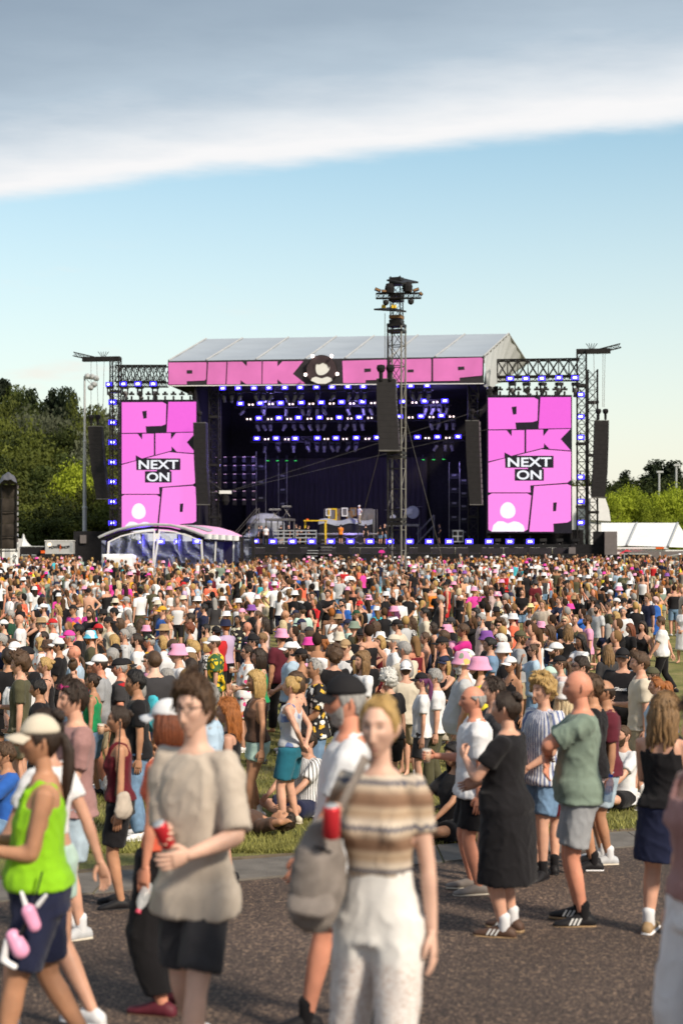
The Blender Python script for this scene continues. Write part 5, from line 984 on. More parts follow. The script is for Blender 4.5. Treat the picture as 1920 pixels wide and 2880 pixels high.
def skeleton(sex, pose, leg=None, arms=None):
    la, ra, lg = POSE[pose]; lg = leg or lg
    if arms: la, ra = arms
    dz = -.80 if lg == 'sit' else 0.0
    sw = .178 if sex == 'm' else .158; J = {'dz': dz, 'arm': {}, 'leg': {}, 'curl': {}, 'thumb': {}}
    for sd_, nm in ((1, la), (-1, ra)):
        wt, pole, th, cu_ = ARM[nm] if isinstance(nm, str) else nm
        S = Vector((sd_ * sw, .012, 1.425 + dz)); k = 1.0
        if nm in ('raise', 'head', 'phone'): S.z += .025; S.x -= sd_ * .012
        E, Wr = ik(S, (sd_ * wt[0], wt[1], wt[2] + dz), .295, .262, (sd_ * pole[0], pole[1], pole[2])); J['arm'][sd_] = (S, E, Wr); J['curl'][sd_] = cu_; J['thumb'][sd_] = Vector((sd_ * th[0], th[1], th[2]))
    for sd_, an in zip((1, -1), LEG[lg]):
        H = Vector((sd_ * .088, .006, .91 + dz)); pole = (sd_ * .1, -1, 0) if lg != 'sit' else (sd_ * 1, -.5, .25)
        K, A = ik(H, an[:3], .435, .405, pole); J['leg'][sd_] = (H, K, A, R(an[3]) * (1))
    return J
def body_shape(sex, pose, build, leg=None, arms=None):
    J = skeleton(sex, pose, leg, arms); dz = J['dz']; g = MB(); b_ = build
    rings(g, [(z + dz, *tor(sex, z, b_)) for z in np.linspace(.83, 1.505, 15)])
    if sex == 'f':
        for s_ in (-1, 1): chain(g, [(s_ * .068, -.055, 1.285 + dz), (s_ * .07, -.095, 1.275 + dz)], [.062, .048], 10)
    nk = .058 if sex == 'm' else .047
    chain(g, [(0, .03, 1.42 + dz), (0, .012, 1.52 + dz), (0, -.004, 1.62 + dz)], [nk * 1.25, nk, nk * .95], 12)
    f = (1.0 if sex == 'm' else .84) * (1 + .12 * max(0, b_))
    for s_ in (-1, 1):
        S, E, Wr = J['arm'][s_]; chain(g, [(s_ * .10, .015, 1.425 + dz), S, S.lerp(E, .3), S.lerp(E, .65), E], [.052 * f, .060 * f, .052 * f, .047 * f, .042 * f])
        chain(g, [E, E.lerp(Wr, .25), E.lerp(Wr, .6), Wr], [.041 * f, .044 * f, .036 * f, .028 * f])
        H, K, A, _ = J['leg'][s_]; q = 1 + .08 * max(0, b_) + (.03 if sex == 'f' else 0)
        chain(g, [H, H.lerp(K, .3), H.lerp(K, .65), K], [.092 * q, .086 * q, .069 * q, .056 * q]); chain(g, [K, K.lerp(A, .3), K.lerp(A, .65), A], [.055 * q, .058 * q, .045 * q, .036])
        fd = Vector((math.sin(J['leg'][s_][3]), -math.cos(J['leg'][s_][3]), 0)); chain(g, [A + Vector((0, 0, -.03)) - fd * .03, A + fd * .07 + Vector((0, 0, -.05)), A + fd * .16 + Vector((0, 0, -.062))], [.036, .034, .026])
    return g, J

def hand_arrays(curl, n=6):
    g = MB(); v0 = []
    # local: x along the fingers, y towards the thumb side, z out of the palm side
    for x, w_, t in ((-.02, .024, .017), (.0, .028, .017), (.03, .037, .015), (.07, .041, .013), (.088, .039, .011)):
        for k in range(8):
            a = 2 * math.pi * k / 8; v0.append((x, w_ * math.cos(a), t * math.sin(a)))
    g.add(v0, [(i * 8 + k, i * 8 + (k + 1) % 8, (i + 1) * 8 + (k + 1) % 8, (i + 1) * 8 + k) for i in range(4) for k in range(8)] + [tuple(range(7, -1, -1)), tuple(32 + k for k in range(8))])
    for y, ln, sp_ in ((.029, .075, .10), (.010, .084, .03), (-.009, .077, -.04), (-.027, .060, -.12)):
        p = Vector((.078, y, 0)); pts = [p.copy()]; a = curl * .45
        for seg in (.44, .32, .24):
            a += 0; pts.append(pts[-1] + Vector((math.cos(a), math.sin(sp_) * .6, math.sin(a))) * ln * seg); a += curl * .75
        chain(g, pts, [.0098, .0092, .0083, .0068], n)
    a = curl * .35
    chain(g, [(.012, .022, .004), (.040, .046, .010 + .014 * curl), (.066, .056 - .012 * curl, .014 + .026 * curl), (.084, .056 - .024 * curl, .016 + .036 * curl)], [.015, .0125, .011, .008], n)
    return np.array(g.v, float), g.f
HANDS = {}
def add_hand(V, Fl, wr, el, thumb, sd_, curl):
    key = round(curl, 2)
    if key not in HANDS: HANDS[key] = hand_arrays(curl)
    hv, hf = HANDS[key]; x = (wr - el).normalized(); t = (thumb - x * thumb.dot(x))
    t = t.normalized() if t.length > 1e-3 else x.orthogonal().normalized(); p = x.cross(t) * sd_
    M = np.array([x, t, p]); b_ = sum(len(v) for v in V); V.append(hv @ M + np.array(wr)); Fl.extend([[b_ + i for i in (f if sd_ > 0 else f[::-1])] for f in hf])
    return wr + x * .075 + p * .02

def head_pt(d, sex, feats=True):
    """head surface for unit directions d (n,3); front is -y"""
    s = np.array([.0765, .097, .119]) * (1.0 if sex == 'm' else .955); x = d[:, 0] * s[0]; y = np.where(d[:, 1] < 0, d[:, 1] * s[1] * .98, d[:, 1] * s[1] * 1.06); z = d[:, 2] * s[2]
    t = np.clip((-.012 - z) / .105, 0, 1); jw = .30 if sex == 'm' else .40
    x = x * (1 - jw * t ** 1.25); y = np.where(y > 0, y * (1 - .55 * t), y * (1 - .02 * t))
    y = np.where(d[:, 1] < 0, y - .016 * t ** 2 * np.exp(-(x / .035) ** 2), y)
    if feats:
        fr = (d[:, 1] < 0).astype(float)
        nz = np.interp(z, [-.062, -.052, -.040, -.005, .022, .04], [0, .6, 1, .55, .14, 0]); nw = np.interp(z, [-.05, -.036, 0, .03], [.0155, .0145, .010, .010])
        y = y - fr * (.025 if sex == 'm' else .020) * nz * np.exp(-(x / nw) ** 2)
        ax = np.abs(x); y = y + fr * .012 * np.exp(-((ax - .030) / .017) ** 2 - ((z - .012) / .013) ** 2) - fr * .005 * np.exp(-((ax - .030) / .010) ** 2 - ((z - .011) / .008) ** 2)
        y = y - fr * .005 * np.exp(-((z - .034) / .011) ** 2) * np.exp(-(x / .05) ** 2)
        y = y - fr * .0065 * np.exp(-(x / .021) ** 2) * (np.exp(-((z + .069) / .0055) ** 2) + np.exp(-((z + .082) / .006) ** 2)) + fr * .003 * np.exp(-(x / .02) ** 2 - ((z + .0755) / .0028) ** 2)
        y = y - fr * .006 * np.exp(-(x / .022) ** 2 - ((z + .105) / .012) ** 2) - fr * .005 * np.exp(-((ax - .042) / .018) ** 2 - ((z + .022) / .02) ** 2)
    return np.stack([x, y, z], 1)
def sph_dirs(nl, na, warp=.5):
    u_ = np.linspace(-np.pi, np.pi, nl, endpoint=False) + np.pi / nl; a = u_ * (1 - warp) + warp * np.pi * (u_ / np.pi) ** 3; ph = np.linspace(-np.pi / 2, np.pi / 2, na + 2)[1:-1]
    A, P = np.meshgrid(a, ph); A = A.ravel(); P = P.ravel(); d = np.stack([np.sin(A) * np.cos(P), -np.cos(A) * np.cos(P), np.sin(P)], 1)
    d = np.concatenate([d, [[0, 0, -1], [0, 0, 1]]]); nv = nl * na
    Fl = [[j * nl + i, j * nl + (i + 1) % nl, (j + 1) * nl + (i + 1) % nl, (j + 1) * nl + i] for j in range(na - 1) for i in range(nl)]
    Fl += [[nv, (i + 1) % nl, i] for i in range(nl)] + [[nv + 1, (na - 1) * nl + i, (na - 1) * nl + (i + 1) % nl] for i in range(nl)]
    return d, Fl
DIRS = {}
LODS = {'hi': (104, 84, .0125, 6), 'mid': (50, 42, .019, 5), 'lo': (22, 18, .028, 3), 'far': (10, 8, .055, 1)}
def dirs(lod):
    if lod not in DIRS: DIRS[lod] = sph_dirs(*LODS[lod][:2])
    return DIRS[lod]
HEADC = Vector((0, -.012, 1.672))
def head_arrays(sex, lod, smile=0):
    d, Fl = dirs(lod); V = head_pt(d, sex); x, y, z = V.T; fr = y < -.02; ax = np.abs(x); feat = np.zeros((len(V), 4))
    def paint(m_, c):
        m_ = np.clip(m_, 0, 1) * fr; k = m_[:, None]; feat[:, :3] = feat[:, :3] * (1 - k) + np.array(c) * k; feat[:, 3] = np.maximum(feat[:, 3], m_)
    wd = 1.0 if lod in ('hi', 'mid') else 1.5
    paint(1.3 * np.exp(-((ax - .029) / (.0125 * wd)) ** 2 - ((z - .012) / (.0055 * wd)) ** 2), (.30, .24, .21)); paint(1.6 * np.exp(-((ax - .029) / (.006 * wd)) ** 2 - ((z - .0125) / (.0048 * wd)) ** 2), (.02, .016, .014))
    paint(.85 * np.exp(-((ax - .029) / .017) ** 4 - ((z - .033) / (.0042 * wd)) ** 2), (.06, .035, .02)); paint(.8 * np.exp(-(x / .021) ** 4 - ((z + .0755) / .011) ** 2), (.40, .13, .11) if sex == 'f' else (.36, .15, .12))
    paint(.35 * np.exp(-((ax - .042) / .02) ** 2 - ((z + .03) / .02) ** 2), (.55, .20, .14)); paint(.5 * np.exp(-((ax - .008) / .005) ** 2 - ((z + .052) / .004) ** 2), (.18, .07, .05))
    V = [V]; Fl = list(Fl); b_ = len(V[0]); ft = [feat]
    if lod != 'far':
        g = MB()
        for s_ in (-1, 1): chain(g, [(s_ * .070, .014, -.030), (s_ * .077, .018, -.012), (s_ * .081, .022, .012), (s_ * .074, .020, .026)], [.006, .013, .016, .008], 7, .5)
        V.append(np.array(g.v)); Fl += [[b_ + i for i in f] for f in g.f]; ft.append(np.zeros((len(g.v), 4)))
    return np.concatenate(V), Fl, np.concatenate(ft)
def hair_shape(style, sex, lod, seed=0, under=False):
    """closed hair shell in head coordinates"""
    if style in ('bald', 'none'): return None
    d, Fl = dirs('mid' if lod == 'lo' else lod); P = head_pt(d, sex, False); az = np.arctan2(d[:, 0], -d[:, 1]); a = np.abs(az); z = P[:, 2]
    zh = np.interp(a, np.radians([0, 35, 62, 78, 92, 108, 125, 180]), [.068, .066, .040, -.022, .002, .004, -.055, -.085])
    if style == 'receding': zh = np.interp(a, np.radians([0, 25, 55, 75, 92, 108, 125, 180]), [.092, .100, .085, -.01, .004, .004, -.055, -.085])
    if style == 'fringe_bald': zh = np.interp(a, np.radians([0, 60, 78, 92, 108, 125, 180]), [.3, .3, .02, .0, .0, -.05, -.08])
    long_ = style in ('long', 'ponytail', 'bun', 'bob', 'mid', 'curlylong', 'updo', 'braids')
    th = {'buzz': .006, 'short': .017, 'receding': .010, 'fringe_bald': .008, 'bun': .012, 'updo': .012, 'ponytail': .013, 'curly': .034, 'quiff': .020, 'afro': .05}.get(style, .020)
    if style in ('bun', 'updo', 'ponytail'): zh = zh + np.interp(a, [0, .6, 1.1, 1.4], [.018, .018, .008, 0])
    m_ = np.clip((z - zh) / .014 + .5, 0, 1)
    if style == 'fringe_bald': m_ *= np.clip((.055 - z) / .02, 0, 1)
    if under: th = min(th, .010)
    tv = th * (1 + .5 * np.clip(z / .1, 0, 1)); nz = value_noise(P * (38 if style in ('curly', 'curlylong', 'afro') else 22) + seed, seed); tv = tv * (.75 + .6 * nz * (1.6 if style in ('curly', 'curlylong', 'afro') else 1))
    if style == 'quiff': tv += .026 * np.clip((z - .06) / .04, 0, 1) * np.clip((1.2 - a) / .8, 0, 1) * (.6 + .8 * nz)
    if lod in ('hi', 'mid') and style != 'buzz': tv += .0035 * np.sin(az * 34 + nz * 9) * np.clip(m_, 0, 1)
    V = P * 1.0 + d * (tv * m_ - .018 * (1 - m_))[:, None]; out_ = [V]; Fl = list(Fl)
    g = MB(); r = random.Random(seed)
    def strands(pts_fn, n_, w_, taper=.35):
        for i in range(n_): pts = pts_fn(i / max(1, n_ - 1)); k = len(pts); chain(g, pts, [w_ * (1 - (1 - taper) * (j / (k - 1)) ** 1.5) * r.uniform(.8, 1.15) for j in range(k)], 7, .75)
    if style in ('long', 'curlylong', 'braids'):
        L_ = .30 if style == 'long' else .25; wv = .022 if style == 'curlylong' else .007
        n_ = 21
        def fn(t):
            a = R(78 + 204 * t); s_ = math.sin(a); c = -math.cos(a); j = r.uniform(-.01, .01); e_ = r.uniform(.8, 1.1); ph = r.uniform(0, 6)
            pts = [(s_ * .074, c * .085 + .012, .035)]
            for q in (.3, .6, .85, 1.0): pts.append((s_ * (.088 + .012 * q) + wv * math.sin(q * 9 + ph) + j, c * (.088 - .012 * q) + .02 + .035 * q + wv * math.cos(q * 7 + ph), .03 - L_ * e_ * q))
            return pts
        strands(fn, n_, .023)
    if style in ('bob', 'mid'):
        L_ = .155 if style == 'bob' else .21
        def fn(t):
            a = R(66 + 228 * t); s_ = math.sin(a); c = -math.cos(a); return [(s_ * .074, c * .085 + .008, .04), (s_ * .092, c * .09 + .012, -.03), (s_ * .094, c * .09 + .016, -.09), (s_ * .082, c * .08 + .014, .03 - L_)]
        strands(fn, 21, .022, .6)
    if style == 'ponytail':
        chain(g, [(0, .095, .03), (0, .125, .02), (.005, .15, -.05), (0, .15, -.15), (-.006, .135, -.25), (0, .125, -.31)], [.025, .024, .034, .036, .028, .012], 10)
        for i in range(5): o_ = r.uniform(-.02, .02); chain(g, [(o_ * .3, .12, .01), (o_, .155, -.08), (o_ * 1.3, .15, -.2), (o_, .13, -.33)], [.012, .02, .018, .006], 6)
    if style in ('bun', 'updo'):
        c = (0, .095, .055) if style == 'updo' else (0, .085, .095)
        for i in range(6): chain(g, [(c[0] + r.uniform(-.02, .02), c[1] + r.uniform(-.015, .015), c[2] + r.uniform(-.015, .015)), (c[0] + r.uniform(-.03, .03), c[1] + r.uniform(-.005, .03), c[2] + r.uniform(-.02, .025))], [.030, .022], 8)
    if style == 'braids':
        for i in range(10): a = R(100 + 160 * i / 9); chain(g, [(math.sin(a) * .08, -math.cos(a) * .09, .0), (math.sin(a) * .1, -math.cos(a) * .1 + .02, -.12), (math.sin(a) * .11, -math.cos(a) * .1 + .03, -.30)], [.011, .011, .008], 5)
    if style in ('curly', 'afro', 'curlylong'):
        for i in range(40 if lod in ('hi', 'mid') else 14):
            k = r.randrange(len(V)); 
            if m_[k] > .9: p = Vector(V[k]); chain(g, [p, p * 1.06], [.018, .012], 6)
    ns_ = 0 if under or style in ('buzz', 'fringe_bald', 'bun', 'updo') else {'hi': 190, 'mid': 60}.get(lod, 0); idx = np.nonzero((m_ > .85) & (z > -.03))[0]
    for i in range(ns_ if len(idx) else 0):                       # loose locks lying on the shell
        k = int(idx[r.randrange(len(idx))]); p = Vector(V[k]); nn = Vector(d[k]); t = Vector((nn.x * .3 + r.uniform(-.4, .4), nn.y * .3 + r.uniform(-.3, .3), -1)) if nn.z < .75 or not long_ else Vector((nn.x + r.uniform(-.3, .3), nn.y + .3, 0)); t = (t - nn * t.dot(nn))
        if t.length < .1: continue
        t = t.normalized() * r.uniform(.02, .045); chain(g, [p - nn * .005, p + t * .5 + nn * .001, p + t - nn * r.uniform(-.002, .006)], [.004, .0036, .0012], 5)
    if g.v: b_ = len(V); out_.append(np.array(g.v)); Fl += [[b_ + i for i in f] for f in g.f]
    return np.concatenate(out_), Fl
def beard_shape(sex, lod, full=1.0):
    d, Fl = dirs('mid' if lod in ('lo', 'far') else lod); P = head_pt(d, sex, True); x, y, z = P.T; az = np.abs(np.arctan2(d[:, 0], -d[:, 1]))
    zt = np.interp(az, [0, .25, .5, .9, 1.35, 1.5], [-.048, -.050, -.056, -.040, .0, .0]); m_ = np.clip((zt - z) / .01 + .5, 0, 1) * np.clip((1.5 - az) / .15, 0, 1); m_ *= 1 - np.exp(-(x / .018) ** 4 - ((z + .0755) / .010) ** 2)
    tv = full * .016 * (.6 + .5 * value_noise(P * 60)) * (.5 + np.clip(-z / .1, 0, 1)); V = P + d * (tv * m_ - .014 * (1 - m_))[:, None]; return V, list(Fl)
def cap_shape(kind, sex):
    """hats in head coordinates -> (verts, faces)"""
    d, Fl = dirs('mid'); P = head_pt(d, sex, False); az = np.arctan2(d[:, 0], -d[:, 1]); z = P[:, 2]; g = MB()
    if kind in ('cap', 'capback', 'visor', 'flat', 'capside'):
        m_ = np.clip((z - (.040 if kind != 'visor' else .045)) / .012 + .5, 0, 1)
        if kind == 'visor': m_ *= np.clip((.085 - z) / .012, 0, 1)
        V = P + d * ((.017 + .010 * np.clip(z / .1, 0, 1)) * m_ - .02 * (1 - m_))[:, None]; g.add(V, Fl)
        sg = -1 if kind == 'capback' else 1; L_ = .085 if kind != 'flat' else .045
        top = []; bot = []
        for i in range(11):
            a = R(-62 + 124 * i / 10); rr = .096; e_ = L_ * math.cos(a * 1.15) ** .6 if abs(a) < R(75) else 0
            for q in (0, .5, 1):
                xx = math.sin(a) * (.084 + e_ * q * .25); yy = -(math.cos(a) * rr + e_ * q); zz = .047 - .018 * q - .022 * (math.sin(a) ** 2) * (1 + q * .6)
                top.append((xx, yy * sg, zz + .003)); bot.append((xx, yy * sg, zz - .003))
        n_ = len(top); fs = []
        for i in range(10):
            for q in (0, 1):
                p = i * 3 + q; fs.append((p, p + 1, p + 4, p + 3)); fs.append((n_ + p, n_ + p + 3, n_ + p + 4, n_ + p + 1))
            fs.append((i * 3 + 2, n_ + i * 3 + 2, n_ + i * 3 + 5, i * 3 + 5))
        g.add(top + bot, fs)
    elif kind in ('bucket', 'straw', 'fedora', 'sunhat'):
        prof = {'bucket': [(.02, .141), (.066, .139), (.082, .128), (.093, .085), (.101, .045), (.124, .006), (.130, -.008), (.127, -.010), (.10, .036), (.08, .04)],
                'straw': [(.02, .150), (.062, .148), (.080, .135), (.090, .090), (.098, .052), (.15, .040), (.168, .034), (.167, .030), (.10, .044), (.08, .045)],
                'fedora': [(.03, .142), (.060, .150), (.080, .138), (.092, .080), (.099, .050), (.135, .044), (.150, .052), (.150, .047), (.10, .042), (.08, .042)],
                'sunhat': [(.02, .138), (.062, .136), (.084, .122), (.094, .08), (.1, .05), (.16, .018), (.20, -.002), (.199, -.006), (.10, .043), (.08, .045)]}[kind]
        g.lathe(prof[::-1], (0, .004, 0), 24, .93, 1.14)
    elif kind == 'beanie':
        m_ = np.clip((z - .02) / .012 + .5, 0, 1); V = P + d * (.022 * m_ - .02 * (1 - m_))[:, None]; g.add(V, Fl)
    return g
def glasses_shape(up=False, round_=False, rim=False):
    g = MB(); dz, dy = (.088, .006) if up else (0, 0)
    for s_ in (-1, 1):
        pts = [(s_ * .031 + .024 * math.cos(t) * (1 if round_ else 1.05), -.104 + dy - abs(math.cos(t)) * -.0, .011 + dz + (.021 if round_ else .017) * math.sin(t)) for t in [2 * math.pi * k / 12 for k in range(12)]]
        g.path(pts + pts[:1], .0022, 4) if rim else g.prism(pts, (0, .005, 0)); g.tube((s_ * .052, -.098 + dy, .016 + dz), (s_ * .079, .01 + dy, .016 + dz), .0028, 5)
    g.tube((-.012, -.106 + dy, .016 + dz), (.012, -.106 + dy, .016 + dz), .003, 5); return g
def shoe_shape(A, fa, sock=False, sole=False, boot=False):
    g = MB(); fd = Vector((math.sin(fa), -math.cos(fa), 0)); sdv = Vector((fd.y, -fd.x, 0)); z0 = A.z - .085
    def ringp(c, w_, h0, h1): return [c + sdv * w_ * math.cos(t) + Vector((0, 0, (h0 + h1) / 2 + (h1 - h0) / 2 * math.sin(t))) for t in [2 * math.pi * k / 12 for k in range(12)]]
    base = Vector((A.x, A.y, z0))
    if sock: chain(g, [A + Vector((0, 0, -.02)), A + Vector((0, 0, .05)), A + Vector((0, 0, .075))], [.043, .041, .044]); return g
    rr = [(-.085, .020, .015, .05), (-.075, .033, .0, .075), (-.03, .039, .0, .10), (.02, .041, .0, .105), (.07, .043, .0, .085), (.13, .046, .0, .062), (.18, .042, .0, .050), (.205, .028, .0, .040), (.215, .012, .01, .03)]
    if sole: rr = [(a, w_ * 1.08 + .002, -.006, .022) for a, w_, h0, h1 in rr]
    vs = []
    for a, w_, h0, h1 in rr: vs += ringp(base + fd * a, w_, h0, h1)
    n_ = 12; m_ = len(rr); g.add(vs, [(i * n_ + k, (i + 1) * n_ + k, (i + 1) * n_ + (k + 1) % n_, i * n_ + (k + 1) % n_) for i in range(m_ - 1) for k in range(n_)] + [tuple(range(n_)), tuple((m_ - 1) * n_ + k for k in range(n_ - 1, -1, -1))])
    return g
# ------------------------------------------------------------------ garments
def top_shape(kind, sex, J, b_):
    g = MB(); dz = J['dz']; loose = {'tee': .016, 'polo': .016, 'shirt': .020, 'oversize': .018, 'sleeveless': .014, 'singlet': .012, 'tank': .008, 'crop': .008, 'bikini': .006, 'jersey': .018, 'dress': .012, 'slipdress': .010, 'blouse': .016, 'poncho': .05, 'hoodie': .03, 'bandeau': .007}[kind]
    low = {'crop': 1.10, 'bikini': 1.22, 'bandeau': 1.2, 'tank': .96, 'dress': .9, 'slipdress': .9, 'oversize': .79, 'poncho': .55, 'shirt': .84, 'blouse': .9}.get(kind, .87)
    high = {'tank': 1.365, 'singlet': 1.40, 'bikini': 1.335, 'slipdress': 1.365, 'bandeau': 1.33}.get(kind, 1.488)
    rr = []; straight = kind in ('tee', 'oversize', 'shirt', 'polo', 'jersey', 'blouse', 'sleeveless', 'poncho', 'hoodie')
    cx, cy, _ = tor(sex, 1.28, b_)
    for z in np.linspace(low, high, 14):
        rx, ry, y = tor(sex, z, b_)
        if z < .86: rx, ry, y = tor(sex, .87, b_)
        if straight and z < 1.28: rx = max(rx, cx * (.93 if sex == 'm' else .9)); ry = max(ry, cy * .93)
        if kind == 'poncho': rx += (1.4 - z) * .10; ry += (1.4 - z) * .07
        l2 = loose + (.014 if z < 1.05 and kind != 'crop' else 0)
        if z < .90 and kind in ('tee', 'oversize', 'shirt', 'polo', 'jersey', 'blouse', 'hoodie'): rx = max(rx, ((.198 if z > .86 else .208) + .02 * max(0, b_)) * (1 + .10 * min(0, b_))); ry = max(ry, .135 + .03 * max(0, b_))
        rr.append((z + dz, rx + l2, ry + l2, y))
    if high > 1.45: rr[-1] = (rr[-1][0], .098, .078, .016); rr[-2] = (rr[-2][0], rr[-2][1] * .98, rr[-2][2] * .98, rr[-2][3])
    if kind in ('dress', 'slipdress'):
        hem = .40 if kind == 'dress' else .60; r0, r1 = rr[0][1], rr[0][2]; rr = [(z + dz, r0 + .035 * (.9 - z) / (.9 - hem), r1 + .02 * (.9 - z) / (.9 - hem), .006) for z in np.linspace(hem, .88, 7)] + rr
    rings(g, rr, 20)
    if sex == 'f' and kind not in ('poncho',):
        for s_ in (-1, 1): chain(g, [(s_ * .068, -.055, 1.285 + dz), (s_ * .07, -.097, 1.275 + dz)], [.066 + loose * .5, .052 + loose * .5], 10)
    if kind in ('tank', 'singlet', 'slipdress', 'bikini'):
        wd = .024 if kind == 'singlet' else (.010 if kind in ('slipdress', 'bikini') else .019); xs = .082 if sex == 'f' else .095
        for s_ in (-1, 1): chain(g, [(s_ * xs, -.110, 1.33 + dz), (s_ * (xs + .012), -.075, 1.43 + dz), (s_ * (xs + .008), -.01, 1.478 + dz), (s_ * (xs + .008), .06, 1.46 + dz), (s_ * xs, .095, 1.36 + dz)], [wd] * 5, 8, .6 if kind == 'singlet' else 1, caps=True)
    fr = {'tee': .72, 'polo': .74, 'shirt': .80, 'oversize': .92, 'crop': .55, 'jersey': .75, 'dress': .6, 'blouse': .95, 'hoodie': 1.0, 'poncho': 1.0}.get(kind)
    if fr:
        for s_ in (-1, 1):
            S, E, Wr = J['arm'][s_]; f = (1.0 if sex == 'm' else .88) * (1 + .12 * max(0, b_)); lz = loose * .9
            ends = S.lerp(E, fr); chain(g, [(s_ * .09, .015, 1.425 + dz), S.lerp(E, -.06), S.lerp(E, .12), S.lerp(E, fr * .5), ends], [.055 * f + lz, .060 * f + lz, .064 * f + lz, .058 * f + lz * 1.05, .057 * f + lz * 1.25], 14, caps=False)
            if kind == 'hoodie': chain(g, [E, E.lerp(Wr, .9)], [.055, .045])
    if kind in ('tee', 'oversize', 'jersey'): chain(g, [(.090 * math.cos(t), .014 + .074 * math.sin(t), 1.487 + dz - .012 * (math.sin(t) < -.5)) for t in [2 * math.pi * k / 16 for k in range(17)]], [.0115] * 17, 6)
    if kind in ('polo', 'shirt'): chain(g, [(.062 * math.cos(t), .012 + .058 * math.sin(t), 1.505 + dz - .018 * (math.sin(t) < -.5)) for t in [2 * math.pi * k / 12 for k in range(13)]], [.017] * 13, 6)
    return g
def bottom_shape(kind, sex, J, b_):
    g = MB(); dz = J['dz']; wz = {'m': .99, 'f': 1.04}[sex] if kind != 'widehigh' else 1.13; lo = .012 if kind in ('slim', 'minishorts') else .018
    rr = []
    for z in np.linspace(.83, wz, 8): rx, ry, y = tor(sex, max(z, .87), b_); k_ = lo if z < .87 else .006; rr.append((z + dz, rx + k_, ry + k_, y))
    if kind in ('skirt', 'longskirt'):
        hem = .56 if kind == 'skirt' else .38; rr = [(z + dz, .215 - .03 * (z - hem) / (.85 - hem), .17 - .03 * (z - hem) / (.85 - hem), .0) for z in np.linspace(hem, .85, 6)] + rr[1:]; rings(g, rr, 20); return g
    rings(g, rr, 20)
    for s_ in (-1, 1):
        H, K, A, _ = J['leg'][s_]; q = 1 + .08 * max(0, b_) + (.03 if sex == 'f' else 0)
        if kind in ('shorts', 'minishorts'):
            fr = .80 if kind == 'shorts' else .42; e_ = H.lerp(K, fr); chain(g, [H + Vector((0, 0, .02)), H.lerp(K, fr * .5), e_], [.098 * q + lo, .093 * q + lo, (.082 if kind == 'shorts' else .086) * q + lo * 1.4], 16, caps=False)
        else:
            wdt = {'slim': (.010, .010, .010), 'trousers': (.018, .022, .028), 'wide': (.018, .034, .046), 'widehigh': (.018, .030, .042), 'harem': (.05, .075, .05)}.get(kind, (.018, .022, .028)); e_ = K.lerp(A, .97 if kind != 'harem' else .86)
            chain(g, [H + Vector((0, 0, .02)), H.lerp(K, .5), K, K.lerp(A, .5), e_], [.096 * q + wdt[0], .082 * q + wdt[0], .058 * q + wdt[1], .054 * q + (wdt[1] + wdt[2]) / 2, .042 + wdt[2]], 16, caps=False)
    return g
# ------------------------------------------------------------------ cloth materials (colour comes from the object)
mat('skin', obj=True, rough=.52, var=.15, vscale=7, spec=.35)
t_ = MATS['skin'].node_tree; n = t_.nodes; l = t_.links; b = n['Principled BSDF']
at = n.new('ShaderNodeAttribute'); at.attribute_name = 'feat'; mxs = n.new('ShaderNodeMix'); mxs.data_type = 'RGBA'; src = b.inputs['Base Color'].links[0].from_socket
l.new(at.outputs['Alpha'], mxs.inputs[0]); l.new(src, mxs.inputs[6]); l.new(at.outputs['Color'], mxs.inputs[7]); l.new(mxs.outputs[2], b.inputs['Base Color'])
b.inputs['Subsurface Weight'].default_value = .08; b.inputs['Subsurface Radius'].default_value = (.02, .008, .004); b.inputs['Subsurface Scale'].default_value = .5
mat('cloth', obj=True, rough=.85, var=.09, vscale=7, bump=.25, bscale=240, spec=.15, sheen=.1)
mat('denim', obj=True, rough=.85, var=.22, vscale=12, bump=.35, bscale=300, spec=.15)
mat('hair', obj=True, rough=.5, var=.45, vscale=26, spec=.4, stretch=(5, 5, .6), bump=.4, bscale=60)
mat('hat', obj=True, rough=.8, var=.08, vscale=10, bump=.2, bscale=150)
mat('shoe', obj=True, rough=.6, var=.12, vscale=18); mat('gadget', obj=True, rough=.35, var=.05); mat('lens_dark', (.012, .011, .012), .12, spec=.6)
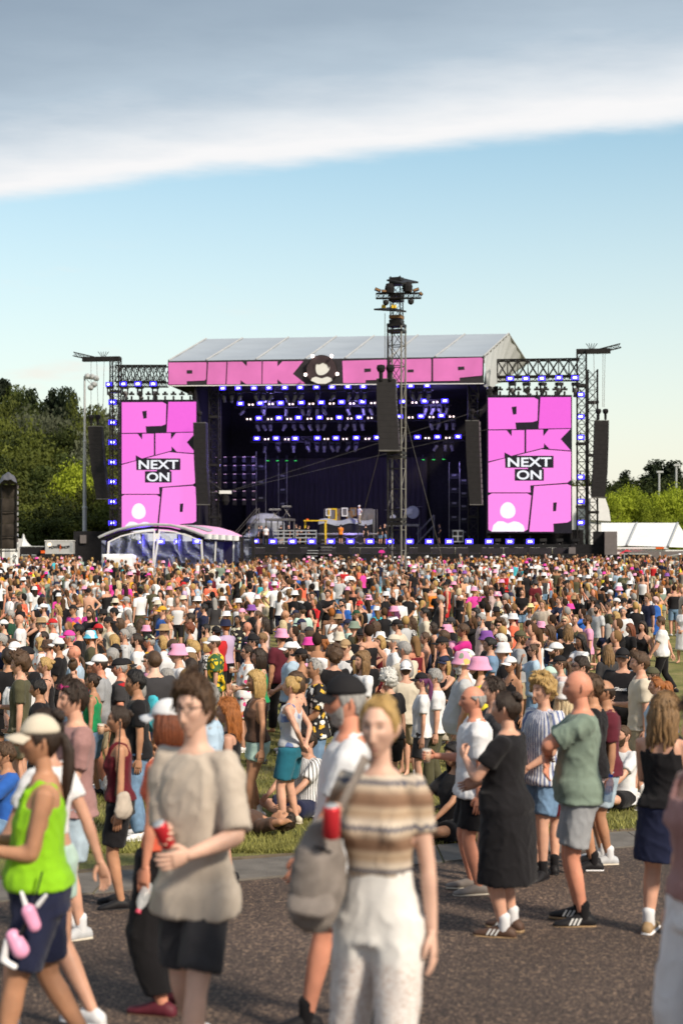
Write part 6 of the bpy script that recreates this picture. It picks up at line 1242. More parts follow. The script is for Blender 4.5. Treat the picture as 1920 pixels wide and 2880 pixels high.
def pattern(name, scale, stops, base_obj=True, feature='F1', rnd=1.0, stretch=(1, 1, 1), kind='voronoi', second=None):
    m, n, l, b = node_mat(name); t = n.new('ShaderNodeTexCoord'); mp = n.new('ShaderNodeMapping'); mp.inputs['Scale'].default_value = stretch; l.new(t.outputs['Object'], mp.inputs[0]); oi = n.new('ShaderNodeObjectInfo')
    ns = n.new('ShaderNodeTexNoise'); ns.inputs['Scale'].default_value = scale * .8; l.new(mp.outputs[0], ns.inputs[0]); ad = n.new('ShaderNodeMix'); ad.data_type = 'RGBA'; ad.inputs[0].default_value = .10 if kind == 'voronoi' else 0; l.new(mp.outputs[0], ad.inputs[6]); l.new(ns.outputs['Color'], ad.inputs[7])
    vo = n.new('ShaderNodeTexVoronoi'); vo.inputs['Scale'].default_value = scale; vo.inputs['Randomness'].default_value = rnd; l.new(ad.outputs[2], vo.inputs['Vector']); sp_ = n.new('ShaderNodeSeparateColor'); l.new(vo.outputs['Color'], sp_.inputs[0])
    cr_ = ramp(n, stops, 'CONSTANT'); l.new(sp_.outputs[0], cr_.inputs[0]); mk = ramp(n, second or [(.0, (1, 1, 1)), (.40, (1, 1, 1)), (.46, (0, 0, 0))]); l.new(vo.outputs['Distance'], mk.inputs[0])
    dk = n.new('ShaderNodeMath'); dk.operation = 'MULTIPLY'; l.new(mk.outputs[0], dk.inputs[0]); l.new(sp_.outputs[1], n.new('ShaderNodeMath').inputs[0]); dk.inputs[1].default_value = 1
    mx = n.new('ShaderNodeMix'); mx.data_type = 'RGBA'; l.new(dk.outputs[0], mx.inputs[0]); l.new(oi.outputs['Color'], mx.inputs[6]); l.new(cr_.outputs[0], mx.inputs[7]); l.new(mx.outputs[2], b.inputs['Base Color']); b.inputs['Roughness'].default_value = .85; return m
pattern('floral_pink', 13, [(0, (.75, .08, .25)), (.28, (.75, .25, .10)), (.5, (.25, .42, .50)), (.72, (.8, .75, .7)), (.86, (.6, .12, .35))])
pattern('lemons', 12, [(0, (.80, .52, .01)), (.62, (.85, .60, .03)), (.82, (.02, .10, .03))], second=[(0, (1, 1, 1)), (.5, (1, 1, 1)), (.56, (0, 0, 0))])
pattern('hawaii', 10, [(0, (.70, .05, .30)), (.3, (.85, .28, .02)), (.55, (.85, .45, .03)), (.75, (.10, .08, .35)), (.9, (.75, .15, .08))], second=[(0, (1, 1, 1)), (.62, (1, 1, 1)), (.7, (0, 0, 0))])
pattern('blossoms', 12, [(0, (.75, .68, .50)), (.45, (.70, .48, .15)), (.7, (.25, .32, .22)), (.85, (.6, .6, .55))])
pattern('daisies', 14, [(0, (.78, .78, .76)), (.75, (.75, .45, .05))], second=[(0, (.9, .6, .1)), (.08, (1, 1, 1)), (.42, (1, 1, 1)), (.48, (0, 0, 0))])
pattern('tropic_white', 9, [(0, (.25, .22, .20)), (.3, (.35, .28, .22)), (.55, (.75, .74, .70)), (.8, (.16, .25, .36))], second=[(0, (1, 1, 1)), (.3, (1, 1, 1)), (.38, (0, 0, 0))])
pattern('floral_blue', 10, [(0, (.12, .18, .38)), (.4, (.55, .55, .60)), (.6, (.20, .26, .45)), (.85, (.50, .40, .35))])
pattern('check', 26, [(0, (.03, .03, .035)), (.5, (.6, .6, .6))], rnd=0, second=[(0, (1, 1, 1)), (.7, (1, 1, 1)), (.75, (0, 0, 0))])
pattern('leopard', 26, [(0, (.03, .02, .01)), (1, (.05, .03, .015))], second=[(0, (0, 0, 0)), (.2, (0, 0, 0)), (.24, (1, 1, 1)), (.42, (1, 1, 1)), (.46, (0, 0, 0))])
pattern('camo', 7, [(0, (.05, .06, .03)), (.4, (.16, .15, .09)), (.7, (.03, .035, .025))], second=[(0, (1, 1, 1)), (.9, (1, 1, 1))])
pattern('tiedye', 8, [(0, (.10, .50, .70)), (.5, (.65, .78, .82)), (.75, (.15, .6, .78))], second=[(0, (1, 1, 1)), (.9, (1, 1, 1))])
def stripes(name, period, c2, duty=.4, axis=0, zig=0):
    m, n, l, b = node_mat(name); t = n.new('ShaderNodeTexCoord'); s_ = n.new('ShaderNodeSeparateXYZ'); l.new(t.outputs['Object'], s_.inputs[0]); oi = n.new('ShaderNodeObjectInfo')
    ang = n.new('ShaderNodeMath'); ang.operation = 'ARCTAN2'; l.new(s_.outputs[0], ang.inputs[0]); l.new(s_.outputs[1], ang.inputs[1])
    md = n.new('ShaderNodeMath'); md.operation = 'FRACT'; ml = n.new('ShaderNodeMath'); ml.operation = 'MULTIPLY'; ml.inputs[1].default_value = 1 / period; l.new(ang.outputs[0] if axis == 0 else s_.outputs[2], ml.inputs[0]); l.new(ml.outputs[0], md.inputs[0])
    gt = n.new('ShaderNodeMath'); gt.operation = 'LESS_THAN'; gt.inputs[1].default_value = duty; l.new(md.outputs[0], gt.inputs[0]); mx = n.new('ShaderNodeMix'); mx.data_type = 'RGBA'; l.new(gt.outputs[0], mx.inputs[0]); l.new(oi.outputs['Color'], mx.inputs[6]); mx.inputs[7].default_value = (*c2, 1); l.new(mx.outputs[2], b.inputs['Base Color']); b.inputs['Roughness'].default_value = .85
stripes('stripe_blue', .20, (.16, .20, .38), .45); stripes('stripe_dark', .16, (.05, .045, .04), .3); stripes('stripe_grey', .05, (.35, .36, .38), .35, axis=2); stripes('stripe_cream', .14, (.42, .36, .28), .2)
# knitted zigzag top
m, n, l, b = node_mat('zigzag_knit'); t = n.new('ShaderNodeTexCoord'); s_ = n.new('ShaderNodeSeparateXYZ'); l.new(t.outputs['Object'], s_.inputs[0])
ang = n.new('ShaderNodeMath'); ang.operation = 'ARCTAN2'; l.new(s_.outputs[0], ang.inputs[0]); l.new(s_.outputs[1], ang.inputs[1]); pp_ = n.new('ShaderNodeMath'); pp_.operation = 'PINGPONG'; pp_.inputs[1].default_value = .07; l.new(ang.outputs[0], pp_.inputs[0])
zz = n.new('ShaderNodeMath'); zz.operation = 'MULTIPLY_ADD'; zz.inputs[1].default_value = .22; l.new(pp_.outputs[0], zz.inputs[0]); l.new(s_.outputs[2], zz.inputs[2]); fr_ = n.new('ShaderNodeMath'); fr_.operation = 'MULTIPLY'; fr_.inputs[1].default_value = 1 / .17; l.new(zz.outputs[0], fr_.inputs[0]); f2 = n.new('ShaderNodeMath'); f2.operation = 'FRACT'; l.new(fr_.outputs[0], f2.inputs[0])
fz = n.new('ShaderNodeMath'); fz.operation = 'MULTIPLY'; fz.inputs[1].default_value = 1 / .17; l.new(s_.outputs[2], fz.inputs[0]); f3 = n.new('ShaderNodeMath'); f3.operation = 'FRACT'; l.new(fz.outputs[0], f3.inputs[0])
bands = ramp(n, [(0, (.52, .40, .28)), (.16, (.20, .11, .065)), (.34, (.27, .16, .10)), (.52, (.55, .44, .33)), (.74, (.62, .53, .43)), (.90, (.42, .30, .20))]); l.new(f3.outputs[0], bands.inputs[0])
zg = ramp(n, [(0, (0, 0, 0)), (.60, (0, 0, 0)), (.62, (1, 1, 1)), (.70, (1, 1, 1)), (.72, (0, 0, 0))]); l.new(f2.outputs[0], zg.inputs[0]); mx = n.new('ShaderNodeMix'); mx.data_type = 'RGBA'; l.new(zg.outputs[0], mx.inputs[0]); l.new(bands.outputs[0], mx.inputs[6]); mx.inputs[7].default_value = (.11, .11, .14, 1)
l.new(mx.outputs[2], b.inputs['Base Color']); b.inputs['Roughness'].default_value = .9; nk_ = n.new('ShaderNodeTexNoise'); nk_.inputs['Scale'].default_value = 160; l.new(t.outputs['Object'], nk_.inputs[0]); bp = n.new('ShaderNodeBump'); bp.inputs['Strength'].default_value = .4; bp.inputs['Distance'].default_value = .01; l.new(nk_.outputs[0], bp.inputs['Height']); l.new(bp.outputs[0], b.inputs['Normal'])
m, n, l, b = node_mat('white_lace'); t = n.new('ShaderNodeTexCoord'); vo = n.new('ShaderNodeTexVoronoi'); vo.inputs['Scale'].default_value = 80; l.new(t.outputs['Object'], vo.inputs['Vector']); rl = ramp(n, [(.2, (.76, .74, .72)), (.5, (.66, .60, .57)), (.8, (.52, .43, .38))]); l.new(vo.outputs['Distance'], rl.inputs[0]); sz = n.new('ShaderNodeSeparateXYZ'); l.new(t.outputs['Object'], sz.inputs[0])
mz = n.new('ShaderNodeMapRange'); mz.inputs[1].default_value = .80; mz.inputs[2].default_value = .74; l.new(sz.outputs[2], mz.inputs[0]); mx = n.new('ShaderNodeMix'); mx.data_type = 'RGBA'; l.new(mz.outputs[0], mx.inputs[0]); mx.inputs[6].default_value = (.72, .70, .67, 1); l.new(rl.outputs[0], mx.inputs[7]); l.new(mx.outputs[2], b.inputs['Base Color']); b.inputs['Roughness'].default_value = .9; bp = n.new('ShaderNodeBump'); bp.inputs['Strength'].default_value = .15; bp.inputs['Distance'].default_value = .006; l.new(vo.outputs['Distance'], bp.inputs['Height']); l.new(bp.outputs[0], b.inputs['Normal'])

COLS = {'white': (.74, .74, .76), 'cream': (.62, .55, .44), 'beige': (.50, .43, .36), 'black': (.012, .011, .013), 'charcoal': (.045, .043, .047), 'grey': (.32, .33, .35), 'lightgrey': (.50, .51, .53), 'navy': (.018, .022, .055), 'blue': (.03, .12, .45), 'lightblue': (.40, .53, .66), 'denim': (.16, .26, .40), 'palejeans': (.40, .50, .58), 'teal': (.02, .14, .20),
        'mint': (.45, .62, .55), 'sage': (.20, .26, .21), 'olive': (.085, .080, .045), 'green': (.015, .25, .09), 'neongreen': (.24, .52, .015), 'darkgreen': (.02, .07, .04), 'yellow': (.82, .66, .05), 'paleyellow': (.78, .66, .32), 'lemon': (.05, .12, .04), 'mustard': (.62, .34, .03), 'orange': (.75, .22, .03), 'coral': (.80, .16, .09), 'red': (.50, .02, .025), 'burgundy': (.12, .012, .02), 'maroon': (.11, .018, .03),
        'pink': (.76, .34, .52), 'hotpink': (.72, .06, .36), 'magenta': (.62, .03, .25), 'lilac': (.55, .42, .62), 'mauve': (.34, .19, .18), 'purple': (.22, .08, .35), 'brown': (.09, .05, .035), 'tan': (.36, .24, .13), 'khaki': (.38, .31, .20), 'taupe': (.22, .19, .17), 'palepink': (.70, .52, .50), 'turquoise': (.06, .45, .55), 'peach': (.75, .38, .22)}
CW = {'lightgrey': 'light grey', 'lightblue': 'light blue', 'palejeans': 'pale blue', 'neongreen': 'neon green', 'darkgreen': 'dark green', 'paleyellow': 'pale yellow', 'hotpink': 'bright pink', 'palepink': 'pale pink', 'denim': 'blue denim', 'lemon': 'dark'}
HCOL = {'bk': ((.010, .008, .008), 'black'), 'db': ((.028, .016, .010), 'dark brown'), 'br': ((.075, .040, .020), 'brown'), 'lb': ((.20, .115, .05), 'light brown'), 'bl': ((.42, .27, .10), 'blond'), 'pb': ((.58, .46, .28), 'pale blond'), 'gi': ((.30, .10, .022), 'ginger'), 'au': ((.16, .045, .018), 'auburn'), 'gy': ((.30, .29, .28), 'grey'), 'wh': ((.60, .59, .56), 'white'), 'pk': ((.60, .38, .36), 'pinkish'), 'pu': ((.12, .03, .10), 'purple')}
SKIN = {'fair': (.60, .33, .23), 'pale': (.66, .41, .31), 'tan': (.45, .23, .135), 'red': (.60, .26, .17), 'brown': (.22, .11, .065), 'dark': (.10, .05, .032)}
TW = {'tee': 'T-shirt', 'polo': 'polo shirt', 'shirt': 'shirt', 'oversize': 'loose T-shirt', 'sleeveless': 'sleeveless top', 'singlet': 'singlet', 'tank': 'tank top', 'crop': 'crop top', 'bikini': 'bikini top', 'jersey': 'jersey', 'dress': 'dress', 'slipdress': 'strappy dress', 'blouse': 'blouse', 'poncho': 'loose tunic', 'hoodie': 'hoodie', 'bandeau': 'bandeau top'}
TN = {'tee': 'tshirt', 'oversize': 'tshirt', 'polo': 'polo_shirt', 'sleeveless': 'sleeveless_top', 'tank': 'tank_top', 'crop': 'crop_top', 'bikini': 'bikini_top', 'bandeau': 'bandeau_top', 'slipdress': 'dress', 'poncho': 'tunic'}
BW = {'shorts': 'shorts', 'minishorts': 'short shorts', 'trousers': 'trousers', 'slim': 'trousers', 'wide': 'wide trousers', 'widehigh': 'wide trousers', 'harem': 'baggy trousers', 'skirt': 'skirt', 'longskirt': 'long skirt'}
BN = {'minishorts': 'shorts', 'slim': 'trousers', 'wide': 'wide_trousers', 'widehigh': 'wide_trousers', 'harem': 'baggy_trousers', 'longskirt': 'skirt'}
HW = {'short': 'short {} hair', 'buzz': 'cropped {} hair', 'receding': 'receding {} hair', 'fringe_bald': 'balding {} head', 'curly': 'curly {} hair', 'quiff': 'swept-up {} hair', 'afro': 'bushy {} hair', 'long': 'long {} hair', 'ponytail': '{} ponytail', 'bun': '{} bun', 'bob': '{} bob', 'mid': 'shoulder-length {} hair', 'curlylong': 'long curly {} hair', 'updo': '{} updo', 'braids': '{} braids', 'bald': 'bald head'}
HATW = {'cap': 'cap', 'capback': 'backward cap', 'visor': 'sun visor', 'flat': 'flat cap', 'bucket': 'bucket hat', 'straw': 'straw hat', 'fedora': 'brimmed hat', 'sunhat': 'wide sun hat', 'beanie': 'beanie'}
PATW = {'floral_pink': 'pink floral', 'lemons': 'lemon print', 'hawaii': 'bright hawaiian', 'blossoms': 'blossom print', 'daisies': 'daisy print', 'tropic_white': 'white leaf print', 'floral_blue': 'blue floral', 'check': 'black and white patterned', 'leopard': 'leopard print', 'camo': 'camouflage', 'tiedye': 'tie-dye', 'stripe_blue': 'blue striped', 'stripe_dark': 'dark striped', 'stripe_grey': 'grey striped', 'stripe_cream': 'cream striped', 'zigzag_knit': 'zigzag knit'}
CACHE = {}
def to_me(name, V, Fl, matname, feat=None):
    q = np.array([f for f in Fl if len(f) == 4], np.int32).reshape(-1, 4); t3 = np.array([f for f in Fl if len(f) == 3], np.int32).reshape(-1, 3); rest = [f for f in Fl if len(f) > 4]
    fs = [q, t3]
    for f in rest: fs.append(np.array([f], np.int32))
    me = fast_mesh(name, V, fs, True, feat)
    if matname: me.materials.append(MATS[matname])
    return me
def body_mesh(sex, pose, b_, lod, leg=None, arms=None):
    k = ('body', sex, pose, b_, lod, leg, str(arms))
    if k not in CACHE:
        g, J = body_shape(sex, pose, b_, leg, arms); vox, sm = LODS[lod][2:]; V, Fq = remesh(g, vox, sm); VV = [V]; FF = [list(map(int, f)) for f in Fq]; ft = [np.zeros((len(V), 4))]; grips = {}
        hv, hf, hft = head_arrays(sex, lod); o_ = len(V); VV.append(hv + np.array(HEADC) + np.array([0, 0, J['dz']])); FF += [[o_ + i for i in f] for f in hf]; ft.append(hft)
        for s_ in (1, -1):
            S, E, Wr = J['arm'][s_]; n0 = sum(len(v) for v in VV); grips[s_] = add_hand(VV, FF, Wr, E, J['thumb'][s_], s_, J['curl'][s_]); ft.append(np.zeros((sum(len(v) for v in VV) - n0, 4)))
        CACHE[k] = (to_me('person', np.concatenate(VV), FF, 'skin', np.concatenate(ft)), J, grips)
    return CACHE[k]
def piece(kind, key, fn, name, matname, lod, fold):
    k = (kind, key, matname)
    if k not in CACHE:
        vox, sm = LODS[lod][2:]; V, Fq = remesh(fn(), vox, max(2, sm - 1), fold, seed=len(CACHE) % 17); me = fast_mesh(name, V, Fq); me.materials.append(MATS[matname]); CACHE[k] = me
    return CACHE[k]
def person(x, y, rot, s, h, lod, z=None, scale=None):
    """s: dict(sex, hair, hat, top, bottom, pose ...). Builds one person: the body mesh is the thing, hair and clothes its children."""
    sex = s['sex']; pose = s.get('pose', 'down'); b_ = s.get('build', 0.0); leg = s.get('leg'); arms = s.get('arms')
    me, J, grips = body_mesh(sex, pose, b_, lod, leg, arms); o = bpy.data.objects.new('person', me); COL.objects.link(o); k = scale or h / 1.793
    o.location = (x, y, gz(y) + .004 if z is None else z); tl = s.get('tilt', (0, 0)); o.rotation_euler = (tl[0], tl[1], rot); wq = s.get('slim', 1.0); o.scale = (k * wq, k * wq, k); sk = SKIN[s.get('skin', 'fair')]; jit = s.get('jit', 1.0); o.color = (sk[0] * jit, sk[1] * jit, sk[2] * jit, 1)
    fold = {'hi': .013, 'mid': .012, 'lo': .010}[lod]; J_ = J; hc = HEADC + Vector((0, 0, J['dz']))
    def child(name, me_, color, loc=None, rz=0): 
        c = link(name, me_, parent=o, color=color)
        if loc is not None: c.location = loc
        if rz: c.rotation_euler = (0, 0, rz)
        return c
    hs, hcn = (s.get('hair') or 'short:br').split(':') if ':' in (s.get('hair') or 'short:br') else (s['hair'], 'br'); hcol = HCOL[hcn][0]
    hat = s.get('hat'); ht = hat.split(':')[0] if hat else None
    hstyle = hs
    if ht in ('cap', 'capback', 'bucket', 'straw', 'fedora', 'sunhat', 'flat', 'beanie') and hs in ('curly', 'afro', 'quiff', 'short'): hstyle = 'buzz'
    if ht and hs in ('bun', 'updo'): hstyle = 'buzz' if hs == 'bun' else hs
    under = ht in ('cap', 'capback', 'bucket', 'straw', 'fedora', 'sunhat', 'flat', 'beanie'); kk = ('hair', hstyle, sex, lod, under)
    if kk not in CACHE:
        sh = hair_shape(hstyle, sex, lod, len(CACHE), under); CACHE[kk] = to_me('hair', sh[0], sh[1], 'hair') if sh else None
    if CACHE[kk]: child('hair', CACHE[kk], hcol, hc)
    if s.get('beard'):
        kk = ('beard', sex, lod, s['beard'])
        if kk not in CACHE: CACHE[kk] = to_me('beard', *beard_shape(sex, lod, s['beard']), 'hair')
        child('beard', CACHE[kk], HCOL[s.get('beardcol', hcn)][0], hc)
    if hat:
        p = hat.split(':'); mt = p[2] if len(p) > 2 else 'hat'; kk = ('hat', ht, sex, mt)
        if kk not in CACHE: me_ = cap_shape(ht, sex).mesh('hat', True); me_.materials.append(MATS[mt]); CACHE[kk] = me_
        hn = {'bucket': 'bucket_hat', 'straw': 'straw_hat', 'capback': 'cap', 'sunhat': 'sun_hat', 'fedora': 'brimmed_hat', 'flat': 'flat_cap', 'visor': 'sun_visor'}.get(ht, ht); hto = child(hn, CACHE[kk], COLS[p[1]], hc)
        if s.get('hatglasses'):
            kk = ('hg',)
            if kk not in CACHE: g = MB(); [g.box((s2 * .034, -.106, .075), (.052, .02, .034)) for s2 in (-1, 1)]; g.box((0, -.102, .08), (.16, .012, .012)); m_ = g.mesh('sunglasses'); m_.materials.append(MATS['lens_dark']); CACHE[kk] = m_
            c = link('sunglasses', CACHE[kk], parent=hto)
    if s.get('glasses'):
        kk = ('gl', s['glasses'])
        if kk not in CACHE: g = glasses_shape(s['glasses'] in ('up', 'pinkup'), s['glasses'] == 'pinkup', s['glasses'] == 'rim'); m_ = g.mesh('sunglasses', False); m_.materials.append(MATS['lens_dark'] if s['glasses'] != 'pinkup' else mat('pink_frame', (.65, .02, .25), .3)); CACHE[kk] = m_
        child('sunglasses', CACHE[kk], (.02, .02, .02), hc)
    if s.get('top'):
        p = s['top'].split(':'); mt = p[2] if len(p) > 2 else 'cloth'; kk = (sex, pose, p[0], b_, lod, leg, str(arms))
        c = child(TN.get(p[0], p[0]), piece('top', kk, lambda: top_shape(p[0], sex, J_, b_), TN.get(p[0], p[0]), mt, lod, fold), COLS[p[1]])
        if s.get('print') and lod != 'far':
            kk = ('print', s['print'])
            if kk not in CACHE: tm = text_mesh(s['print'], .062, .003, .002); tm.materials.append(MATS['cloth']); CACHE[kk] = tm
            ry = tor(sex, 1.27, b_)[1]; q = link('print', CACHE[kk], parent=c, loc=(0, -ry - .045, 1.27 + J['dz']), rot=(R(88), 0, 0), color=COLS[s.get('printcol', 'white')])
    if s.get('bottom'):
        q_ = s['bottom'].split(':'); mt = q_[2] if len(q_) > 2 else ('denim' if q_[1] in ('denim', 'palejeans') else 'cloth'); kk = (sex, pose, q_[0], b_, lod, leg)
        child(BN.get(q_[0], q_[0]), piece('bot', kk, lambda: bottom_shape(q_[0], sex, J_, b_), BN.get(q_[0], q_[0]), mt, lod, fold * .8), COLS[q_[1]])
    if s.get('shoes'):
        sc_ = s['shoes'].split(':')
        for s_ in (1, -1):
            kk = ('shoe', sex, pose, leg, s_)
            if kk not in CACHE:
                m_ = shoe_shape(J['leg'][s_][2], J['leg'][s_][3]).mesh('shoe', True); m_.materials.append(MATS['shoe']); m2 = shoe_shape(J['leg'][s_][2], J['leg'][s_][3], sole=True).mesh('sole', True); m2.materials.append(MATS['shoe']); m3 = shoe_shape(J['leg'][s_][2], J['leg'][s_][3], sock=1).mesh('sock', True); m3.materials.append(MATS['cloth']); CACHE[kk] = (m_, m2, m3)
            c = child('shoe', CACHE[kk][0], COLS[sc_[0]])
            if len(sc_) > 1: link('sole', CACHE[kk][1], parent=c, color=COLS[sc_[1]])
            if len(sc_) > 2: child('sock', CACHE[kk][2], COLS[sc_[2]])
            if len(sc_) > 3:
                A = J['leg'][s_][2]; fa = J['leg'][s_][3]; fd = Vector((math.sin(fa), -math.cos(fa), 0)); sv = Vector((fd.y, -fd.x, 0)); g = MB()
                for sg in (1, -1):
                    for k3 in range(3): a_ = Vector((A.x, A.y, A.z - .085)) + sv * sg * .0445 + fd * (.045 + .028 * k3); g.prism([a_ + Vector((0, 0, .028)), a_ + fd * .013 + Vector((0, 0, .028)), a_ - fd * .012 + Vector((0, 0, .072)) - sv * sg * .006, a_ - fd * .025 + Vector((0, 0, .072)) - sv * sg * .006], sv * sg * .004)
                g.build('shoe_stripes', MATS['white_paint'], c)['kind'] = 'stuff'
    gw = {}
    Mw = Matrix.Translation(o.location) @ o.rotation_euler.to_matrix().to_4x4() @ Matrix.Diagonal((k * wq, k * wq, k, 1))
    for s_ in (1, -1): gw[s_] = Mw @ grips[s_]
    return o, gw, Mw, J
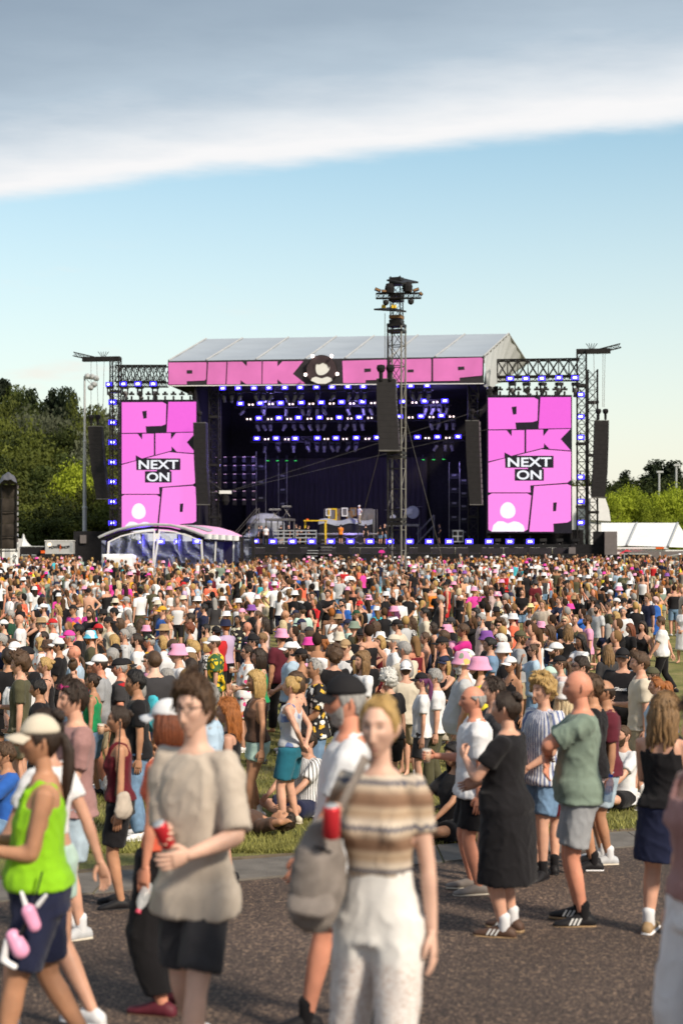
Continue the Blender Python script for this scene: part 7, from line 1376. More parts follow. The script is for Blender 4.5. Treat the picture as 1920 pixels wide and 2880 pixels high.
# ================================================================== the crowd, person by person
# x y(head top) sex heading hair hat top bottom pose [key=value ...]   heading: 0 faces the camera, 90 faces left, 180 shows the back
LIST = """
59 1729 m 90 bald - white:tee khaki:shorts down glasses=on
94 1718 m 80 short:gi orange:cap charcoal:tee denim:shorts drink beard=.8
113 1737 m 90 short:gy tan:fedora white:shirt khaki:shorts down glasses=on
147 1739 m 90 short:gy red:cap white:tee navy:shorts down skin=red
121 1697 m 80 short:br white:cap cream:tee navy:shorts cup beard=.8
163 1702 f 60 curlylong:bl - white:tank denim:shorts down
207 1700 m 40 short:br black:capback hotpink:shirt:hawaii khaki:shorts down glasses=on skin=tan
253 1714 m 30 long:br - black:tee black:shorts cross beard=1.2
291 1714 m 60 short:db black:fedora cream:shirt:stripe_cream cream:trousers cross beard=.7
324 1708 m 90 short:bk black:capback black:tee black:shorts point
259 1772 m 85 short:gi turquoise:bucket:tiedye olive:shirt khaki:shorts down beard=1
194 1772 m 90 short:gy hotpink:cap white:tee navy:shorts cross skin=red
166 1792 m 90 short:bk white:cap black:tee black:shorts clasp glasses=on skin=tan
112 1795 f 80 bob:bl - white:dress:floral_pink - clasp
139 1797 f 90 short:br brown:bucket:leopard palepink:tank denim:shorts down
38 1797 m 85 buzz:br - olive:tee khaki:shorts down skin=tan
209 1816 m 90 bald - lightblue:tee khaki:shorts down glasses=up skin=red
283 1839 m 90 short:db white:cap grey:polo khaki:shorts down skin=red
347 1850 m 90 short:gy black:cap charcoal:tee olive:shorts cup build=.8 skin=red Y=19
343 1769 m 80 buzz:gy - lightgrey:tee:tropic_white navy:shorts cup glasses=on
390 1783 m 90 receding:db - white:tee black:shorts down beard=.7
367 1764 f 100 curlylong:gy - lightgrey:tee navy:shorts down
339 1740 f 80 mid:br - black:tee black:shorts down glasses=on
59 1843 m 85 curly:br - olive:tee khaki:shorts cup
55 1876 m 20 quiff:br - white:tee denim:shorts clasp Y=18
135 1851 f 85 updo:bl - black:tank denim:shorts drink
263 1898 f 95 updo:db - green:tank denim:shorts down build=.3 skin=tan Y=18
117 1931 m 90 short:bk - black:tee black:shorts down skin=tan Y=16.5
3 1785 m 90 short:gy - navy:tee navy:shorts down build=.6
222 1757 m 85 short:bk - black:tee black:shorts down glasses=on
26 1718 m 85 short:gy - darkgreen:tee khaki:shorts down glasses=on
8 1742 m 90 short:bk white:cap black:jersey black:shorts down
255 1862 f 60 ponytail:db - red:tank black:shorts down skin=brown
253 1653 m 0 short:db black:cap - khaki:shorts hip glasses=on build=.2
293 1639 m 85 bald - white:tee navy:shorts drink
205 1644 m 60 short:gy - white:polo denim:shorts down
161 1635 m 80 short:gy navy:cap black:tee black:shorts drink
121 1670 m 160 short:br navy:cap lightblue:tee navy:shorts down
59 1663 m 45 short:br olive:cap taupe:tee khaki:shorts down beard=.5
79 1643 m 60 short:br - white:shirt khaki:shorts down
117 1638 f 60 short:bl - magenta:tank denim:shorts chest
129 1623 m 45 short:bk - sage:polo khaki:shorts cross
70 1610 m 5 short:bk - white:singlet black:shorts down beard=1.6
88 1609 m 60 short:br red:cap red:tee navy:shorts down
374 1642 f 30 mid:au - orange:blouse:blossoms lightblue:longskirt clasp
361 1677 m 90 short:gy grey:cap white:tee denim:trousers down
329 1677 m 150 short:bk - white:tee black:shorts down
353 1632 m 40 short:db tan:cap hotpink:polo khaki:shorts down beard=.6
298 1624 f 100 mid:bl orange:cap white:tank denim:shorts down
244 1597 f 120 long:br white:bucket white:tee denim:shorts down
371 1592 m 60 short:gy palepink:bucket grey:tee khaki:shorts down beard=.6
301 1600 f 80 bob:br pink:bucket white:tank denim:shorts down
332 1634 f 120 long:pb - cream:tank denim:shorts down
594 1632 m 150 buzz:gy blue:cap coral:tee denim:trousers down build=1
626 1618 m 180 short:bk navy:cap white:tee denim:trousers down
745 1638 m 60 bald - paleyellow:tee cream:shorts cross
677 1612 f 80 bob:br - mint:tank white:shorts phone
671 1596 m 85 short:bk - olive:tee khaki:shorts phone glasses=on
501 1652 m 50 short:db - cream:tee khaki:shorts cup skin=tan
451 1662 f 20 curlylong:db - black:tank blue:longskirt down
420 1656 f 90 bob:gy - cream:blouse cream:shorts clasp
458 1703 m 60 short:br mustard:cap blue:shirt khaki:shorts clasp
478 1730 f 80 updo:bl - lightgrey:tank denim:shorts down
538 1726 m 90 short:db - white:tee black:shorts raise
567 1700 m 90 short:bk - navy:tee black:shorts drink
630 1703 f 85 curlylong:br - brown:tank denim:shorts head
684 1710 m 30 short:br pink:capback black:tee black:shorts down
708 1700 m 80 short:bk purple:bucket black:tee black:shorts down beard=.9 hatglasses=1
671 1733 f 30 ponytail:bk - black:tee:blossoms black:shorts down skin=brown
721 1719 f 90 ponytail:br - black:tank denim:shorts down
745 1739 f 100 long:db - palepink:tank denim:shorts down
513 1636 m 80 short:gy red:cap lilac:tee khaki:shorts down
553 1632 m 80 short:br navy:cap lightblue:shirt:floral_blue navy:shorts down
445 1598 f 100 curlylong:gi - sage:tank denim:shorts down
420 1611 m 100 short:br hotpink:cap white:tee black:shorts clasp
773 1634 m 80 short:br grey:bucket lilac:tee grey:trousers clasp glasses=on
581 1596 m 0 short:bk black:bucket black:tee black:shorts down beard=.8
594 1665 f 80 bun:lb white:visor olive:shirt khaki:shorts down
618 1583 m 180 buzz:gy - sage:shirt navy:shorts down build=.3
413 1757 f 120 mid:bk pink:bucket black:tee black:shorts down hatglasses=1
427 1783 m 100 buzz:gy black:cap:blossoms mustard:tee khaki:shorts down skin=red
530 1757 f 90 curly:au - black:tank burgundy:longskirt clasp
545 1805 m 90 quiff:bl - black:sleeveless black:trousers cup glasses=on
612 1786 m 90 short:br white:cap lemon:shirt:lemons khaki:trousers down
678 1815 f 75 ponytail:db - white:blouse:floral_pink white:shorts:floral_pink clasp glasses=on build=.3
732 1828 f 85 mid:db - green:tank black:shorts cup
584 1755 m 85 buzz:bk - black:shirt:check black:shorts down glasses=on beard=.4
635 1757 f 150 updo:bk - cream:bikini denim:skirt down
581 1797 f 90 bob:bl - white:tee:check black:shorts down
709 1782 m 90 short:bk black:cap black:tee black:shorts cup
742 1781 f 90 short:lb - black:tank denim:shorts down glasses=on
690 1750 m 90 bald - navy:tee khaki:shorts cup glasses=on skin=red
467 1762 m 130 buzz:gy - navy:polo khaki:shorts down
464 1883 m 90 short:gy - olive:tee khaki:shorts down glasses=rim skin=red Y=18.5
811 1804 m 85 short:br white:cap lightblue:shirt navy:trousers clasp glasses=on beard=.4
798 1746 f 130 mid:pb - black:slipdress - down
849 1787 f 180 ponytail:br - paleyellow:bandeau white:longskirt down
880 1790 f 90 mid:br hotpink:bucket black:tank black:shorts down glasses=on
908 1783 f 90 curlylong:gi black:cap black:tee black:shorts down
953 1776 m 180 short:br cream:bucket cream:tee khaki:shorts down
977 1797 m 30 short:br tan:cap white:tee khaki:shorts clasp
1002 1836 f 60 mid:lb - white:tee denim:shorts clasp Y=19
993 1746 m 60 short:br sage:bucket olive:tee khaki:shorts down
1051 1742 f 60 short:gy burgundy:cap white:tee black:trousers cup
1108 1783 m 90 short:gy cream:flat white:shirt:tropic_white khaki:shorts cup
1097 1890 f 150 curly:wh - black:tee black:shorts down Y=17.5
1140 1857 m 180 short:br white:capback cream:tee khaki:shorts down Y=19.5
931 1823 m 160 curly:br - black:tee black:shorts clasp Y=20
979 1740 m 90 short:bk navy:cap mint:polo khaki:shorts raise glasses=on
1007 1714 f 90 ponytail:lb darkgreen:cap black:slipdress - clasp
1037 1672 m 20 short:br pink:bucket blue:tee denim:shorts behind hatglasses=1 build=.4
951 1726 f 70 bob:br tan:straw cream:tank denim:shorts drink
1117 1703 f 90 long:pu pink:bucket white:tee denim:shorts phone hatglasses=1
876 1666 m 5 short:db - black:hoodie black:trousers pocket
923 1660 m 20 short:db - black:tee black:shorts cross
982 1638 m 10 short:br - black:tee black:shorts down print=VOLBEAT printcol=mustard build=.6 glasses=on
951 1620 m 20 short:br - lightgrey:tee denim:shorts hip
962 1686 m 40 short:bk - blue:jersey black:shorts down beard=1.3
1009 1688 m 40 short:br red:cap black:tee black:shorts down
1109 1616 f 40 long:lb - brown:tank black:shorts phone
1136 1614 f 30 long:lb - black:bikini denim:shorts head
1140 1653 f 20 updo:gi - brown:bandeau denim:shorts clasp glasses=on
831 1620 m 30 short:br pink:bucket black:tee black:shorts pocket hatglasses=1
866 1614 m 60 bald - white:tee:stripe_grey navy:shorts down
968 1597 m 160 short:bk black:cap red:jersey black:shorts down
1053 1615 m 60 short:db - charcoal:tee khaki:shorts down
852 1703 m 160 short:br black:cap mint:tee khaki:shorts down
839 1714 f 90 long:br navy:cap white:tee denim:shorts cup build=.4
801 1717 m 90 bald - charcoal:tee khaki:shorts down skin=tan
815 1662 m 150 curly:lb - - khaki:shorts down
1253 1790 m 85 short:br black:cap black:tee black:shorts cup print=AC/DC printcol=red skin=red
1288 1830 m 90 short:wh pink:bucket:blossoms lightgrey:tee khaki:shorts pocket beard=1.3 beardcol=wh build=.7 shoes=black:black:black
1347 1845 m 90 short:db pink:bucket yellow:tee denim:shorts down beard=.5
1307 1757 m 90 short:br - magenta:tee navy:shorts cross skin=tan
1253 1755 m 60 buzz:br pink:bucket pink:tee khaki:shorts down hatglasses=1 build=.5
1371 1795 m 90 short:bk - denim:polo khaki:shorts down
1408 1785 m 90 short:wh - lightblue:tee khaki:shorts down glasses=on build=.5 skin=red
1356 1728 m 75 short:gy - palepink:shirt khaki:shorts down beard=.8
1329 1712 m 60 mid:bk - black:tee black:shorts down print=ROYAL~BLOOD skin=pale
1451 1771 m 270 short:br olive:cap grey:tee khaki:shorts down beard=.6 skin=tan
1509 1746 f 150 bob:br pink:bucket olive:tank denim:shorts down hatglasses=1
1502 1813 f 90 bun:br - lightblue:shirt denim:shorts drink glasses=on
1375 1772 m 100 short:br purple:bucket black:tee black:shorts down hatglasses=1
1390 1748 f 70 bob:pb - white:tee denim:shorts down
1421 1736 m 85 buzz:gy - white:polo khaki:shorts down skin=red
1197 1779 f 85 ponytail:br - navy:tank white:trousers clasp
1183 1890 f 90 ponytail:pu black:cap white:tee charcoal:shorts down Y=18
1228 1885 m 95 short:gy - white:tee olive:trousers down Y=18.6
1270 1735 m 90 short:bk charcoal:cap black:tee black:shorts down
1217 1753 f 85 bob:db - black:tank black:shorts down
1154 1739 f 90 curlylong:br - white:blouse:check denim:shorts down
1196 1711 m 90 short:bk - cream:tee khaki:shorts down
1234 1675 m 90 short:gy - black:sleeveless denim:shorts down build=.7
1255 1636 m 90 short:br black:cap red:sleeveless red:shorts down
1293 1656 f 250 bob:pb - black:tank black:longskirt point
1335 1662 f 15 mid:bl - white:tee denim:shorts down
1359 1677 m 90 short:br magenta:bucket:hawaii black:singlet black:shorts clasp
1382 1655 f 45 short:br - palepink:tee black:shorts cup
1401 1663 m 90 short:br pink:bucket:floral_pink cream:tee khaki:shorts clasp
1424 1683 m 15 short:br - black:shirt:blossoms denim:shorts pocket
1465 1658 f 10 updo:br - black:tee denim:shorts clasp
1493 1697 f 45 mid:bl paleyellow:straw white:tank burgundy:longskirt down
1525 1689 m 30 short:lb - beige:shirt khaki:shorts hip
1415 1605 m 60 short:bk black:capback red:jersey black:shorts clasp
1389 1601 m 60 short:br pink:bucket orange:shirt:floral_pink khaki:shorts down hatglasses=1
1353 1629 m 60 buzz:gy - white:tee khaki:shorts clasp
1299 1623 m 10 short:br - peach:shirt khaki:shorts hip beard=.4
1205 1598 m 270 short:gy tan:straw lightblue:tee black:shorts down
1188 1605 m 180 short:gy grey:bucket charcoal:tee olive:shorts down
1264 1602 m 60 short:br pink:bucket paleyellow:tee khaki:shorts raise hatglasses=1
1275 1601 f 60 short:br purple:bucket lightgrey:tee denim:shorts down
1479 1597 f 90 bob:au - magenta:tee white:shorts down
1505 1629 m 160 short:br charcoal:bucket burgundy:tee khaki:shorts down
1308 1604 m 60 short:br purple:bucket grey:tee khaki:shorts clasp
1338 1606 f 80 short:br pink:bucket lightblue:tee denim:shorts drink
1650 1732 m 90 short:br - pink:tee khaki:shorts down beard=.6 glasses=on
1679 1702 m 60 short:db - lightgrey:polo khaki:shorts down beard=1
1704 1694 m 90 buzz:br - olive:tee khaki:shorts down
1752 1708 m 20 buzz:gy - white:polo grey:shorts cup
1732 1722 f 90 bob:bl - black:tank:check black:longskirt down glasses=on build=.5
1771 1755 f 80 long:au - black:tee black:shorts drink
1803 1749 f 45 braids:db - black:tank denim:shorts pocket
1867 1735 m 110 short:br - white:tee black:trousers walk build=.5 shoes=black:black
1841 1679 f 100 short:pk - blue:poncho denim:shorts clasp
1573 1678 m 60 buzz:br - navy:polo denim:trousers cross
1608 1697 f 70 short:br hotpink:bucket maroon:shirt black:shorts down
1614 1730 f 30 bun:lb - olive:tank denim:shorts clasp
1591 1735 f 20 short:pb - black:tee black:shorts down glasses=on
1588 1757 f 180 long:lb - black:tank denim:shorts down
1632 1788 f 60 braids:bk - white:crop denim:shorts cross skin=brown
1627 1779 f 60 mid:br - black:blouse black:skirt down
1554 1805 m 90 short:br white:cap sage:tee khaki:shorts down glasses=on beard=.6
1581 1842 f 90 ponytail:br black:cap palepink:tee denim:shorts down
1645 1851 m 90 short:db - white:tee khaki:shorts down glasses=on
1709 1816 f 170 long:lb - charcoal:tee black:shorts down
1750 1821 m 20 short:bk black:cap black:tee black:shorts cup print=Ghost build=.9
1790 1836 f 50 bob:db - white:tee black:shorts cup glasses=on
1803 1838 m 90 quiff:br - cream:tee khaki:shorts cup
1834 1875 m 90 short:br olive:cap white:tee khaki:shorts down Y=19
1839 1915 f 90 ponytail:gi - lightblue:tee denim:shorts down glasses=up Y=17
1545 1873 m 85 short:gy mint:cap black:tee black:shorts down glasses=rim Y=18.5
1918 1700 f 30 bun:bk - white:dress - clasp
1665 1680 m 100 short:db - taupe:tee khaki:shorts down beard=.6
1729 1681 m 100 short:br white:capback white:polo khaki:shorts cup beard=.5
1757 1681 m 60 short:bk black:cap black:tee black:shorts down glasses=on build=.4
1623 1623 f 20 bun:br - blue:tank black:shorts clasp
1598 1630 m 60 short:br black:cap grey:tee khaki:shorts drink
1579 1618 f 60 long:db - black:dress - cup
1544 1611 f 30 short:br pink:cap red:tank denim:shorts down
1801 1604 m 10 short:br red:cap black:tee black:shorts down
1737 1602 m 20 short:db - lightblue:shirt black:trousers cup beard=.3
1752 1606 m 180 buzz:br - charcoal:tee:camo black:shorts down
1699 1600 m 180 short:br - cream:shirt:floral_pink khaki:shorts down
1741 1648 m 90 short:br pink:bucket teal:tee black:shorts down hatglasses=1
1683 1628 m 45 short:br - white:shirt khaki:shorts clasp
1715 1658 m 110 short:gy white:cap navy:tee khaki:shorts down
1878 1611 m 60 short:br purple:bucket charcoal:shirt:camo khaki:shorts cup
1898 1647 f 40 curlylong:bl - brown:blouse:leopard denim:shorts down build=.4
1917 1652 m 90 bald - beige:polo khaki:shorts down
1852 1601 f 90 bob:br - white:tee black:shorts down
1609 1601 m 60 short:br hotpink:cap white:tee khaki:shorts down
1775 1660 f 60 bob:gi - black:tee black:shorts clasp
1858 1649 f 170 bob:lb - sage:tee khaki:shorts down
1822 1672 m 60 quiff:lb - navy:polo khaki:shorts down
1791 1690 f 150 ponytail:bl grey:cap white:tee denim:shorts down
"""
PEOPLE = []           # (x, y) of every person, to keep them apart
LABELS = set()
def head_y(px, py, h, y_hint=None):
    lo, hi = 7.0, 118.0
    f = lambda Y: (CAM_Z - gz(Y) - h) - (py - 1540) / F * Y
    for _ in range(50):
        m_ = (lo + hi) / 2
        if f(m_) > 0: lo = m_
        else: hi = m_
    return (lo + hi) / 2
def zone(px):
    for a, nm in ((130, 'below the black scaffold'), (300, 'below the floodlight pole'), (440, 'below the left screen'), (600, 'below the clear tent'), (780, 'below the stage stairs'), (930, 'below the round emblem'), (1060, 'left of the tower foot'), (1170, 'below the tall tower'), (1300, 'right of the tower foot'), (1430, 'below the white gable'), (1560, 'below the right screen'), (1700, 'below the right speakers'), (1820, 'below the mesh fence')):
        if px < a: return nm
    return 'below the white marquee'
PP = {'cross': 'arms crossed', 'hip': 'hands on hips', 'cup': 'holding a cup', 'phone': 'holding up a phone', 'raise': 'one arm raised', 'head': 'hands on head', 'drink': 'hand at mouth', 'clasp': 'hands clasped', 'behind': 'hands behind back', 'pocket': 'hands in pockets', 'sit': 'sitting on grass', 'point': 'arm stretched out', 'chest': 'hand on chest', 'walk': 'walking'}
def wear(s):
    t = s.get('top'); parts = []
    if t:
        p = t.split(':'); parts.append(f"{PATW[p[2]] if len(p) > 2 and p[2] in PATW else CW.get(p[1], p[1])} {TW[p[0]]}")
    else: parts.append('no shirt')
    if s.get('hat'): p = s['hat'].split(':'); parts.append(f"{PATW[p[2]] if len(p) > 2 and p[2] in PATW else CW.get(p[1], p[1])} {HATW[p[0]]}")
    return parts
def face_word(h): return {0: 'facing the camera', 1: 'facing left', 2: 'seen from behind', 3: 'facing right'}[int(((h + 45) % 360) // 90)]
def make_label(s, px, h, Y):
    w_ = wear(s); base = ('person with ' if w_[0] == 'no shirt' else 'person in ') + ' and '.join(w_); po = PP.get(s.get('pose'), ''); z = zone(px); fw = face_word(h); extra = []
    if s.get('glasses') == 'on': extra.append('dark glasses')
    bt = s.get('bottom'); bw = f"{CW.get(bt.split(':')[1], bt.split(':')[1])} {BW[bt.split(':')[0]]}" if bt else ''
    dp = 'front' if Y < 22 else ('middle' if Y < 42 else 'far back'); cands = []
    for parts in ([po], [fw], [po, fw], ['wearing dark glasses'] if extra else [], [bw], [bw, po], [bw, fw], [po, 'in dark glasses'] if extra else [], [fw, dp + ' of crowd' if dp != 'far back' else dp], [bw, dp]):
        parts = [q for q in parts if q]
        if parts: cands.append(', '.join([base] + parts + [z]))
    for c in cands:
        if c not in LABELS and len(c.replace(',', '').split()) <= 16: LABELS.add(c); return c
    for k in ORD[1:]:
        c = f"{base}, {k} such {z}"; c = c if len(c.split()) <= 16 else f"{base}, {k} such"
        if c not in LABELS: LABELS.add(c); return c
def clear_spot(x, y, d=.46):
    return all((x - a) ** 2 + (y - b_) ** 2 > d * d for a, b_ in PEOPLE)
held_me = {}
def cup(p, lab, kind='beer'):
    if kind not in held_me:
        if kind == 'beer':
            a = MB().lathe([(.030, -.055), (.040, .055), (.037, .055), (.028, -.05)], n=12).mesh('cup', True); a.materials.append(mat('clear_plastic', (.75, .72, .68), .2, alpha=.35)); b_ = MB().lathe([(.028, -.05), (.0355, .03)], n=12).mesh('beer', True); b_.materials.append(mat('beer', (.55, .22, .02), .2)); c = MB().lathe([(.0355, .031), (.037, .046)], n=12).mesh('foam', True); c.materials.append(mat('foam', (.75, .70, .6), .8)); held_me[kind] = [('cup', a), ('beer', b_), ('foam', c)]
        elif kind == 'phone':
            a = MB().box((0, 0, 0), (.075, .01, .15)).mesh('phone_case'); a.materials.append(mat('phone_black', (.012, .012, .014), .3)); b_ = MB().box((0, .006, 0), (.068, .002, .14)).mesh('phone_screen'); b_.materials.append(mat('phone_glass', (.05, .06, .08), .1)); held_me[kind] = [('phone_case', a), ('phone_screen', b_)]
        else:
            a = MB().lathe([(.026, -.06), (.032, -.055), (.032, .05), (.027, .06)], n=14).mesh('can_body', True); a.materials.append(mat(kind, {'can_red': (.55, .03, .04), 'can_green': (.20, .62, .08), 'can_orange': (.80, .22, .03)}[kind], .3, metal=.3)); b_ = MB().lathe([(.027, .0595), (.026, .062)], n=14).mesh('can_top', True); b_.materials.append(MATS['galv']); held_me[kind] = [('can_body', a), ('can_top', b_)]
    nm = {'beer': 'beer_cup', 'phone': 'phone'}.get(kind, 'drink_can'); o = empty(nm, p); tag(o, lab, {'beer': 'cup', 'phone': 'phone'}.get(kind, 'can'), {'beer': 'beer cups in hands', 'phone': 'phones held up'}.get(kind, 'drink cans in hands'))
    for n_, m_ in held_me[kind]: link(n_, m_, parent=o)
    return o
def lod_for(Y): return 'hi' if Y < 11.5 else ('mid' if Y < 24 else 'lo')
def place(px, py, hd, s, Y=None, h=None, lod=None, label=None, push=True):
    h = h or (random.uniform(1.74, 1.86) if s['sex'] == 'm' else random.uniform(1.62, 1.73)); hat_h = .03 if s.get('hat') else 0
    if Y is None: Y = head_y(px, py, h + hat_h)
    Y0, h0 = Y, h
    if push:
        for dy in [0] + [k * sgn for k in np.arange(.15, 2.2, .15) for sgn in (1, -1)]:
            y2 = Y0 + dy; x2 = (px - 960) / F * y2; h2 = CAM_Z - gz(y2) - (py - 1540) / F * y2 - hat_h
            if clear_spot(x2, y2) and (1.55 if s['sex'] == 'f' else 1.64) < h2 < (1.80 if s['sex'] == 'f' else 1.96) and y2 > EDGE(x2) - 2: Y, h = y2, h2; break
    x = (px - 960) / F * Y; PEOPLE.append((x, Y)); s.setdefault('jit', random.uniform(.88, 1.1)); s.setdefault('slim', random.uniform(.95, 1.10)); s.setdefault('tilt', (random.gauss(0, .02), random.gauss(0, .02)) if Y > 14 else (0, 0))
    if POSE[s.get('pose', 'down')][2] == 'stand' and s.get('pose') != 'lie' and 12 < Y < 32: s.setdefault('leg', random.choice(['stand', 'relax', 'apart']))
    if Y < 24 and not s.get('shoes'): s['shoes'] = random.choice(['white:white', 'black:black', 'white:white:white', 'taupe:white', 'charcoal:white:white'])
    o, gw, Mw, J = person(x, Y, -R(hd), s, h, lod or lod_for(Y))
    lab = label or make_label(s, px, hd, Y); LABELS.add(lab); tag(o, lab, 'person', 'people in the crowd')
    return o, gw, Mw, J
def holder_words(s): return 'person in ' + ' and '.join(wear(s)) if s.get('top') else 'shirtless person'
def parse(ln):
    f = ln.split(); px, py = float(f[0]), float(f[1]); s = {'sex': f[2]}; hd = float(f[3]); s['hair'] = f[4]
    def flip(q): p = q.split(':'); return ':'.join([p[1], p[0]] + p[2:])
    s['hat'] = None if f[5] == '-' else flip(f[5]); s['top'] = None if f[6] == '-' else flip(f[6]); s['bottom'] = None if f[7] == '-' else flip(f[7]); s['pose'] = f[8]
    for kv in f[9:]:
        a, c = kv.split('='); s[a] = c.replace('~', '\n') if a == 'print' else (float(c) if a in ('build', 'beard', 'Y') else c)
    return px, py, hd, s
rows_ = [parse(l_) for l_ in LIST.strip().split('\n')]
rows_.sort(key=lambda r_: -r_[1])
HELD = set()
def give(s, gw, Mw, lab_extra):
    po = s.get('pose'); hw = holder_words(s)
    if po == 'cup': k, kind, wd = -1, s.get('held', 'beer'), 'plastic cup of beer held by'
    elif po == 'phone': k, kind, wd = -1, 'phone', 'phone held up by'
    elif po == 'raise': k, kind, wd = -1, 'phone', 'phone raised overhead by'
    else: return
    wd = {'can_green': 'green can held by', 'can_orange': 'orange can held by', 'can_red': 'red can held by'}.get(kind, wd); lab = f'{wd} {hw}'
    if lab in HELD: lab = f'{lab} {lab_extra}'
    if lab in HELD: lab = lab.replace(' held ', ' firmly held ')
    if len(lab.split()) > 16: lab = lab.replace('plastic cup of beer', 'beer').replace(' of the ', ' ')
    lab = ' '.join(lab.split()[:16]); HELD.add(lab); cup(gw[k] + Vector((0, 0, .015)), lab, kind).rotation_euler = (0, 0, random.random() * 6)
for px, py, hd, s in rows_:
    if (px, py) == (545, 1805): s['held'] = 'can_green'
    if (px, py) == (1253, 1790): s['held'] = 'can_orange'
    Yf = s.pop('Y', None); hf = max(1.56, min(1.88, CAM_Z - gz(Yf) - (py - 1540) / F * Yf - (.03 if s.get('hat') else 0))) if Yf else None
    o, gw, Mw, J = place(px, py, hd, s, Y=Yf, h=hf, push=Yf is None)
    if o.location.y < 60: give(s, gw, Mw, zone(px))

# ------------------------------------------------------------------ more people between them, same wardrobe
TOPS_M = ['tee:white'] * 7 + ['tee:black'] * 6 + ['tee:navy', 'tee:grey', 'tee:lightgrey', 'polo:white', 'polo:navy', 'tee:olive', 'shirt:lightblue', 'shirt:cream', 'tee:cream', 'tee:charcoal', 'tee:red', 'tee:blue', 'tee:lightblue', 'shirt:black:blossoms', 'shirt:white:tropic_white', 'singlet:black', 'singlet:white', 'tee:burgundy', 'tee:yellow', 'tee:pink', 'tee:sage', 'tee:taupe', 'polo:maroon', 'tee:coral', 'shirt:pink']
TOPS_F = ['tank:black'] * 5 + ['tank:white'] * 5 + ['tee:white'] * 4 + ['tee:black'] * 2 + ['tank:navy', 'crop:white', 'blouse:white:floral_pink', 'blouse:cream', 'tank:olive', 'dress:black', 'dress:white:floral_pink', 'slipdress:burgundy', 'tank:red', 'tank:palepink', 'tank:hotpink', 'bikini:black', 'tee:lilac', 'tank:green', 'tank:cream', 'dress:lightblue', 'tee:pink', 'blouse:denim', 'tank:orange', 'tank:mint', 'tee:lightgrey']
HATS = [None] * 11 + ['cap:black', 'cap:white', 'bucket:pink', 'cap:grey', 'cap:charcoal', 'cap:navy', 'capback:black', 'straw:tan', 'bucket:cream', 'cap:red', 'bucket:purple', 'cap:olive', 'bucket:white']
HAIR_M = ['short:br'] * 4 + ['short:db'] * 3 + ['short:gy', 'buzz:gy', 'bald', 'receding:db', 'short:lb', 'curly:br', 'buzz:br', 'quiff:db', 'fringe_bald:gy', 'mid:br']
HAIR_F = ['long:br', 'long:bl', 'long:db', 'ponytail:br', 'ponytail:bl', 'ponytail:db', 'bun:br', 'bob:bl', 'bob:br', 'mid:lb', 'mid:bl', 'curlylong:br', 'updo:lb', 'long:gi', 'bob:gy', 'long:lb']
POSES = ['down'] * 6 + ['cross', 'cup', 'cup', 'clasp', 'clasp', 'hipR', 'pocket', 'drink', 'phone', 'behind']
def rnd_person(Y):
    sx = random.choice('mf'); s = {'sex': sx, 'hair': random.choice(HAIR_M if sx == 'm' else HAIR_F), 'hat': random.choice(HATS), 'top': random.choice(TOPS_M if sx == 'm' else TOPS_F), 'pose': random.choice(POSES), 'skin': random.choice(['fair'] * 5 + ['tan'] * 4 + ['red', 'pale', 'brown'])}
    s['bottom'] = None if 'dress' in s['top'] else random.choice(['shorts:khaki', 'shorts:black', 'shorts:denim', 'shorts:navy', 'trousers:denim', 'shorts:olive', 'trousers:black', 'shorts:cream'] if sx == 'm' else ['minishorts:denim', 'shorts:denim', 'shorts:black', 'skirt:black', 'shorts:white', 'longskirt:cream', 'slim:denim'])
    if sx == 'm' and random.random() < .35: s['beard'] = random.choice([.5, .8, 1.1])
    if random.random() < .22: s['glasses'] = 'on'
    if s['hat'] and s['hat'].startswith('bucket') and random.random() < .5: s['hatglasses'] = 1
    return s
N_IND = 276
tries = 0
spots = []
while len(PEOPLE) < N_IND and tries < 20000:
    tries += 1; Y = random.triangular(14.5, 36, 18); px = random.uniform(5, 1915); x = (px - 960) / F * Y
    if (px > 1800 and Y < 40) or (620 < px < 850 and Y < 23) or (Y < 19 and px > 560): continue
    if clear_spot(x, Y, .62):
        s = rnd_person(Y); s['leg'] = random.choice(['stand', 'relax', 'apart']); hd = random.gauss(95, 38) if Y < 50 else random.gauss(130, 45)
        h = random.uniform(1.70, 1.88) if s['sex'] == 'm' else random.uniform(1.60, 1.74); PEOPLE.append((x, Y)); s['slim'] = random.uniform(.93, 1.12); s['tilt'] = (random.gauss(0, .022), random.gauss(0, .022)); s['jit'] = random.uniform(.88, 1.1)
        o, gw, Mw, J = person(x, Y, -R(hd), s, h, 'lo'); tag(o, make_label(s, px, hd, Y), 'person', 'people in the crowd')
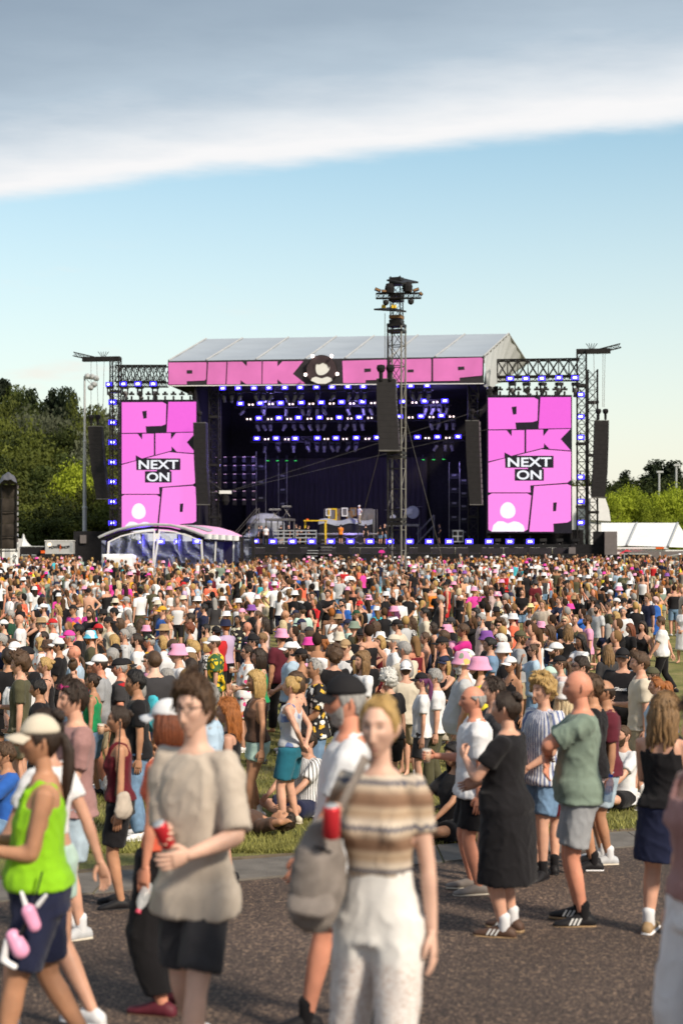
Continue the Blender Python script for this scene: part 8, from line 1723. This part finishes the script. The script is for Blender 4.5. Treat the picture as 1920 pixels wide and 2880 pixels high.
# ------------------------------------------------------------------ everyone further back: one object
def far_crowd():
    def ell(c, r, n_=10, m_=8, half=False):
        g = MB(); vs = []
        for j in range(m_ + 1):
            ph = math.pi * (j / m_ - .5) if not half else math.pi * (.18 * j / m_ * 2 + .14)
            for k in range(n_): t = 2 * math.pi * k / n_; vs.append((c[0] + r[0] * math.cos(ph) * math.cos(t), c[1] + r[1] * math.cos(ph) * math.sin(t), c[2] + r[2] * math.sin(ph)))
        return vs, [(j * n_ + k, j * n_ + (k + 1) % n_, (j + 1) * n_ + (k + 1) % n_, (j + 1) * n_ + k) for j in range(m_) for k in range(n_)]
    tm = []
    for sx in 'mf':
        for po in ('down', 'cross', 'cup', 'clasp', 'hip') if sx == 'm' else ('down', 'cross', 'cup', 'clasp', 'phone'):
            for tk in ('tee', 'tank'):
                for bt in ('shorts', 'trousers'):
                    J = skeleton(sx, po); g = MB(); sl = []
                    def done(i): sl.extend([i] * (len(g.v) - len(sl)))
                    rings(g, [(z, *[q + .014 for q in tor(sx, z)[:2]], tor(sx, z)[2]) for z in (.95, 1.06, 1.16, 1.27, 1.36)] + ([(1.44, *tor(sx, 1.44)[:2], .012), (1.50, .08, .07, .016)] if tk == 'tee' else [(1.39, .13, .09, .008)]), 10); done(1)
                    if tk == 'tank': rings(g, [(1.38, .15, .09, .01), (1.44, .14, .085, .012), (1.50, .06, .06, .016)], 8); done(0)
                    rings(g, [(.83, .12, .10, 0), (.90, .175, .125, .006), (.97, .17, .12, .005)], 10); done(2)
                    for s_ in (-1, 1):
                        S, E, Wr = J['arm'][s_]; k = .75 if tk == 'tee' else .12
                        chain(g, [Vector((s_ * .1, .012, 1.42)), S, S.lerp(E, k)], [.06, .068, .062], 8, caps=False); done(1 if tk == 'tee' else 0)
                        chain(g, [S.lerp(E, k * .9), E, E.lerp(Wr, .5), Wr, Wr + (Wr - E).normalized() * .15], [.048, .042, .038, .03, .022], 7, caps=False); done(0)
                        H, K, A, _ = J['leg'][s_]; chain(g, [H, H.lerp(K, .8)], [.105, .09], 6, caps=False); done(2); chain(g, [H.lerp(K, .75), K, K.lerp(A, .4), A], [.066, .058, .056, .04], 6, caps=False); done(2 if bt == 'trousers' else 0); chain(g, [A + Vector((0, .05, -.04)), A + Vector((0, -.15, -.05))], [.045, .04], 6); done(4)
                    chain(g, [(0, .02, 1.45), (0, 0, 1.6)], [.055, .05], 6, caps=False); v_, f_ = ell((0, -.012, 1.672), (.074, .095, .118)); g.add(v_, f_); done(0)
                    v_, f_ = ell((0, .012, 1.69), (.085, .098, .115)); g.add(v_, f_); done(3)
                    if sx == 'f': rings(g, [(1.42, .06, .035, .10), (1.55, .085, .05, .07), (1.68, .08, .06, .05)], 7); done(3)
                    hat0 = len(g.v); rings(g, [(1.685, .135, .15, -.01), (1.70, .10, .115, 0), (1.79, .085, .10, 0), (1.812, .06, .07, 0)], 9); done(5)
                    fl = np.array([f for f in g.f if len(f) == 4]); tri = [f for f in g.f if len(f) != 4]; tm.append((sx, np.array(g.v), fl, np.array(sl), tri, hat0))
    VV, FF, CC = [], [], []; nb = 0; n_done = 0
    spots = np.array(PEOPLE); 
    cl = lambda c: np.array(COLS[c])
    pm = ['white'] * 19 + ['black'] * 11 + ['charcoal', 'navy', 'cream'] + ['white', 'white', 'black', 'black', 'charcoal', 'cream', 'cream', 'grey', 'lightgrey', 'navy', 'navy', 'lightblue', 'red', 'pink', 'olive', 'blue', 'charcoal', 'yellow', 'orange', 'hotpink', 'burgundy', 'lilac', 'mint', 'palepink', 'mustard', 'turquoise', 'coral', 'taupe', 'sage']
    cell = {}
    def ok(x, y, d):
        ix, iy = int(x), int(y)
        for a in range(ix - 1, ix + 2):
            for b_ in range(iy - 1, iy + 2):
                for (u_, v_) in cell.get((a, b_), ()):
                    if (u_ - x) ** 2 + (v_ - y) ** 2 < d * d: return False
        return True
    for x, y in PEOPLE: cell.setdefault((int(x), int(y)), []).append((x, y))
    for _ in range(12000):
        Y = math.sqrt(random.uniform(24 ** 2, 119 ** 2)); px = random.uniform(-60, 1980); x = (px - 960) / F * Y
        if px > 1790 and Y < 42: continue
        if Y > 95 and 230 < px < 700 and Y > 99: continue
        if 1060 < px < 1165 and 83.2 < Y < 87: continue
        if abs(Y - 98) < .9 and not 560 < px < 1000: continue
        if abs(Y - 87) < .9 and 915 < px < 1230: continue
        dens = float(np.interp(Y, [24, 34, 60, 80, 100, 119], [.8, .9, .95, .95, 1, 1]))
        if random.random() > dens or value_noise(np.array([[x * .22, Y * .22, 0]]))[0] < .24: continue
        if not ok(x, Y, .62): continue
        cell.setdefault((int(x), int(Y)), []).append((x, Y)); sx, V, Fq, sl, tri, hat0 = random.choice(tm); h = (random.uniform(1.70, 1.90) if sx == 'm' else random.uniform(1.58, 1.74)) / 1.79
        a = -R(random.gauss(120, 55)); c, s_ = math.cos(a), math.sin(a); P = V @ np.array([[c, s_, 0], [-s_, c, 0], [0, 0, 1]]) * h + np.array([x, Y, gz(Y)])
        hat = random.random(); hc = cl(random.choice(['pink', 'hotpink', 'white', 'white', 'black', 'black', 'cream', 'navy', 'pink', 'tan'])) if hat < .22 else None
        pal = np.array([np.array(SKIN[random.choice(['fair', 'tan', 'fair', 'tan', 'red', 'brown'])]) * random.uniform(.85, 1.1), cl(random.choice(pm)) * random.uniform(.85, 1.1), cl(random.choice(['khaki', 'black', 'denim', 'navy', 'cream', 'black', 'olive'])), np.array(HCOL[random.choice(['br', 'db', 'bl', 'lb', 'bk', 'gy', 'br', 'gi', 'db'])][0]), cl(random.choice(['white', 'black'])), hc if hc is not None else (0, 0, 0)])
        keepf = Fq if hc is not None else Fq[(Fq < hat0).all(1)]
        nv = len(P) if hc is not None else hat0; VV.append(P[:nv]); CC.append(pal[sl[:nv]]); FF.append(keepf + nb); nb += nv; n_done += 1
        if n_done >= 1250: break
    V = np.concatenate(VV); C_ = np.concatenate(CC); C4 = np.concatenate([C_, np.ones((len(C_), 1))], 1)
    m, n, l, b = node_mat('crowd_cloth'); at = n.new('ShaderNodeAttribute'); at.attribute_name = 'col'; l.new(at.outputs['Color'], b.inputs['Base Color']); b.inputs['Roughness'].default_value = .8; b.inputs['Specular IOR Level'].default_value = .2
    o = link('distant_crowd', fast_mesh('distant_crowd', V, np.concatenate(FF), True, C4, 'col'), MATS['crowd_cloth']); tag(o, 'dense far crowd in mixed summer clothes before the stage', None, None, 'stuff')
    print('far people', n_done, 'verts', len(V))
far_crowd()
# ------------------------------------------------------------------ crew on the stage
def crew():
    L_ = [(612 + 0, 0, 'tee:black', 'shorts:black', 'down', 100), (735, 1.5, 'tee:black', 'shorts:black', 'pocket', 120), (748, 1, 'tee:white', 'trousers:black', 'down', 180), (790, 2.5, 'tee:black', 'shorts:black', 'clasp', 200), (812, 2.5, 'tee:black', 'shorts:black', 'down', 60), (833, 1.2, 'tee:charcoal', 'trousers:black', 'down', 60), (842, 2, 'tee:black', 'shorts:black', 'cross', 300), (859, 2, 'tee:black', 'shorts:black', 'down', 60), (866, 1.6, 'tee:black', 'shorts:black', 'clasp', 270), (958, .6, 'tee:orange', 'shorts:black', 'clasp', 180), (1010, 5, 'tee:white', 'trousers:khaki', 'hip', 60), (1028, 1.4, 'tee:black', 'shorts:black', 'down', 150), (1069, 1, 'tee:black', 'shorts:denim', 'down', 190), (1081, 1.2, 'tee:black', 'shorts:denim', 'clasp', 240), (1236, 1, 'tee:black', 'shorts:black', 'hip', 90), (700, 3, 'tee:black', 'trousers:black', 'down', 90)]
    for i, (px, d, t, b_, po, hd) in enumerate(L_):
        p = on_deck(px if px > 620 else 728, d); s = {'sex': 'm', 'hair': ['short:db', 'bald', 'short:br'][i % 3], 'top': t, 'bottom': b_, 'pose': po, 'shoes': 'black'}
        if px == 1010: p.z += 1.9; s['hat'] = 'cap:white'
        o, *_ = person(p.x, p.y, -R(hd), s, random.uniform(1.72, 1.88), 'lo', z=p.z)
        places = ['by the left railing', 'beside the left stairs', 'left of the keyboards', 'under the raised platform', 'under the platform edge', 'at the left rail fence', 'between the rail fences', 'behind the right rail fence', 'left of the yellow forklift', 'at the front table', 'up at the draped piano', 'behind the right table', 'left of the tall tower', 'next to the tall tower', 'right of the drum riser', 'at the far left of the deck']
        tag(o, f"crew person in {CW.get(t.split(':')[1], t.split(':')[1])} T-shirt on stage, {places[i]}", 'person', 'crew on the stage')
crew()
# ================================================================== the people nearest the camera
def hero(px, py, Y, hd, h, lab, sex, hair, top, bottom, pose, **k):
    s = dict(sex=sex, hair=hair, top=top, bottom=bottom, pose=pose, **k); LABELS.add(lab)
    hy = CAM_Z - gz(Y) - (py - 1540) / F * Y; h = h or min(1.9, max(1.5, hy - (.03 if k.get('hat') else 0)))
    return place(px, py, hd, s, Y=Y, h=h, lod='hi' if Y < 13 else 'mid', label=lab, push=False)
beige, gb, Mb, Jb = hero(548, 1917, 6.25, 26, 1.83, 'person walking in a loose beige T-shirt and black shorts holding a red can', 'm', 'quiff:br', 'oversize:beige', 'shorts:charcoal', 'can2', arms=(((.13, -.27, 1.10), (.6, .6, -.3), (0, -.3, 1), .5), ((.02, -.27, 1.17), (.4, .7, -1), (0, 0, 1), 1.05)), slim=.88, build=-.5, glasses='rim', shoes='black:white:white', skin='pale', jit=1.0)
knit, gk, Mk, Jk = hero(1068, 1956, 5.35, 20, 1.70, 'person in a zigzag knit top and white lace trousers walking towards the camera', 'f', 'bun:bl', 'crop:tan:zigzag_knit', 'widehigh:white:white_lace', 'cupwalk', skin='pale', jit=1.0, slim=.93, shoes='cream:white')
hero(978, 1895, 7.4, 86, None, 'person in a white shirt and black cap right behind the knit top walker', 'm', 'short:gy', 'shirt:white', 'shorts:khaki', 'walk', hat='cap:black', beard=.6, skin='red', shoes='black:black:black', build=.3)
green, gg, Mg, Jg = hero(118, 2012, 6.6, 78, 1.66, 'person in a neon green tank top, navy shorts and pale cap at the left edge', 'f', 'ponytail:db', 'tank:neongreen', 'shorts:navy', 'cup', hat='cap:cream', skin='tan', shoes='white:white', build=.55, arms=('cup', 'cup'), leg='walk')
crop, gcp, Mc, Jc = hero(132, 1992, 7.35, 112, 1.67, 'person in a white crop top and mint shorts behind the neon green tank top', 'f', 'bun:db', 'crop:white', 'minishorts:mint', 'walk', skin='fair', shoes='white:white', build=.3)
hero(208, 1931, 9.9, 62, 1.77, 'person in a mauve T-shirt with pink sunglasses pushed up on the hair', 'm', 'quiff:db', 'tee:mauve', 'shorts:palejeans', 'clasp', glasses='pinkup', skin='fair', shoes='lightgrey:cream:white')
pur, gp, Mp, Jp = hero(336, 2000, 11.0, 84, 1.55, 'person in a burgundy tank top and black shorts with a small beige bag', 'f', 'updo:db', 'tank:burgundy', 'shorts:black', 'down', skin='tan', shoes='black:black')
bag6, g6, M6, J6 = hero(478, 1968, 7.8, 118, 1.70, 'person in black baggy trousers and a white cap behind the beige T-shirt', 'f', 'bob:au', 'tank:coral', 'harem:black', 'down', hat='cap:white', skin='red', shoes='maroon:brown')
hero(1425, 1946, 10.0, 118, 1.70, 'person in a long black dress and brown striped trainers standing on the path', 'f', 'bun:db', 'dress:black', None, 'clasp', arms=(((.05, -.29, 1.30), (.8, .3, -1), (0, 0, 1), .9), ((.12, -.27, 1.08), (.6, .6, -.6), (0, -.3, 1), .7)), skin='fair', shoes='brown:tan:white:stripes', build=.4)
bald, gbd, Mbd, Jbd = hero(1630, 1885, 10.4, 96, 1.85, 'bald person in a sage T-shirt and grey shorts with arms crossed', 'm', 'bald', 'tee:sage', 'shorts:grey', 'cross', skin='red', shoes='black:tan:black:stripes', build=.35, jit=1.05)
_, gw11, _, _ = hero(1333, 1945, 11.6, 86, 1.68, 'person in a white shirt and black shorts holding a cup left of the black dress', 'm', 'fringe_bald:gy', 'shirt:white', 'shorts:black', 'cup', skin='red', shoes='taupe:cream')
hero(1388, 1918, 12.1, 84, 1.73, 'person in a charcoal shirt beside the white shirted cup holder', 'm', 'receding:db', 'shirt:charcoal', 'shorts:black', 'down', skin='fair', shoes='taupe:white')
hero(1527, 1915, 12.3, 56, 1.72, 'person with curly blond hair in a blue striped shirt and denim shorts', 'm', 'curly:bl', 'shirt:white:stripe_blue', 'shorts:denim', 'clasp', skin='fair', shoes='black:black:black')
hero(1590, 1932, 12.4, 195, 1.66, 'person in a white bucket hat with long blond hair seen from behind', 'f', 'long:pb', 'tee:black', 'shorts:burgundy', 'drink', hat='bucket:white', skin='fair', shoes='black:black:black')
hero(1700, 1928, 13.0, 90, 1.67, 'person in a maroon polo shirt, dark glasses and pale denim shorts', 'm', 'fringe_bald:db', 'polo:maroon', 'shorts:palejeans', 'down', skin='tan', glasses='on', shoes='lightgrey:cream:white')
hero(1662, 1905, 12.7, 100, 1.72, 'person in a black T-shirt and pale pink shorts behind the sage T-shirt', 'm', 'short:br', 'tee:black', 'shorts:palepink', 'down', skin='tan', shoes='black:white:black')
hero(1868, 1955, 10.0, 212, 1.69, 'person with long light brown hair in a black tank top and navy skirt', 'f', 'long:lb', 'tank:black', 'skirt:navy', 'cupL', skin='fair', shoes='tan:white:white')
hero(1990, 1965, 5.6, 70, 1.72, 'person in a dusty pink top and wide white trousers at the right edge', 'f', 'long:br', 'tank:mauve', 'wide:white', 'down', skin='fair', shoes='cream:white', jit=.95)
hero(642, 1975, 12.0, 92, 1.55, 'person with long ginger hair in a black tank top right of the beige T-shirt', 'f', 'long:gi', 'tank:black', 'shorts:black', 'down', skin='fair', shoes='black:black')
hero(580, 1926, 11.5, 80, 1.70, 'person in a pale leaf print shirt behind the beige T-shirt', 'm', 'short:gy', 'shirt:lightblue:tropic_white', 'shorts:khaki', 'down', shoes='black:black')
bp19, g19, M19, J19 = hero(392, 1899, 14.6, 80, 1.71, 'person in a black T-shirt and jeans with a turquoise backpack', 'm', 'short:bk', 'tee:black', 'trousers:denim', 'cup', skin='tan', shoes='white:white')
hero(725, 1893, 16.0, 75, 1.68, 'person in a brown tank top and pale green short shorts on the grass', 'f', 'mid:bl', 'tank:brown', 'minishorts:mint', 'down', skin='tan', shoes='white:white:white')
hero(812, 1912, 15.6, 108, 1.63, 'person in a blue floral tank top and teal shorts with hands behind back', 'f', 'bun:bl', 'tank:lightgrey:floral_blue', 'shorts:teal', 'behind', skin='fair', shoes='cream:cream')
hero(853, 1898, 16.8, 100, 1.63, 'person with a brown bob in a black tank top and grey shorts on the grass', 'f', 'bob:br', 'tank:black', 'shorts:lightgrey', 'down', skin='fair', shoes='black:black')
hero(893, 1861, 17.2, 72, 1.77, 'person in a black daisy print shirt and blue jeans', 'm', 'receding:gy', 'shirt:black:daisies', 'trousers:denim', 'clasp', skin='tan', shoes='white:white')
hero(862, 2065, 16.2, 55, 1.78, 'person in a dark striped white shirt sitting on the grass', 'm', 'short:db', 'shirt:white:stripe_dark', 'shorts:navy', 'sit', skin='fair', shoes='black:black', glasses='up')
hero(1283, 2090, 14.5, 60, 1.75, 'person in black sitting cross-legged on the grass near the path', 'f', 'mid:bk', 'tee:black', 'shorts:black', 'sit', skin='tan', shoes='black:black')
hero(1747, 2025, 17.0, 60, 1.78, 'bearded person in a white T-shirt sitting on the grass at the right', 'm', 'buzz:br', 'tee:white', 'shorts:black', 'sit', skin='fair', beard=.9, shoes='black:white')
hero(1877, 1888, 25.0, 60, 1.7, 'ginger haired person in a blue T-shirt sitting on the grass', 'f', 'mid:gi', 'tee:blue', 'shorts:denim', 'sit', skin='fair', shoes='white:white')
hero(22, 2120, 14.6, 70, 1.75, 'person in a blue T-shirt sitting on the grass at the left edge', 'm', 'short:br', 'tee:blue', 'shorts:denim', 'sit', skin='tan', shoes='white:white')
# the sunbather on the grass: head to the right, feet to the left
s = dict(sex='m', hair='short:db', top='tee:brown', bottom='shorts:black', pose='lie', skin='tan', shoes='black:black'); ly = 14.9; lx = W(795, 0, ly).x
o, gwl, _, _ = person(0, 0, 0, s, 1.78, 'mid'); o.matrix_world = Matrix(((0, 0, 1, lx - 1.68), (-1, 0, 0, ly), (0, -1, 0, gz(ly) + .13), (0, 0, 0, 1))); PEOPLE.append((lx, ly)); tag(o, 'person lying on the grass by the path with an arm under the head', 'person', 'people in the crowd')
# ------------------------------------------------------------------ what they carry
c = cup(gb[-1] + Vector((.0, -.02, .01)), 'red drink can in the hands of the beige T-shirt walker', 'can_red'); c.rotation_euler = (R(25), R(-20), 0)
c = cup(gk[-1] + Vector((.0, -.03, -.01)), 'red drink can in the hand of the knit top walker', 'can_red'); c.rotation_euler = (R(10), 0, 0)
cup(gw11[-1], 'plastic cup held by the white shirted person left of the black dress', 'beer')
cup(g19[-1], 'plastic cup held by the person with the turquoise backpack', 'beer')
def blob(name, shapes, matname, vox=.012, fold=.008, parent=None, color=None):
    g = MB()
    for pts, rad, sq in shapes: chain(g, pts, rad, 12, sq)
    V, Fq = remesh(g, vox, 5, fold, 3); me = fast_mesh(name, V, Fq); me.materials.append(MATS[matname]); return link(name, me, parent=parent, color=color)
mat('bag_cloth', obj=True, rough=.8, var=.18, vscale=14, bump=.4, bscale=120)
def backpack(p, rz, label, col, sc=1.0, straps=()):
    o = empty('backpack', p, rz); tag(o, label, 'backpack'); o.scale = (sc,) * 3
    blob('bag_body', [([(0, 0, -.15), (0, 0, -.05), (0, 0, .08), (0, .01, .17)], [.115, .135, .125, .085], .72)], 'bag_cloth', .012, .014, o, COLS[col]); blob('front_pocket', [([(-.05, -.09, -.10), (.05, -.09, -.10)], [.065, .065], .5)], 'bag_cloth', .01, .006, o, COLS[col])
    g = MB(); g.path([(-.06, -.07, .12), (0, -.085, .135), (.06, -.07, .12)], .005, 6); g.build('zip', MATS['lens_dark'], o)
    for pts in straps:
        g = MB(); g2 = [Vector(q) for q in pts]
        chain(g, g2, [.022] * len(g2), 8, .35); g.build('strap', MATS['bag_cloth'], o, smooth=True, color=COLS[col])
    return o
p = W(893, 2462, 5.25); backpack(p, R(-10), 'dark grey backpack hanging from the shoulder of the knit top walker', 'taupe', .88, [((.0, .0, .15), (.06, .0, .28), (.115, .02, .42), (.135, .08, .50), (.15, .16, .47))]).rotation_euler = (0, R(6), R(-10))
p = W(433, 2008, 14.75); backpack(p, R(-80 + 180), 'turquoise and black backpack worn over a black T-shirt', 'turquoise', .8)
p = W(347, 2262, 10.75); o = empty('handbag', p); tag(o, 'small beige handbag carried at the hip beside the burgundy tank top', 'bag'); blob('bag_body', [([(0, 0, -.05), (0, 0, .04)], [.085, .065], .5)], 'bag_cloth', .01, .006, o, COLS['beige']); MB().path([(-.06, 0, .06), (-.04, .02, .35), (-.03, .06, .62)], .006, 5).build('strap', MATS['lens_dark'], o)
def bottle(p, label, col, tilt=(0, 0, 0)):
    o = empty('water_bottle', p); tag(o, label, 'bottle'); o.rotation_euler = tilt; mt = mat('bottle_' + col, {'clear': (.72, .74, .76), 'blue': (.30, .50, .80)}[col], .08, alpha=.45, spec=.6)
    MB().lathe([(.02, -.09), (.032, -.085), (.032, .04), (.028, .06), (.013, .085), (.013, .095)], n=14).build('bottle_body', mt, o, smooth=True); MB().lathe([(.015, .09), (.015, .11), (.01, .112)], n=12).build('bottle_cap', mat('cap_' + col, {'clear': (.55, .05, .10), 'blue': (.03, .10, .60)}[col], .4), o)
bottle(W(1712, 2222, 10.28), 'blue water bottle in the back pocket of the grey shorts', 'blue', (R(-8), R(10), 0)); bottle(g6[1] + Vector((0, -.02, -.06)), 'clear plastic bottle held low behind the beige T-shirt walker', 'clear', (R(150), R(20), 0))
# pink and white toy dangling from the navy shorts
p = W(92, 2600, 6.32); o = empty('plush_charm', p); tag(o, 'pink and white plush charm dangling beside the navy shorts', 'charm')
blob('plush_body', [([(-.02, 0, .06), (.01, 0, -.01)], [.035, .03], .8), ([(-.09, 0, -.05), (-.05, 0, -.12)], [.035, .04], .8)], 'gadget', .008, .003, o, COLS['pink']); blob('plush_ears', [([(-.03, 0, .08), (-.05, .0, .14)], [.016, .012], .7), ([(.02, 0, .08), (.06, 0, .13)], [.016, .012], .7), ([(-.11, 0, -.07), (-.13, 0, -.16), (-.08, 0, -.19)], [.02, .022, .018], .7)], 'gadget', .007, 0, o, COLS['white']); MB().path([(-.01, 0, .05), (-.04, .0, -.02), (-.07, 0, -.06)], .012, 6).tube((0, .02, .08), (.03, .06, .22), .005).build('cord', MATS['lens_dark'], o)
bpy.data.scenes.remove(TS)
